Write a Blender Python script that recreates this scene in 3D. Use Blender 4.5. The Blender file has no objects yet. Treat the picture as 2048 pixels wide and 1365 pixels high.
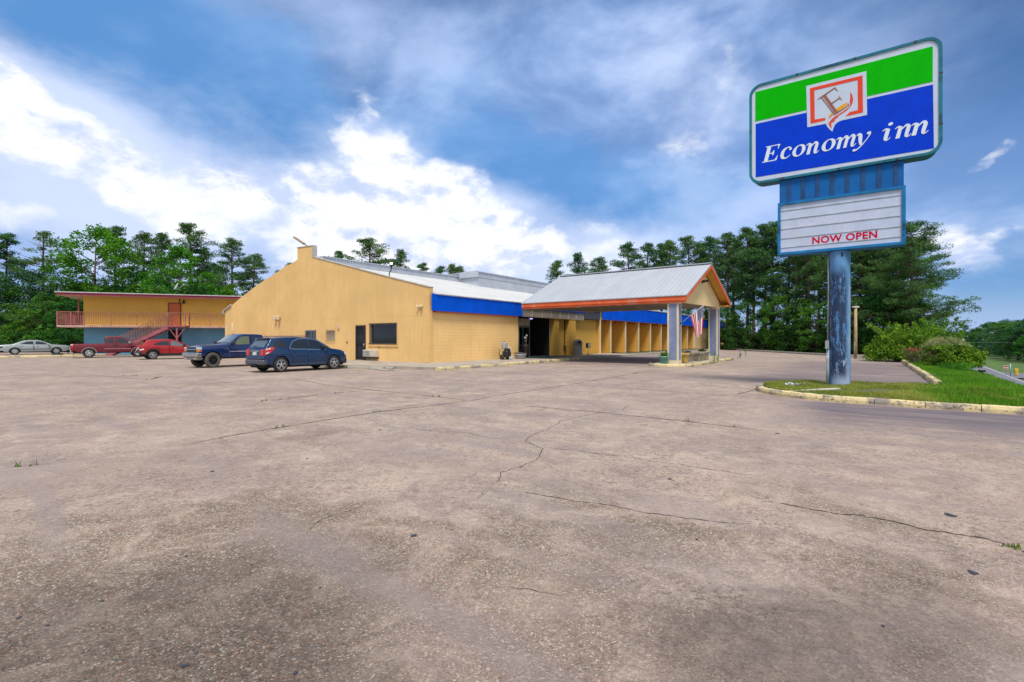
import bpy, math, random
import numpy as np
from mathutils import Vector, Matrix

SC = bpy.context.scene
COL = SC.collection
R = math.radians
PI = math.pi
rng = random.Random(7)

# ------------------------------------------------------------------ site frame
# motel axes: s runs along the long front wall (away from the camera), t runs along the gable wall
TH = R(54)
U1 = Vector((math.cos(TH), math.sin(TH), 0)); U2 = Vector((-math.sin(TH), math.cos(TH), 0))
CORNER = Vector((-4.968, 29.505, 0))
def W(s, t, z=0): return CORNER + U1 * s + U2 * t + Vector((0, 0, z))
def ST(x, y):
    d = Vector((x, y, 0)) - CORNER
    return d.dot(U1), d.dot(U2)
def bear(px, d, z=0):           # surveyed bearing and distance -> site point
    return Vector(((px - 1024) / 980 * d, d, z))
def smooth(x):
    x = max(0.0, min(1.0, x)); return x * x * (3 - 2 * x)
ROAD_Z = -3.0
def zg(s, t):                   # natural ground height
    z = ROAD_Z * smooth((-25.0 - t) / 4.2)
    return z
def crown(s, t):
    return 0.05 * math.sin(s * .7 + t * .4) + 0.03 * math.sin(s * 1.9 - t * 1.3)

# ------------------------------------------------------------------ tags
def tag(o, label=None, cat=None, group=None, kind=None):
    if label: o['label'] = label
    if cat: o['category'] = cat
    if group: o['group'] = group
    if kind: o['kind'] = kind
    return o
def thing(name, label, cat, loc=(0, 0, 0), rz=0, group=None):
    o = bpy.data.objects.new(name, None); COL.objects.link(o)
    o.location = loc; o.rotation_euler = (0, 0, rz); o.empty_display_size = .2
    return tag(o, label, cat, group)
def copy_tree(o, parent=None):
    c = o.copy(); COL.objects.link(c); c.parent = parent
    for ch in o.children: copy_tree(ch, c)
    return c

# ------------------------------------------------------------------ mesh builder
class MB:
    def __init__(self): self.v = []; self.f = []; self.m = []; self.s = []
    def add(self, vs, fs, m=0, smooth=False):
        b = len(self.v); self.v += [tuple(p) for p in vs]
        for f in fs:
            self.f.append([i + b for i in f]); self.m.append(m); self.s.append(smooth)
        return self
    def quad(self, a, b, c, d, m=0): return self.add([a, b, c, d], [(0, 1, 2, 3)], m)
    def box(self, x0, x1, y0, y1, z0, z1, m=0):
        vs = [(x0,y0,z0),(x1,y0,z0),(x1,y1,z0),(x0,y1,z0),(x0,y0,z1),(x1,y0,z1),(x1,y1,z1),(x0,y1,z1)]
        return self.add(vs, [(3,2,1,0),(4,5,6,7),(0,1,5,4),(1,2,6,5),(2,3,7,6),(3,0,4,7)], m)
    def bbox(self, x0, x1, y0, y1, z0, z1, b=.02, m=0):     # box with chamfered edges
        vs = []; fs = []
        for sx in (0, 1):
            for sy in (0, 1):
                for sz in (0, 1):
                    X = (x0, x1)[sx]; Y = (y0, y1)[sy]; Z = (z0, z1)[sz]
                    dx = b * (1 - 2*sx); dy = b * (1 - 2*sy); dz = b * (1 - 2*sz)
                    vs += [(X, Y+dy, Z+dz), (X+dx, Y, Z+dz), (X+dx, Y+dy, Z)]
        def i(sx, sy, sz, k): return ((sx*2+sy)*2+sz)*3+k
        fs += [(i(0,0,0,0),i(0,0,1,0),i(0,1,1,0),i(0,1,0,0)),(i(1,0,0,0),i(1,1,0,0),i(1,1,1,0),i(1,0,1,0))]
        fs += [(i(0,0,0,1),i(1,0,0,1),i(1,0,1,1),i(0,0,1,1)),(i(0,1,0,1),i(0,1,1,1),i(1,1,1,1),i(1,1,0,1))]
        fs += [(i(0,0,0,2),i(0,1,0,2),i(1,1,0,2),i(1,0,0,2)),(i(0,0,1,2),i(1,0,1,2),i(1,1,1,2),i(0,1,1,2))]
        for sx in (0,1):
            for sy in (0,1): fs.append((i(sx,sy,0,0),i(sx,sy,1,0),i(sx,sy,1,1),i(sx,sy,0,1)))
        for sx in (0,1):
            for sz in (0,1): fs.append((i(sx,0,sz,0),i(sx,1,sz,0),i(sx,1,sz,2),i(sx,0,sz,2)))
        for sy in (0,1):
            for sz in (0,1): fs.append((i(0,sy,sz,1),i(1,sy,sz,1),i(1,sy,sz,2),i(0,sy,sz,2)))
        for sx in (0,1):
            for sy in (0,1):
                for sz in (0,1): fs.append((i(sx,sy,sz,0),i(sx,sy,sz,1),i(sx,sy,sz,2)))
        return self.add(vs, fs, m)
    def prism(self, poly, h0, h1, mp=lambda u, v, w: (u, v, w), m=0, caps=True):
        n = len(poly)
        vs = [mp(u, v, h0) for u, v in poly] + [mp(u, v, h1) for u, v in poly]
        fs = [(i, (i+1) % n, n + (i+1) % n, n + i) for i in range(n)]
        if caps: fs += [tuple(range(n-1, -1, -1)), tuple(range(n, 2*n))]
        return self.add(vs, fs, m)
    def beam(self, a, b, w, h, up=(0, 0, 1), m=0):           # bar of section w x h from a to b
        a = Vector(a); b = Vector(b); d = (b - a).normalized(); up = Vector(up)
        x = d.cross(up)
        if x.length < 1e-4: x = d.cross(Vector((1, 0, 0)))
        x.normalize(); y = x.cross(d).normalized()
        vs = []
        for p in (a, b):
            for sx, sy in ((-1,-1),(1,-1),(1,1),(-1,1)): vs.append(p + x*(sx*w/2) + y*(sy*h/2))
        return self.add(vs, [(0,1,5,4),(1,2,6,5),(2,3,7,6),(3,0,4,7),(3,2,1,0),(4,5,6,7)], m)
    def tube(self, pts, r, n=8, m=0, cap=True, sm=True):
        pts = [Vector(p) for p in pts]
        rs = r if isinstance(r, (list, tuple)) else [r]*len(pts)
        vs = []; fs = []
        prev = None
        for i, p in enumerate(pts):
            d = (pts[min(i+1, len(pts)-1)] - pts[max(i-1, 0)]).normalized()
            x = d.cross(Vector((0, 0, 1))) if prev is None else prev - d*prev.dot(d)
            if x.length < 1e-3: x = d.cross(Vector((1, .3, 0)))
            x.normalize(); prev = x; y = d.cross(x)
            for k in range(n):
                a = 2*PI*k/n; vs.append(p + (x*math.cos(a) + y*math.sin(a))*rs[i])
        for i in range(len(pts)-1):
            for k in range(n):
                fs.append((i*n+k, i*n+(k+1) % n, (i+1)*n+(k+1) % n, (i+1)*n+k))
        self.add(vs, fs, m, sm)
        if cap:
            b = len(self.v) - len(vs)
            self.f += [[b+k for k in range(n-1, -1, -1)], [b+(len(pts)-1)*n+k for k in range(n)]]
            self.m += [m, m]; self.s += [False, False]
        return self
    def lathe(self, prof, n=16, c=(0, 0, 0), m=0, mp=None, sm=True):   # prof [(r,z)]
        vs = []; fs = []
        for r, z in prof:
            for k in range(n):
                a = 2*PI*k/n; p = (r*math.cos(a), r*math.sin(a), z)
                if mp: p = mp(*p)
                vs.append((p[0]+c[0], p[1]+c[1], p[2]+c[2]))
        for i in range(len(prof)-1):
            for k in range(n): fs.append((i*n+k, i*n+(k+1) % n, (i+1)*n+(k+1) % n, (i+1)*n+k))
        return self.add(vs, fs, m, sm)
    def cards(self, c, n, rad, size, asp=2.2, rg=rng, m=0, squash=1.0, droop=0.0):
        for _ in range(n):
            while True:
                p = Vector((rg.uniform(-1,1), rg.uniform(-1,1), rg.uniform(-1,1)))
                if p.length < 1: break
            p = Vector((p.x*rad, p.y*rad, p.z*rad*squash)) + Vector(c)
            a = Vector((rg.gauss(0,1), rg.gauss(0,1), rg.gauss(0,1) - droop)).normalized()
            b = a.cross(Vector((rg.gauss(0,1), rg.gauss(0,1), rg.gauss(0,1)))).normalized()
            s = size*rg.uniform(.6, 1.3)
            a = a*s*.5; b = b*s*.5/asp
            i = len(self.v)
            self.v += [tuple(p-a), tuple(p+b), tuple(p+a), tuple(p-b)]
            self.f.append([i, i+1, i+2, i+3]); self.m.append(m); self.s.append(False)
        return self
    def build(self, name, mats, parent=None, loc=None, rz=None):
        me = bpy.data.meshes.new(name)
        me.from_pydata(self.v, [], self.f)
        if not isinstance(mats, (list, tuple)): mats = [mats]
        for mt in mats: me.materials.append(mt)
        me.polygons.foreach_set('material_index', self.m)
        me.polygons.foreach_set('use_smooth', self.s)
        me.update()
        o = bpy.data.objects.new(name, me); COL.objects.link(o)
        if parent is not None: o.parent = parent
        if loc is not None: o.location = loc
        if rz is not None: o.rotation_euler = (0, 0, rz)
        return o
def YZ(x): return lambda u, v, w: (w, u, v)      # polygon in (y,z), extruded along x
def XZ(): return lambda u, v, w: (u, w, v)       # polygon in (x,z), extruded along y

# ------------------------------------------------------------------ materials
class NT:
    def __init__(self, tree): self.t = tree; self.n = tree.nodes; self.l = tree.links
    def node(self, typ, **kw):
        nd = self.n.new(typ)
        for k, v in kw.items():
            if k.startswith('i_'): nd.inputs[k[2:].replace('_', ' ')].default_value = v
            else: setattr(nd, k, v)
        return nd
    def link(self, a, b): self.l.new(a, b)
    def val(self, x, sock):
        if hasattr(x, 'is_output'): self.l.new(x, sock)
        else: sock.default_value = x
    def math(self, op, a, b=None, c=None, clamp=False):
        nd = self.n.new('ShaderNodeMath'); nd.operation = op; nd.use_clamp = clamp
        self.val(a, nd.inputs[0])
        if b is not None: self.val(b, nd.inputs[1])
        if c is not None: self.val(c, nd.inputs[2])
        return nd.outputs[0]
    def vmath(self, op, a, b=None):
        nd = self.n.new('ShaderNodeVectorMath'); nd.operation = op
        self.val(a, nd.inputs[0])
        if b is not None: self.val(b, nd.inputs[1])
        return nd.outputs[1] if op in ('LENGTH', 'DOT_PRODUCT', 'DISTANCE') else nd.outputs[0]
    def mix(self, fac, a, b, blend='MIX'):
        nd = self.n.new('ShaderNodeMix'); nd.data_type = 'RGBA'; nd.blend_type = blend; nd.clamp_factor = True
        self.val(fac, nd.inputs[0])
        for x, i in ((a, 6), (b, 7)):
            if hasattr(x, 'is_output'): self.l.new(x, nd.inputs[i])
            else: nd.inputs[i].default_value = (*x[:3], 1)
        return nd.outputs[2]
    def ramp(self, x, lo, hi, a=0.0, b=1.0, sm=True):
        nd = self.n.new('ShaderNodeMapRange'); nd.interpolation_type = 'SMOOTHSTEP' if sm else 'LINEAR'
        self.val(x, nd.inputs[0]); nd.inputs[1].default_value = lo; nd.inputs[2].default_value = hi
        nd.inputs[3].default_value = a; nd.inputs[4].default_value = b
        return nd.outputs[0]
    def noise(self, vec, scale, detail=4, rough=.55, dist=0.0):
        nd = self.n.new('ShaderNodeTexNoise'); nd.inputs['Scale'].default_value = scale
        nd.inputs['Detail'].default_value = detail; nd.inputs['Roughness'].default_value = rough
        nd.inputs['Distortion'].default_value = dist
        if vec is not None: self.l.new(vec, nd.inputs['Vector'])
        return nd.outputs['Fac']
    def coord(self, which='Object'):
        nd = self.n.new('ShaderNodeTexCoord'); return nd.outputs[which]
    def pos(self):
        nd = self.n.new('ShaderNodeNewGeometry'); return nd.outputs['Position']
    def scale(self, vec, s):
        return self.vmath('MULTIPLY', vec, s)
    def sep(self, vec):
        nd = self.n.new('ShaderNodeSeparateXYZ'); self.l.new(vec, nd.inputs[0]); return nd.outputs
    def comb(self, x, y, z):
        nd = self.n.new('ShaderNodeCombineXYZ')
        for i, q in enumerate((x, y, z)): self.val(q, nd.inputs[i])
        return nd.outputs[0]
    def bump(self, h, strength=.3, dist=.02):
        nd = self.n.new('ShaderNodeBump'); nd.inputs['Strength'].default_value = strength
        nd.inputs['Distance'].default_value = dist; self.l.new(h, nd.inputs['Height']); return nd.outputs[0]
def new_mat(name):
    m = bpy.data.materials.new(name); m.use_nodes = True
    nt = NT(m.node_tree); b = nt.n['Principled BSDF']
    return m, nt, b
MATS = {}
def plain(name, col, rough=.6, metal=0.0, var=.12, scale=3.0, spec=.4, coat=0.0, bump=0.0, dirt=None, dirt_amt=.5, dirt_scale=2.0, stretch=None):
    if name in MATS: return MATS[name]
    m, nt, b = new_mat(name)
    co = nt.coord()
    if stretch: co = nt.scale(co, stretch)
    n = nt.noise(co, scale, 5, .6)
    c = nt.mix(nt.ramp(n, .3, .7), [x*(1-var) for x in col], [min(1, x*(1+var)) for x in col])
    if dirt is not None:
        n2 = nt.noise(co, dirt_scale, 6, .65)
        c = nt.mix(nt.math('MULTIPLY', nt.ramp(n2, .5, .68), dirt_amt), c, dirt)
    nt.link(c, b.inputs['Base Color'])
    b.inputs['Roughness'].default_value = rough; b.inputs['Metallic'].default_value = metal
    b.inputs['Specular IOR Level'].default_value = spec
    if coat: b.inputs['Coat Weight'].default_value = coat; b.inputs['Coat Roughness'].default_value = .05
    if bump:
        n3 = nt.noise(co, scale*8, 4, .6); nt.link(nt.bump(n3, .5, bump), b.inputs['Normal'])
    MATS[name] = m
    return m
def n_(nt, v): return nt.noise(v, 2.0, 2, .5)
def wall_mat(name, col, streak=(.35, .27, .16), amt=.35, brick=None, seed=0.0, axis='x'):
    m, nt, b = new_mat(name)
    co = nt.coord(); x, y, z = nt.sep(co)
    u = x if axis == 'x' else y
    cu = nt.comb(nt.math('ADD', u, seed), 0.0, z)
    big = nt.noise(cu, .35, 5, .6)
    c = nt.mix(nt.ramp(big, .3, .7), [q*.9 for q in col], [min(1, q*1.06) for q in col])
    st = nt.noise(nt.scale(cu, (3.0, 1, .22)), 1.6, 6, .7)          # rain streaks
    band = nt.noise(cu, .5, 3, .5)
    c = nt.mix(nt.math('MULTIPLY', nt.math('MULTIPLY', nt.ramp(st, .52, .72), nt.ramp(band, .42, .62)), amt), c, streak)
    fine = nt.noise(cu, 14, 5, .7)
    c = nt.mix(nt.ramp(fine, .35, .75, 0, .12), c, [q*.72 for q in col])
    blot = nt.noise(cu, 1.3, 6, .75)
    c = nt.mix(nt.math('MULTIPLY', nt.ramp(blot, .6, .74), amt*.8), c, streak)
    h = nt.noise(cu, 30, 3, .6)
    if not brick:
        jn = nt.math('LESS_THAN', nt.math('FRACT', nt.math('MULTIPLY', nt.math('ADD', u, nt.math('MULTIPLY', n_(nt, cu), .02)), 1/1.22)), .022)
        jz = nt.math('LESS_THAN', nt.math('ABSOLUTE', nt.math('SUBTRACT', z, 3.02)), .022)
        c = nt.mix(nt.math('MULTIPLY', nt.math('MAXIMUM', jn, jz), nt.ramp(nt.noise(cu, .9, 3, .6), .38, .62, .04, .26)), c, [q*.6 for q in col])
        st2 = nt.noise(nt.scale(cu, (9.0, 1, .16)), 1.5, 7, .72)
        c = nt.mix(nt.math('MULTIPLY', nt.ramp(st2, .5, .68), amt*.55), c, streak)
    if brick:
        bt = nt.n.new('ShaderNodeTexBrick'); nt.link(nt.comb(u, z, 0.0), bt.inputs['Vector'])
        bt.inputs['Scale'].default_value = 1; bt.inputs['Brick Width'].default_value = brick[0]
        bt.inputs['Row Height'].default_value = brick[1]; bt.inputs['Mortar Size'].default_value = brick[2]
        bt.inputs['Mortar Smooth'].default_value = .5
        f = bt.outputs['Fac']
        c = nt.mix(nt.math('MULTIPLY', f, brick[3]), c, [q*.6 for q in col])
        h = nt.math('SUBTRACT', nt.math('MULTIPLY', h, .3), f)
    nt.link(c, b.inputs['Base Color']); nt.link(nt.bump(h, .35, .012), b.inputs['Normal'])
    b.inputs['Roughness'].default_value = .75; b.inputs['Specular IOR Level'].default_value = .25
    return m
def leaf_mat(name, dark, light, trans=.25):
    m, nt, b = new_mat(name)
    g = nt.n.new('ShaderNodeNewGeometry')
    oi = nt.n.new('ShaderNodeObjectInfo')
    co = nt.coord()
    n = nt.noise(co, .55, 3, .6)
    f = nt.math('ADD', nt.math('MULTIPLY', g.outputs['Random Per Island'], .5), nt.ramp(n, .32, .68, -.05, .55), clamp=True)
    c = nt.mix(f, dark, light)
    hs = nt.n.new('ShaderNodeHueSaturation'); nt.link(c, hs.inputs['Color'])
    nt.link(nt.ramp(oi.outputs['Random'], 0, 1, .47, .525, False), hs.inputs['Hue'])
    nt.link(nt.ramp(oi.outputs['Random'], 0, 1, 1.25, .8, False), hs.inputs['Value'])
    c = hs.outputs[0]
    nt.link(c, b.inputs['Base Color']); b.inputs['Roughness'].default_value = .65
    b.inputs['Specular IOR Level'].default_value = .2
    tr = nt.n.new('ShaderNodeBsdfTranslucent'); nt.link(c, tr.inputs[0])
    mx = nt.n.new('ShaderNodeMixShader'); mx.inputs[0].default_value = trans
    nt.link(b.outputs[0], mx.inputs[1]); nt.link(tr.outputs[0], mx.inputs[2])
    nt.link(mx.outputs[0], nt.n['Material Output'].inputs[0])
    return m
# ------------------------------------------------------------------ camera, light, sky
cam = bpy.data.cameras.new('camera'); camo = bpy.data.objects.new('camera', cam); COL.objects.link(camo)
camo.location = (0, 0, 1.6); camo.rotation_euler = (R(90), 0, 0)
cam.sensor_width = 36; cam.lens = 36*980/2048; cam.shift_y = -4.5/2048
cam.clip_start = .1; cam.clip_end = 6000
SC.camera = camo
SUN_EL, SUN_AZ = 62, 176          # azimuth clockwise from +Y: the sun stands behind the camera, a little to the right
sd = Vector((math.sin(R(SUN_AZ))*math.cos(R(SUN_EL)), math.cos(R(SUN_AZ))*math.cos(R(SUN_EL)), math.sin(R(SUN_EL))))
sun = bpy.data.lights.new('sun', 'SUN'); suno = bpy.data.objects.new('sun', sun); COL.objects.link(suno)
sun.energy = 3.0; sun.angle = R(16); sun.color = (1, .93, .82)
suno.location = (0, 0, 60); suno.rotation_euler = (-sd).to_track_quat('-Z', 'Y').to_euler()
SC.view_settings.view_transform = 'Standard'; SC.view_settings.look = 'None'
SC.view_settings.exposure = .35; SC.view_settings.gamma = 1

wd = bpy.data.worlds.new('World'); SC.world = wd; wd.use_nodes = True
def build_sky():
    nt = NT(wd.node_tree); bg = nt.n['Background']
    sky = nt.n.new('ShaderNodeTexSky'); sky.sky_type = 'NISHITA'; sky.sun_disc = False
    sky.sun_elevation = R(SUN_EL); sky.sun_rotation = R(SUN_AZ); sky.air_density = 1.0; sky.dust_density = .4; sky.ozone_density = 3
    d = nt.coord('Generated'); x, y, z = nt.sep(d)
    az = nt.math('ARCTAN2', x, y); el = nt.math('ARCSINE', z)
    dn = nt.scale(d, (1, 1, 1.7))
    w1 = nt.noise(dn, 3.6, 6, .58); w2 = nt.noise(nt.vmath('ADD', dn, (5.2, 1.3, 8.1)), 3.6, 6, .58)
    p = nt.comb(nt.math('ADD', az, nt.math('MULTIPLY', nt.math('SUBTRACT', w1, .5), .26)),
                nt.math('ADD', el, nt.math('MULTIPLY', nt.math('SUBTRACT', w2, .5), .20)), 0.0)
    def blob(px, py, rx, ry, w, rot=0, pw=2.0):
        a0 = math.atan((px-1024)/980); e0 = math.atan((678-py)/980*math.cos(a0))
        v = nt.vmath('SUBTRACT', p, (a0, e0, 0))
        if rot:
            vr = nt.n.new('ShaderNodeVectorRotate'); vr.rotation_type = 'Z_AXIS'; vr.inputs['Angle'].default_value = R(-rot)
            nt.link(v, vr.inputs['Vector']); v = vr.outputs[0]
        ln = nt.vmath('LENGTH', nt.scale(v, (980/rx, 980/ry, 1)))
        return nt.math('MULTIPLY', nt.math('EXPONENT', nt.math('MULTIPLY', nt.math('POWER', ln, pw), -1.0)), w)
    def total(lst, op='ADD', pw=2.0):
        s = None
        for b in lst:
            g = blob(*b, pw=pw); s = g if s is None else nt.math(op, s, g)
        return s
    fbm = nt.noise(dn, 5.5, 7, .56)
    fbm2 = nt.noise(nt.vmath('ADD', dn, (2.2, 7.7, 1.1)), 1.9, 6, .52, .15)
    fbm3 = nt.noise(nt.vmath('ADD', nt.scale(d, (1, 1, 2.0)), (4.1, 2.9, 6.3)), 3.2, 7, .56, .2)
    pv = nt.vmath('ADD', dn, nt.scale(nt.comb(w1, w2, w1), (.10, .10, .10)))
    pf = nt.noise(pv, 7.5, 8, .60); pfs = nt.noise(nt.vmath('ADD', pv, (.012, .0, .040)), 7.5, 8, .60)
    # clear blue behind the clouds: the physical sky, deepened a little
    blue = nt.scale(sky.outputs[0], (.027, .050, .074))
    # layered lavender-grey cloud over most of the sky
    veil = total([(1330, 200, 380, 280, .75), (620, 50, 420, 110, .40), (1650, 420, 520, 170, .45), (950, 140, 300, 200, .35), (300, 330, 300, 120, .65, -20), (60, 420, 280, 130, .75),
                  (1950, 420, 260, 160, .35), (500, 490, 460, 90, .8), (1330, 490, 300, 70, .4), (1700, 30, 300, 90, .45)])
    fv = nt.ramp(nt.math('ADD', veil, nt.math('MULTIPLY', nt.math('SUBTRACT', fbm2, .5), 1.4)), -.05, 1.05, .05, .92)
    fv = nt.math('MULTIPLY', fv, nt.ramp(fbm3, .30, .66, .62, 1.12), clamp=True)
    col = nt.mix(fv, blue, nt.mix(nt.ramp(fbm3, .36, .66), (.22, .36, .67), (.39, .52, .80)))
    # slate-blue undersides of the heavy cloud
    slate = total([(480, 190, 330, 120, 1.0, -14), (680, 290, 240, 80, .9, -18), (980, 300, 170, 120, .85, -30), (1190, 395, 250, 85, 1.35, -12), (1340, 385, 160, 60, .8),
                   (1850, 590, 220, 60, .6), (150, 110, 220, 120, .5), (2010, 160, 110, 200, .35)])
    fs = nt.ramp(nt.math('ADD', slate, nt.math('MULTIPLY', nt.math('SUBTRACT', fbm, .5), 1.1)), .20, 1.0, 0, .84)
    col = nt.mix(fs, col, nt.mix(nt.ramp(fbm3, .35, .65), (.10, .265, .57), (.18, .35, .66)))
    # soft bright haze of cloud around the cumulus
    soft = total([(60, 230, 220, 120, .8, -30), (640, 430, 460, 150, .95, -8), (760, 260, 130, 120, .5), (1080, 480, 230, 110, .6, -15), (1430, 200, 150, 180, .55, -20), (1960, 500, 130, 110, .55, -30), (100, 450, 260, 60, .5, -15), (1230, 560, 280, 45, .45), (1270, 130, 130, 80, .4)])
    fh = nt.ramp(nt.math('ADD', soft, nt.math('MULTIPLY', nt.math('SUBTRACT', fbm3, .5), 1.5)), .22, 1.15, 0, .85)
    col = nt.mix(fh, col, (.58, .66, .86))
    # bright cumulus: billows lit from above
    white = total([(50, 222, 110, 50, .85, -30), (175, 272, 90, 28, .62, -25), (20, 430, 70, 40, .62, -30),
              (285, 355, 76, 56, 1.0, -8), (420, 395, 150, 76, 1.05, -10), (620, 428, 175, 96, 1.05, -8), (735, 245, 56, 78, .78, 22), (800, 325, 92, 84, 1.0), (860, 425, 180, 108, 1.1), (995, 480, 150, 70, .95, -20), (1085, 505, 80, 45, .8, -20),
              (790, 515, 250, 70, 1.0), (560, 475, 130, 40, .8, -12), (1440, 150, 46, 90, .48, -20), (1405, 262, 90, 48, .44), (1190, 480, 90, 40, .5), (1965, 298, 38, 14, .58, 15), (1950, 515, 56, 44, .72, -35), (1200, 545, 130, 40, .6)], 'MAXIMUM', 3.0)
    dens = nt.math('ADD', white, nt.math('ADD', nt.math('MULTIPLY', nt.math('SUBTRACT', pf, .5), 1.1), nt.math('MULTIPLY', nt.math('SUBTRACT', fbm, .5), .9)))
    fw = nt.ramp(dens, .38, .80)
    lit = nt.math('ADD', .62, nt.math('MULTIPLY', nt.math('SUBTRACT', pf, pfs), 3.0))
    lit = nt.math('ADD', lit, nt.math('MULTIPLY', nt.math('SUBTRACT', fbm3, .5), 1.1))
    wcol = nt.mix(nt.ramp(lit, .15, .70), (.50, .58, .80), (.80, .82, .86))
    wcol = nt.mix(nt.ramp(dens, .95, 1.45, 0, .75), wcol, (.80, .81, .83))
    col = nt.mix(fw, col, wcol)
    # pale air near the horizon, and the bright cloud deck added out of view, overhead and behind the camera, as fill light
    col = nt.mix(nt.math('MULTIPLY', nt.ramp(z, .10, .0), nt.math('SUBTRACT', 1.0, fw)), col, (.33, .44, .70))
    fill_deck = nt.math('MAXIMUM', nt.ramp(z, .66, .86), nt.ramp(y, .12, -.35))
    dcol = nt.mix(nt.ramp(fbm2, .35, .65), (.42, .49, .62), (.70, .71, .74))
    col = nt.mix(fill_deck, col, dcol)
    nt.link(nt.scale(col, (10, 10, 10)), bg.inputs[0]); bg.inputs[1].default_value = .1
build_sky()
# ------------------------------------------------------------------ ground
def pave_mat():
    m, nt, b = new_mat('exposed_aggregate_paving')
    P = nt.pos(); x, y, z = nt.sep(P)
    big = nt.noise(P, .13, 5, .6, .6); mid = nt.noise(nt.vmath('ADD', P, (13, 7, 0)), .55, 7, .68, .8)
    fin = nt.noise(P, 3.2, 6, .7, .5); wear = nt.noise(nt.vmath('ADD', P, (31, 3, 0)), .42, 7, .66, 1.2)
    c = nt.mix(nt.ramp(big, .34, .66), (.415, .31, .265), (.515, .415, .345))
    c = nt.mix(nt.ramp(mid, .38, .68), c, (.30, .24, .22))
    c = nt.mix(nt.ramp(fin, .45, .75, 0, .55), c, (.60, .50, .40))
    cl = nt.noise(nt.vmath('ADD', P, (71, 23, 0)), .3, 6, .7, 1.0)
    c = nt.mix(nt.ramp(cl, .56, .70, 0, .5), c, (.32, .315, .30))        # grey cement laitance
    # exposed pebbles
    vo = nt.n.new('ShaderNodeTexVoronoi'); vo.inputs['Scale'].default_value = 100; vo.inputs['Randomness'].default_value = 1
    nt.link(P, vo.inputs['Vector'])
    r, g, bl = nt.sep(vo.outputs['Color'])
    vo2 = nt.n.new('ShaderNodeTexVoronoi'); vo2.inputs['Scale'].default_value = 60; nt.link(P, vo2.inputs['Vector'])
    r2, g2, b2 = nt.sep(vo2.outputs['Color'])
    peb = nt.mix(r, (.055, .046, .040), (.36, .275, .215)); peb = nt.mix(nt.ramp(g, .91, .95), peb, (.62, .55, .47)); peb = nt.mix(nt.ramp(bl, .87, .92), peb, (.27, .13, .065)); peb = nt.mix(nt.ramp(bl, .06, .02), peb, (.16, .19, .18))
    peb = nt.mix(nt.ramp(b2, .88, .92, 0, .6), peb, nt.mix(r2, (.06, .055, .05), (.58, .50, .42)))
    # grit of the whole surface: every grain a little lighter or darker
    c = nt.mix(nt.ramp(r, .0, .55, .62, .0, False), c, (.16, .115, .09)); c = nt.mix(nt.ramp(g, .80, .95, 0, .38), c, (.66, .555, .46))
    vo3 = nt.n.new('ShaderNodeTexVoronoi'); vo3.inputs['Scale'].default_value = 27; nt.link(nt.vmath('ADD', P, nt.scale(nt.comb(fin, mid, 0.0), (.08, .08, 0))), vo3.inputs['Vector'])
    r3, g3, b3 = nt.sep(vo3.outputs['Color'])
    c = nt.mix(nt.ramp(r3, .0, .35, .42, 0, False), c, (.20, .15, .125)); c = nt.mix(nt.ramp(g3, .75, .98, 0, .25), c, (.60, .51, .43))
    # the surface is worn down to its pebbles in patches, most of all at the near left
    near = nt.math('ADD', nt.math('MULTIPLY', nt.ramp(nt.vmath('DISTANCE', P, (-1.9, 2.6, 0)), .3, 3.6, 1, 0), .60),
                   nt.math('MULTIPLY', nt.ramp(nt.vmath('DISTANCE', P, (2.0, 4.6, 0)), .3, 3.2, 1, 0), .25))
    worn = nt.ramp(nt.math('ADD', wear, nt.math('MULTIPLY', near, .55)), .56, .74, 0, .9)
    c = nt.mix(worn, c, peb)
    # chips and pits, thick in some places and rare in others
    pitz = nt.noise(nt.vmath('ADD', P, (9, 41, 0)), .9, 6, .7, .8)
    pit = nt.noise(P, 19, 5, .78, .4); pit2 = nt.noise(nt.vmath('ADD', P, (4, 4, 0)), 7.5, 7, .78, .5)
    c = nt.mix(nt.math('MULTIPLY', nt.ramp(pit, .525, .60, 0, .85), nt.ramp(pitz, .40, .58, .10, 1)), c, (.125, .088, .068))
    c = nt.mix(nt.math('MULTIPLY', nt.ramp(pit2, .52, .61, 0, .7), nt.ramp(pitz, .42, .60, .1, 1)), c, (.17, .125, .105))
    pale = nt.noise(nt.vmath('ADD', P, (15, 2, 0)), 1.7, 8, .74, .9)
    c = nt.mix(nt.ramp(pale, .46, .68, 0, .42), c, (.62, .50, .41))
    darkm = nt.noise(nt.vmath('ADD', P, (1, 22, 0)), .34, 8, .72, 1.1)
    c = nt.mix(nt.ramp(darkm, .46, .66, 0, .42), c, (.235, .18, .16))
    speck = nt.noise(P, 55, 3, .7)
    c = nt.mix(nt.ramp(speck, .35, .65, .35, .0), c, (.14, .11, .09))
    # oil and dirt stains, with lens corner darkening painted in at near left and right
    dirt = nt.noise(nt.vmath('ADD', P, (3, 17, 0)), .5, 6, .62, .7)
    def patch(cx, cy, r0, r1, w): return nt.math('MULTIPLY', nt.ramp(nt.vmath('DISTANCE', P, (cx, cy, 0)), r0, r1, 1, 0), w)
    st = None
    for a in ((-2.0, 2.0, .2, 2.5, 1.3), (1.35, 2.35, .2, 1.35, 1.1), (2.6, 3.1, .1, 1.3, .7), (.75, 5.5, .1, .9, .3), (-.3, 3.7, .1, 1.0, .25), (-1.2, 3.9, .1, 1.4, .35), (2.9, 5.0, .2, 1.6, .3)):
        q = patch(*a); st = q if st is None else nt.math('ADD', st, q)
    fst = nt.ramp(nt.math('ADD', st, nt.math('MULTIPLY', nt.math('SUBTRACT', dirt, .5), 1.3)), .25, .95, 0, .68)
    c = nt.mix(nt.math('MULTIPLY', fst, 1.35, clamp=True), c, (.56, .555, .56), 'MULTIPLY')
    # smooth rubbed patches in front
    rub = None
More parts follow.
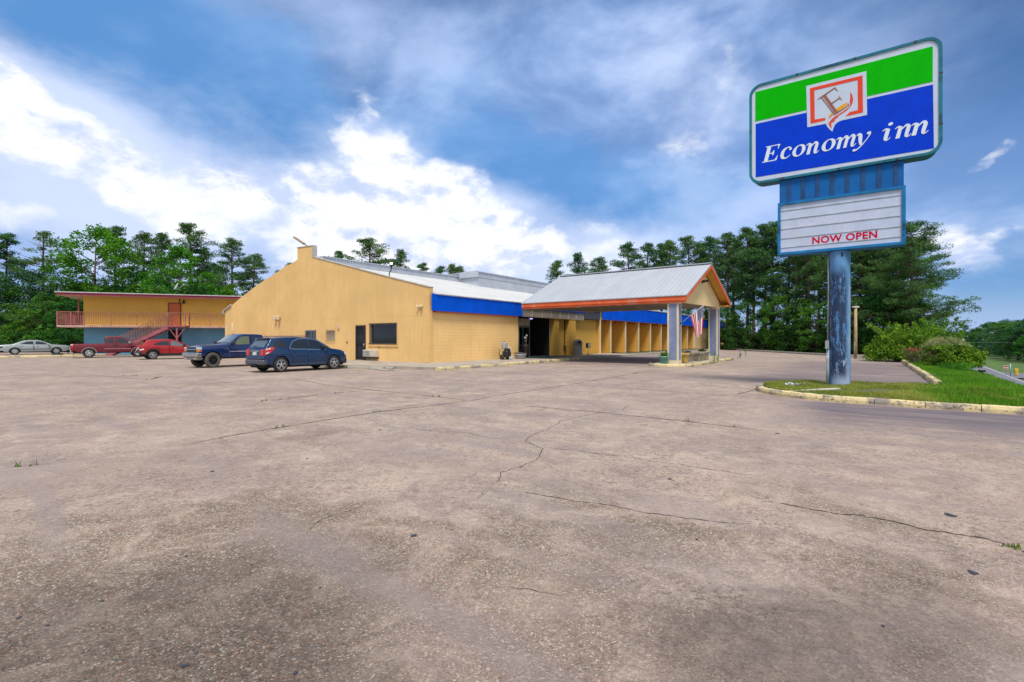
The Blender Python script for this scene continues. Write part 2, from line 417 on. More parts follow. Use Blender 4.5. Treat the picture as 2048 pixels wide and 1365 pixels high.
    for a in ((-.05, 3.2, .1, .7, .4), (.35, 3.0, .1, .8, .4), (-.35, 4.1, .1, .6, .5), (1.3, 4.6, .1, .7, .6)):
        q = patch(*a); rub = q if rub is None else nt.math('ADD', rub, q)
    c = nt.mix(nt.ramp(nt.math('ADD', rub, nt.math('MULTIPLY', nt.math('SUBTRACT', mid, .5), .9)), .3, .9, 0, .6), c, (.40, .32, .265))
    # tyre-dark lanes, and darker bands on the drive, behind the island, under the canopy
    s_ = nt.vmath('DOT_PRODUCT', nt.vmath('SUBTRACT', P, tuple(CORNER)), tuple(U1)); t_ = nt.vmath('DOT_PRODUCT', nt.vmath('SUBTRACT', P, tuple(CORNER)), tuple(U2))
    lane_n = nt.noise(nt.comb(nt.math('MULTIPLY', s_, 1.4), nt.math('MULTIPLY', t_, .28), 0.0), 1.0, 6, .6, .5)
    def band(sv, a, bb, cc, d_): return nt.math('MULTIPLY', nt.ramp(sv, a, bb), nt.ramp(sv, cc, d_, 1, 0))
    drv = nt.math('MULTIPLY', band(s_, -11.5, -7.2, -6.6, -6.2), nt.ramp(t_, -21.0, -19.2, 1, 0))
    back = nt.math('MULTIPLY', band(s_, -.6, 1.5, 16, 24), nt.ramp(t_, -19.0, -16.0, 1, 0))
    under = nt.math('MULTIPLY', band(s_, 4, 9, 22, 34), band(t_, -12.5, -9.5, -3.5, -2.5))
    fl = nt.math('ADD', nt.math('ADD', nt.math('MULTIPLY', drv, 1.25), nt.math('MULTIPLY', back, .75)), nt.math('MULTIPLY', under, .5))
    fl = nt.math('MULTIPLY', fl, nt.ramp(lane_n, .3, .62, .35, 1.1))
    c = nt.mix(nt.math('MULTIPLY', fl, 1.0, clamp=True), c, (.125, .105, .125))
    lanes2 = nt.ramp(lane_n, .49, .66, 0, .50)
    c = nt.mix(lanes2, c, (.245, .20, .195))
    nt.link(c, b.inputs['Base Color']); b.inputs['Roughness'].default_value = .82; b.inputs['Specular IOR Level'].default_value = .25
    h = nt.math('ADD', nt.math('MULTIPLY', nt.math('MULTIPLY', vo.outputs['Distance'], -1.0), nt.math('MULTIPLY', worn, .8)), nt.math('ADD', nt.math('MULTIPLY', fin, .5), nt.math('MULTIPLY', speck, .5)))
    nt.link(nt.bump(h, .55, .012), b.inputs['Normal'])
    return m
M_PAVE = pave_mat()
def ground_mat():
    m, nt, b = new_mat('rough_grass_soil')
    P = nt.pos(); n = nt.noise(P, .8, 6, .65); n2 = nt.noise(P, 9, 4, .7)
    c = nt.mix(nt.ramp(n, .35, .65), (.045, .095, .015), (.085, .165, .022)); c = nt.mix(nt.ramp(n2, .45, .75, 0, .6), c, (.11, .12, .035))
    nt.link(c, b.inputs['Base Color']); b.inputs['Roughness'].default_value = .9; nt.link(nt.bump(n2, .6, .05), b.inputs['Normal'])
    return m
M_SOIL = ground_mat()
def verge_mat():
    m, nt, b = new_mat('lawn_soil')
    P = nt.pos(); n = nt.noise(P, 1.6, 6, .65); n2 = nt.noise(P, 14, 4, .7)
    t_ = nt.vmath('DOT_PRODUCT', nt.vmath('SUBTRACT', P, tuple(CORNER)), tuple(U2))
    c = nt.mix(nt.ramp(n2, .35, .7), (.05, .10, .012), (.09, .16, .02))
    bare = nt.mix(nt.ramp(n2, .4, .7), (.10, .075, .045), (.17, .14, .09))
    f = nt.math('MULTIPLY', nt.ramp(t_, -24.5, -21.5), nt.ramp(n, .42, .62, .15, 1))
    c = nt.mix(f, c, bare)
    nt.link(c, b.inputs['Base Color']); b.inputs['Roughness'].default_value = .95; nt.link(nt.bump(n2, .7, .04), b.inputs['Normal'])
    return m
M_VERGE = verge_mat()
M_ASPH = plain('road_asphalt', (.15, .155, .19), .8, var=.15, scale=1.2, bump=.01, dirt=(.21, .215, .24), dirt_scale=.5)
M_CONC = plain('sidewalk_concrete', (.36, .315, .265), .85, var=.14, scale=1.2, bump=.008, dirt=(.20, .155, .11), dirt_amt=.6, dirt_scale=.9)
def kerb_mat():
    m, nt, b = new_mat('worn_yellow_kerb')
    P = nt.pos(); n = nt.noise(P, 2.3, 7, .75); n2 = nt.noise(P, 13, 5, .7); n3 = nt.noise(P, .7, 4, .6)
    c = nt.mix(nt.ramp(n2, .3, .7), (.60, .48, .22), (.72, .61, .36))
    c = nt.mix(nt.ramp(nt.math('ADD', nt.math('MULTIPLY', n, .75), nt.math('MULTIPLY', n3, .3)), .50, .60), c, (.27, .24, .20))
    c = nt.mix(nt.ramp(n2, .55, .64, 0, .85), c, (.06, .05, .045))
    nt.link(c, b.inputs['Base Color']); b.inputs['Roughness'].default_value = .85; nt.link(nt.bump(n2, .6, .02), b.inputs['Normal'])
    return m
M_KERB = kerb_mat()
M_KERBG = plain('weathered_kerb_concrete', (.34, .31, .27), .9, var=.2, scale=3, bump=.015, dirt=(.09, .08, .07), dirt_amt=.8, dirt_scale=3)

def grid_sheet(name, mat, ss, ts, zf, keep=lambda s, t: True, kind='structure'):
    mb = MB(); idx = {}
    for i, s in enumerate(ss):
        for j, t in enumerate(ts):
            idx[i, j] = len(mb.v); mb.v.append(tuple(W(s, t, zf(s, t))))
    for i in range(len(ss)-1):
        for j in range(len(ts)-1):
            if keep((ss[i]+ss[i+1])/2, (ts[j]+ts[j+1])/2):
                mb.f.append([idx[i, j], idx[i+1, j], idx[i+1, j+1], idx[i, j+1]]); mb.m.append(0); mb.s.append(True)
    return tag(mb.build(name, mat), kind=kind)
def frange(a, b, st):
    n = max(1, round((b-a)/st)); return [a+(b-a)*i/n for i in range(n+1)]

# natural ground: falls from the lot to the highway, runs out to the horizon
ss = [-1800, -700, -250] + frange(-120, 160, 4) + [200, 280, 400, 600, 1000, 2000]
ts = [-2000, -900, -400, -200, -120, -80, -60, -50] + frange(-44, -24, .8) + frange(-20, 120, 10) + [200, 500, 1200, 2000]
def z_ground(s, t):
    z = zg(s, t) - .14
    if t < -44: z -= 0.0
    return z
grid_sheet('ground', M_SOIL, ss, ts, z_ground)

# the lot: one sheet with its own outline
LOT = [(-60, -29), (-6.05, -29), (-6.05, -21.0), (-1.0, -21.0), (-1.0, -23.25), (26.5, -23.25), (28.7, -22.3), (33.7, -18.6), (47.7, -9.6), (62, -1), (84, 8), (84, 34), (40, 60), (-20, 66), (-60, 62)]
mb = MB(); mb.add([W(s, t, 0) for s, t in LOT], [list(range(len(LOT)))])
tag(mb.build('parking_lot', M_PAVE), kind='structure')

# lawn verge and sign island
def z_verge(s, t):
    e = min(1, max(0, min(s + 6.2, 99)) / .35)
    base = .10 + .05*e
    if t < -23.4: base -= .05*smooth((-23.4-t)/2.0)
    if t > -25.4: return base + crown(s, t)*.35
    return base + zg(s, t) + crown(s, t)*.35 + .02
NOSE_C = (-3.55, -21.1); NOSE_R = 2.5
def in_verge(s, t):
    if t < -23.35: return True
    if t < -21.1: return -6.1 < s < -.95
    return (s-NOSE_C[0])**2 + (t-NOSE_C[1])**2 < (NOSE_R-.08)**2
grid_sheet('grass_verge', M_VERGE, frange(-6.12, 28, .17), frange(-31, -18.5, .16), z_verge, in_verge)
grid_sheet('roadside_bank', M_SOIL, frange(-6.1, 120, 1.5), frange(-33, -23.4, .5), lambda s, t: z_verge(s, t) - .06 if s < 28 else zg(s, t)-.04, lambda s, t: True)

# highway and side road
HA = Vector((61.3, 60.0, 0)); HD = Vector((.633, .774, 0)).normalized(); HN = Vector((-HD.y, HD.x, 0))
def HW(q, w, z=0): return tuple(HA + HD*q + HN*w + Vector((0, 0, ROAD_Z + z)))
mb = MB()
for a, b_ in zip(frange(-60, 900, 20)[:-1], frange(-60, 900, 20)[1:]): mb.quad(HW(a, 0), HW(b_, 0), HW(b_, 7.4), HW(a, 7.4))
tag(mb.build('highway', M_ASPH), kind='structure')
mb = MB(); mb.add([HW(-3, .0, -.004), HW(-6, -9, -.004), HW(-7, -60, -.004), HW(1, -60, -.004), HW(2, -9, -.004), HW(10, 0, -.004)], [range(6)])
tag(mb.build('side_road', M_ASPH), kind='structure')
M_LINE = plain('road_paint', (.50, .50, .50), .7, dirt=(.22, .22, .24), dirt_scale=3)
mb = MB()
for w in (.35, 7.05): mb.quad(HW(-60, w-.06, .006), HW(900, w-.06, .006), HW(900, w+.06, .006), HW(-60, w+.06, .006))
tag(mb.build('road_marking', M_LINE), kind='structure')

# ------------------------------------------------------------------ kerbs
def kerb(pts, w=.17, h=.15, mat=None, seg=1.15, gap=.007, name='kerb', z0=-.02, jig=.012):
    """rounded kerb stones laid along a polyline of (s, t)"""
    mat = mat or M_KERB
    P = [Vector((p[0], p[1], 0)) for p in pts]
    L = [0]
    for a, b in zip(P, P[1:]): L.append(L[-1] + (b-a).length)
    def at(q):
        q = max(0, min(L[-1], q))
        for i in range(len(P)-1):
            if q <= L[i+1]: return P[i].lerp(P[i+1], (q-L[i])/max(1e-6, L[i+1]-L[i]))
        return P[-1]
    mb = MB(); n = max(1, round(L[-1]/seg)); sec = [(-1, 0), (-1, .55), (-.8, .88), (-.45, 1), (.45, 1), (.8, .9), (1, .55), (1, 0)]
    rg = random.Random(len(pts)*31 + int(L[-1]*10))
    for k in range(n):
        a = L[-1]*k/n + gap; b = L[-1]*(k+1)/n - gap; sub = 4
        dz = rg.uniform(-jig, jig); off = rg.uniform(-jig, jig)
        vs = []
        for i in range(sub+1):
            q = a + (b-a)*i/sub; p = at(q); d = (at(q+.05)-at(q-.05)).normalized(); nn = Vector((-d.y, d.x, 0))
            for x, z in sec:
                pp = p + nn*(x*w/2 + off)
                hh = h + dz + rg.uniform(-.006, .006)
                vs.append(W(pp.x, pp.y, z0 + (hh-z0)*z))
        m_ = len(sec); fs = []
        for i in range(sub):
            for j in range(m_-1): fs.append((i*m_+j, i*m_+j+1, (i+1)*m_+j+1, (i+1)*m_+j))
        fs += [tuple(range(m_)), tuple(range(sub*m_+m_-1, sub*m_-1, -1))]
        mb.add(vs, fs, 0, False)
    return tag(mb.build(name, mat), kind='structure')
def arc(c, r, a0, a1, n=10): return [(c[0]+r*math.cos(R(a0+(a1-a0)*i/n)), c[1]+r*math.sin(R(a0+(a1-a0)*i/n))) for i in range(n+1)]
# island: front edge, round nose, short back return
kerb([(-6.25, -29), (-6.2, -24)] + [(-6.12, -22.2)] + arc(NOSE_C, NOSE_R, 188, 60, 14), w=.24, h=.155, seg=.95, jig=.012)
kerb([(.9, -23.3), (8, -23.32), (17, -23.3), (26.3, -23.3)], w=.24, h=.19, seg=.95, jig=.018)
kerb([(28.7, -22.2), (33.7, -18.5), (47.7, -9.5), (62, -.9)], mat=M_KERBG, seg=2.2, h=.2)
# sidewalk round the motel corner
SW = [(-4.7, 11.5), (-4.7, 2.2), (-3.6, -.8), (-3.1, -3.75), (24.3, -3.2), (24.3, .1), (.25, .1), (.1, 26), (-1.2, 26), (-1.2, 11.5)]
mb = MB(); mb.prism(SW, -.05, .15, lambda u, v, w: tuple(W(u, v, w)))
tag(mb.build('sidewalk', M_CONC), kind='structure')
kerb([(-3.3, -3.9), (5, -3.72), (12.2, -3.5)], w=.2, h=.162, seg=2.0)
kerb([(12.3, -3.5), (18, -3.38), (24.2, -3.28)], w=.2, h=.162, seg=2.0, mat=M_KERBG)
kerb([(-4.78, 11.4), (-4.78, 2.3)], w=.18, h=.16, mat=M_KERBG, seg=2.0)
kerb([(-4.6, 1.6), (-3.75, -1.2)], w=.3, h=.13, mat=M_KERBG, seg=1.5)
kerb([(-4.9, -2.3), (-4.55, -.4)], w=.34, h=.10, mat=M_KERBG, seg=2.0)
mb = MB(); mb.prism([(24.4, -2.6), (56, -2.6), (56, .1), (24.4, .1)], -.05, .10, lambda u, v, w: tuple(W(u, v, w)))
tag(mb.build('planting_bed', plain('bed_soil', (.11, .085, .06), .95, var=.3, scale=5, bump=.03)), kind='structure')
kerb([(24.5, -2.75), (40, -2.8), (55.5, -2.8)], w=.22, h=.15, seg=1.4, mat=M_KERBG)
# canopy island
CI = [(7.0, -11.3), (6.95, -12.3), (7.5, -12.95), (9, -13.05), (19, -12.9), (19.4, -12.2), (19.3, -11.2), (18, -10.9), (8, -10.9)]
mb = MB(); mb.prism([(s*.99+.12, t) for s, t in CI], -.05, .13, lambda u, v, w: tuple(W(u, v, w)))
tag(mb.build('canopy_island', M_CONC), kind='structure')
kerb([(7.6, -10.85), (7.1, -11.1)] + CI[0:6] + [(19.4, -11.3), (18.6, -10.85)], w=.22, h=.16, seg=1.3)
# kerb and strip at the far left of the lot
mb = MB(); mb.add([(-75, 41, .05), (-44, 41.3, .05), (-40.6, 42.3, .05), (-39.2, 45, .05), (-39, 47, .05), (-41, 58, .05), (-75, 66, .05)], [range(7)])
tag(mb.build('side_lot', M_PAVE), kind='structure')
def kerb_xy(pts, **k): return kerb([ST(*p) for p in pts], **k)
kerb_xy([(-75, 41), (-44, 41.25)], mat=M_KERBG, seg=2, w=.3, h=.16)
kerb_xy([(-44, 41.25), (-40.7, 42.2), (-39.1, 45), (-38.9, 47)], seg=1.5, w=.3, h=.16)

# ------------------------------------------------------------------ joints and cracks
M_CRACK = plain('crack_fill', (.045, .036, .028), .95, var=.4, scale=9)
def gp(px, py, z=.004):
    d = 980*(1.6-z)/(py-678); return Vector(((px-1024)/980*d, d, z))
def ribbon(mb, pts, w, jit, seg=.12, rg=rng, wander=0.0):
    P = [gp(*p) for p in pts]; out = []
    for a, b in zip(P, P[1:]):
        n = max(2, int((b-a).length/seg)); n = min(n, 90)
        for i in range(n): out.append(a.lerp(b, i/n))
    out.append(P[-1])
    vs = []; off = 0
    for i, p in enumerate(out):
        d = (out[min(i+1, len(out)-1)] - out[max(i-1, 0)]); d.z = 0
        if d.length < 1e-5: d = Vector((1, 0, 0))
        d.normalize(); n = Vector((-d.y, d.x, 0)); off = off*.8 + rg.uniform(-1, 1)*jit
        ww = w*rg.uniform(.25, 1.5)*.5*min(1, .15 + .12*min(i, len(out)-1-i)); q = p + n*off
        vs += [q + n*ww, q - n*ww]
    fs = [(2*i, 2*i+1, 2*i+3, 2*i+2) for i in range(len(out)-1)]
    mb.add(vs, fs); return out
joints = [
    [(360, 893), (445, 874), (525, 861), (640, 842), (750, 825), (940, 802), (1024, 787), (1139, 770), (1224, 755), (1319, 739)],
    [(0, 797), (130, 789), (320, 775), (500, 762)], [(0, 840), (115, 830)], [(125, 845), (220, 840)], [(0, 937), (100, 927)], [(0, 763), (175, 757), (400, 745)],
    [(1139, 770), (1264, 777), (1374, 786), (1524, 796)], [(1024, 810), (1199, 825), (1374, 843), (1530, 862)], [(585, 757), (650, 770), (740, 780), (860, 792), (940, 802)], [(525, 803), (640, 790), (740, 780)],
    [(160, 748), (300, 760), (330, 752)], [(1000, 745), (1080, 748), (1180, 742), (1240, 738)], [(1470, 790), (1530, 775)]]
cracks = [
    [(1259, 810), (1244, 822), (1194, 827), (1150, 836), (1124, 842), (1105, 853), (1089, 862), (1070, 868), (1050, 882), (1068, 891), (1084, 897), (1080, 908), (1074, 920), (1034, 935), (1003, 945), (997, 958), (980, 970)],
    [(1084, 895), (1140, 900), (1199, 907), (1260, 915), (1324, 925), (1420, 938), (1514, 952)],
    [(1024, 980), (1090, 992), (1164, 1005), (1220, 1012), (1274, 1022), (1374, 1035), (1440, 1043), (1504, 1047)],
    [(1524, 1002), (1624, 1020), (1700, 1031), (1724, 1032), (1804, 1047), (1854, 1060), (1949, 1075), (2000, 1086), (2060, 1106)],
    [(325, 777), (350, 785), (400, 790)], [(820, 857), (880, 864), (930, 865), (975, 874), (1024, 880)], [(610, 1070), (640, 1040), (690, 1024), (750, 1005)],
    [(1224, 1263), (1260, 1268), (1306, 1274)], [(980, 1178), (1024, 1180), (1140, 1190)], [(700, 930), (725, 918)]]
mb = MB(); WEED = []
for i, j in enumerate(joints): WEED += [(p, 1) for p in ribbon(mb, j, .034, .008, .12)]
for i, c in enumerate(cracks): WEED += [(p, 2 if i == 3 else 0) for p in ribbon(mb, c, .006 if i > 5 else (.010 if i != 3 else .016), .016, .035)]
tag(mb.build('pavement_cracks', M_CRACK), kind='structure')
# small dark patches of tar on the paving
M_TAR = plain('tar_patch', (.045, .05, .065), .6, var=.3, scale=20)
mb = MB()
for px, py, rx in ((828, 1071, .030), (1900, 1030, .05), (1946, 1145, .035), (1340, 958, .03), (760, 860, .035), (424, 943, .03), (1555, 867, .04), (965, 988, .012), (614, 917, .02), (1766, 1251, .012), (204, 1202, .012), (94, 1250, .014), (38, 1235, .012), (372, 1113, .012), (503, 1129, .012), (640, 1175, .01), (370, 1330, .016), (590, 1345, .014), (1394, 1079, .016)):
    p = gp(px, py, .005); k = 9; a0 = rng.random()*6
    mb.add([(p.x + rx*math.cos(2*PI*i/k+a0)*rng.uniform(.55, 1.1), p.y + rx*1.2*math.sin(2*PI*i/k+a0)*rng.uniform(.5, 1.1), .005) for i in range(k)], [range(k)])
tag(mb.build('tar_patches', M_TAR), kind='structure')
# ------------------------------------------------------------------ motel building
M_YEL = wall_mat('yellow_stucco', (.78, .515, .215), amt=.45, axis='y')
M_YELB = wall_mat('yellow_painted_brick', (.87, .58, .25), streak=(.45, .30, .13), amt=.3, brick=(.4, .2, .012, .35), axis='x')
M_YELF = wall_mat('yellow_fin_paint', (.72, .40, .075), streak=(.36, .22, .07), amt=.3, brick=(.4, .2, .012, .3), axis='y')
M_CREAM = plain('cream_trim_paint', (.68, .60, .42), .6, var=.08, scale=4, dirt=(.35, .28, .18), dirt_amt=.3)
M_CREAMW = wall_mat('cream_gable_paint', (.90, .68, .36), amt=.2, axis='x')
M_BLUE = plain('blue_ribbed_metal', (.001, .085, .62), .6, var=.12, scale=.8, spec=.08)
M_BLUED = plain('blue_seam_shadow', (.006, .055, .34), .5, var=.1)
M_ORANGE = plain('orange_fascia_paint', (.74, .125, .035), .5, var=.08, scale=2, dirt=(.62, .40, .30), dirt_amt=.35, dirt_scale=1.1)
M_REDBR = plain('redbrown_trim_paint', (.30, .07, .035), .6, var=.2)
def roof_mat(name, col, axis=0):
    m, nt, b = new_mat(name)
    co = nt.coord(); n = nt.noise(nt.scale(co, (1, .35, .35) if axis == 0 else (.35, 1, .35)), 1.1, 6, .65); n2 = nt.noise(co, .25, 4, .6)
    c = nt.mix(nt.ramp(n, .35, .7), [q*.94 for q in col], [min(1, q*1.05) for q in col]); c = nt.mix(nt.ramp(n2, .5, .7, 0, .25), c, (.55, .55, .56))
    nt.link(c, b.inputs['Base Color']); b.inputs['Metallic'].default_value = .0; b.inputs['Roughness'].default_value = .45
    return m
M_ROOF = roof_mat('galvanised_roof', (.68, .69, .70)); M_ROOF2 = roof_mat('galvanised_canopy_roof', (.40, .43, .48), 1)
M_WHITE = plain('white_metal_siding', (.44, .48, .56), .5, var=.08, scale=1.5, dirt=(.36, .38, .42), dirt_amt=.4, dirt_scale=1.2)
M_GREYP = plain('grey_panel', (.27, .26, .25), .6, var=.15, scale=2)
M_PINKT = plain('pale_pink_trim', (.48, .37, .31), .6, var=.1)
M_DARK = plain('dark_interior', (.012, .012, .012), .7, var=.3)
M_FRAME = plain('dark_bronze_metal', (.035, .032, .035), .5, var=.2)
M_BARS = plain('black_iron', (.018, .016, .022), .5, var=.2)
M_PIPE = plain('painted_pipe', (.62, .46, .24), .6)
def glass_mat(name, col, rough=.06):
    m, nt, b = new_mat(name); n = nt.noise(nt.coord(), 1.2, 3, .5)
    nt.link(nt.mix(n, [q*.7 for q in col], [q*1.3 for q in col]), b.inputs['Base Color'])
    b.inputs['Roughness'].default_value = rough; b.inputs['Specular IOR Level'].default_value = .6; return m
M_GLASS = glass_mat('dark_window_glass', (.02, .024, .03))
def clear_glass(name, tint=(.75, .8, .8), see=.72):
    m, nt, b = new_mat(name); tr = nt.n.new('ShaderNodeBsdfTransparent'); tr.inputs[0].default_value = (*tint, 1)
    b.inputs['Base Color'].default_value = (.02, .022, .024, 1); b.inputs['Roughness'].default_value = .04
    mx = nt.n.new('ShaderNodeMixShader'); mx.inputs[0].default_value = see
    nt.link(b.outputs[0], mx.inputs[1]); nt.link(tr.outputs[0], mx.inputs[2]); nt.link(mx.outputs[0], nt.n['Material Output'].inputs[0]); return m
M_DOORGL = clear_glass('entrance_glass')

BZ = R(54)
motel = thing('motel_building', 'long yellow single-storey motel with tall stepped gable wall, blue metal fascia and pale metal roof', 'building', tuple(CORNER), BZ)

def wall_holes(mb, top, holes, thick, x0=0.0, z0=0.0, m=0):
    """wall in the local y-z plane, front face at x0, back at x0+thick; top = [(y,z)...] increasing y; holes (y0,y1,z0,z1)"""
    ys = sorted(set([p[0] for p in top] + [h[i] for h in holes for i in (0, 1)]))
    def tz(y, left):
        for (a, za), (b, zb) in (zip(top, top[1:]) if not left else reversed(list(zip(top, top[1:])))):
            if b > a and a - 1e-9 <= y <= b + 1e-9: return za + (zb-za)*(y-a)/(b-a)
    x1 = x0 + thick
    for a, b in zip(ys, ys[1:]):
        mid = (a+b)/2
        for (p, zp), (q, zq) in zip(top, top[1:]):
            if p <= mid <= q and q > p:
                ta = zp+(zq-zp)*(a-p)/(q-p); tb = zp+(zq-zp)*(b-p)/(q-p)
        hs = sorted([h for h in holes if h[0] < mid < h[1]], key=lambda h: h[2])
        z = z0
        spans = []
        for h in hs:
            if h[2] > z: spans.append((z, z, h[2], h[2]))
            z = h[3]
        spans.append((z, z, ta, tb))
        for c0, c1, d0, d1 in spans:
            mb.quad((x0, a, c0), (x0, a, d0), (x0, b, d1), (x0, b, c1), m); mb.quad((x1, a, c0), (x1, b, c1), (x1, b, d1), (x1, a, d0), m)
        mb.quad((x0, a, ta), (x1, a, ta), (x1, b, tb), (x0, b, tb), m)
    for h in holes:
        a, b, c, d = h
        mb.quad((x0, a, c), (x1, a, c), (x1, a, d), (x0, a, d), m); mb.quad((x0, b, c), (x0, b, d), (x1, b, d), (x1, b, c), m)
        mb.quad((x0, a, d), (x1, a, d), (x1, b, d), (x0, b, d), m)
        if c > z0: mb.quad((x0, a, c), (x0, b, c), (x1, b, c), (x1, a, c), m)
    for (a, za), (b, zb) in zip(top, top[1:]):
        if b == a: mb.quad((x0, a, min(za, zb)), (x1, a, min(za, zb)), (x1, a, max(za, zb)), (x0, a, max(za, zb)), m)
    for y, zt in (top[0], top[-1]): mb.quad((x0, y, z0), (x1, y, z0), (x1, y, zt), (x0, y, zt), m)

GT = [(0, 4.7), (4, 5.66), (8, 6.66), (12.37, 7.73), (12.37, 8.58), (14.41, 8.66), (14.41, 7.74), (15.2, 7.5), (16.0, 7.42), (16.7, 7.2), (18.4, 6.72), (19.2, 6.56), (21.36, 5.93), (23.6, 5.2), (25.6, 4.46), (26.5, 4.15)]
H_DOOR = (6.05, 7.12, .16, 2.52); H_WIN = (2.9, 5.62, 1.24, 2.62); H_SW = (11.9, 13.28, 1.0, 2.24); H_TW = (9.5, 10.6, 1.46, 2.25)
mb = MB(); wall_holes(mb, GT, [H_DOOR, H_WIN, H_SW, H_TW], .3, 0, 0)
mb.build('gable_wall', M_YEL, motel)
# coping and corner trim
mb = MB()
cop = [p for p in GT if p[0] <= 12.37][:4]
for (a, za), (b, zb) in zip(cop, cop[1:]): mb.beam((.14, a-.02, za+.02), (.14, b, zb+.02), .04, .36, up=(1, 0, 0))
mb.beam((.14, 12.42, 8.6), (.14, 14.45, 8.67), .04, .36, up=(1, 0, 0))
mb.box(-.03, .34, 12.29, 12.365, 7.74, 8.62)
mb.build('coping', plain('dull_coping_metal', (.42, .40, .38), .6, var=.2), motel)
mb = MB(); mb.box(-.09, -.002, .06, .42, .16, 4.3); mb.build('corner_pilaster', M_YEL, motel)
# left eave end cap
mb = MB(); mb.beam((-.06, 25.2, 4.66), (-.06, 26.75, 4.12), .12, .12); mb.box(-.14, .1, 26.52, 26.8, 3.9, 4.12)
mb.build('eave_trim', plain('grey_eave_trim', (.40, .38, .34), .6), motel)

# security door
sdr = MB()
a, b_, z0, z1 = H_DOOR
for y0, y1, c, d in ((a, a+.09, z0, z1), (b_-.09, b_, z0, z1), (a+.09, b_-.09, z1-.09, z1)): sdr.box(-.05, .12, y0, y1, c, d)
door = sdr.build('security_door', plain('brown_door_frame', (.05, .028, .03), .5), motel)
mb = MB(); mb.box(.05, .07, a+.09, b_-.09, z0, z1-.09); mb.build('door_leaf', plain('blue_grey_mesh', (.055, .075, .11), .55, var=.2, scale=20), door)
mb = MB()
ya, yb = a+.11, b_-.11
for i in range(8): y = ya+(yb-ya)*i/7; mb.box(.0, .03, y-.012, y+.012, z0+.05, z1-.12)
for zz in (z0+.06, 1.25, 1.36, z1-.14): mb.box(-.01, .02, ya, yb, zz-.02, zz+.02)
for s_, zc in ((1, 1.9), (-1, .62)):
    pts = [(-.016, (ya+yb)/2 + math.cos(R(q))*(yb-ya)*.42, zc + s_*math.sin(R(q))*.28) for q in range(0, 181, 20)]
    for p, q in zip(pts, pts[1:]): mb.beam(p, q, .02, .025)
mb.build('door_grille', M_BARS, door)
mb = MB(); mb.box(-.06, -.012, a+.13, a+.19, 1.1, 1.3); mb.tube([(-.03, a+.16, 1.2), (-.09, a+.16, 1.2)], .03); mb.build('handle', plain('door_chrome', (.6, .6, .6), .3, .8), door)

def barred_window(h, frame_m, bars_m, glass_m, nb, name='window', proud=.06, rails=2):
    a, b, c, d = h; f = .07
    mb = MB()
    for y0, y1, q0, q1 in ((a, a+f, c, d), (b-f, b, c, d), (a+f, b-f, c, c+f), (a+f, b-f, d-f, d)): mb.box(-.015, .16, y0, y1, q0, q1)
    w = mb.build(name, frame_m, motel)
    mb = MB(); mb.box(.11, .13, a+f, b-f, c+f, d-f); mb.build('pane', glass_m, w)
    mb = MB()
    for i in range(nb): y = a+.03+(b-a-.06)*i/(nb-1); mb.box(-proud-.016, -proud, y-.008, y+.008, c-.02, d+.02)
    for i in range(rails): z = c+.04+(d-c-.08)*i/(rails-1); mb.box(-proud-.034, -proud-.017, a-.04, b+.04, z-.018, z+.018)
    mb.build('window_bars', bars_m, w)
    return w
barred_window(H_WIN, plain('tan_window_frame', (.30, .22, .15), .6), M_BARS, M_GLASS, 19)
barred_window(H_SW, M_FRAME, plain('pale_window_bars', (.30, .33, .38), .5), glass_mat('blue_black_glass', (.02, .035, .055)), 7)
w = barred_window(H_TW, plain('tan_grille_frame', (.48, .36, .2), .6), plain('tan_grille', (.50, .40, .27), .6), plain('tan_blind', (.33, .29, .24), .7), 7)
tag(w, label='small tan window with tan bars and closed blind')
mb = MB(); mb.box(-.06, -.002, 2.78, 5.74, 1.1, 1.2); mb.box(-.03, -.002, 5.66, 5.72, 1.24, 2.66); mb.box(-.03, -.002, 2.78, 2.84, 1.24, 2.66); mb.build('sill', M_YEL, motel)
mb = MB(); mb.tube([(-.04, 25.0, 1.6), (-.04, 25.0, 3.0)], .03); mb.build('wall_pipe', plain('white_pipe', (.7, .66, .55), .5), motel)
mb = MB(); mb.box(-.09, -.002, 9.0, 9.2, 2.36, 2.52); mb.tube([(-.05, 9.1, 2.4), (-.08, 8.95, 2.3)], .03); mb.build('wall_fitting', plain('pale_fitting', (.6, .5, .36), .6), motel)
mb = MB(); mb.box(-.04, -.002, 8.05, 8.16, 1.28, 1.42); mb.build('meter_box', plain('rusty_box', (.16, .09, .05), .7), motel)
mb = MB(); mb.box(-.02, -.002, 4.6, 4.75, 1.0, 1.06); mb.build('wall_patch', plain('rust_patch', (.35, .16, .05), .7), motel)

# air conditioner under the window
ac = thing('air_conditioner', 'pale wall air conditioner under the large barred window, right of the blue grilled door', 'air conditioner', tuple(W(0, 5.34, .40)), BZ)
mb = MB(); mb.bbox(-.28, .2, -.68, .68, 0, .46, .02); mb.build('case', plain('ac_case', (.55, .50, .42), .6, dirt=(.3, .24, .16), dirt_amt=.4), ac)
mb = MB(); mb.box(-.293, -.281, -.05, .6, .05, .4); mb.build('coil_panel', plain('ac_coil', (.10, .16, .20), .5), ac)
mb = MB()
for i in range(6): y = -.05+.65*i/5; mb.box(-.315, -.296, y-.012, y+.012, .04, .42)
for i in range(5): z = .06+.33*i/4; mb.box(-.312, -.2965, -.06, .62, z-.010, z+.010)
for i in range(4): y = -.6+.12*i; mb.box(-.30, -.281, y-.02, y+.02, .06, .4)
mb.build('grille', plain('ac_grille', (.58, .55, .48), .6), ac)
mb = MB(); mb.box(-.24, -.002, -.62, .66, -.10, -.004); mb.build('bracket', M_BARS, ac)

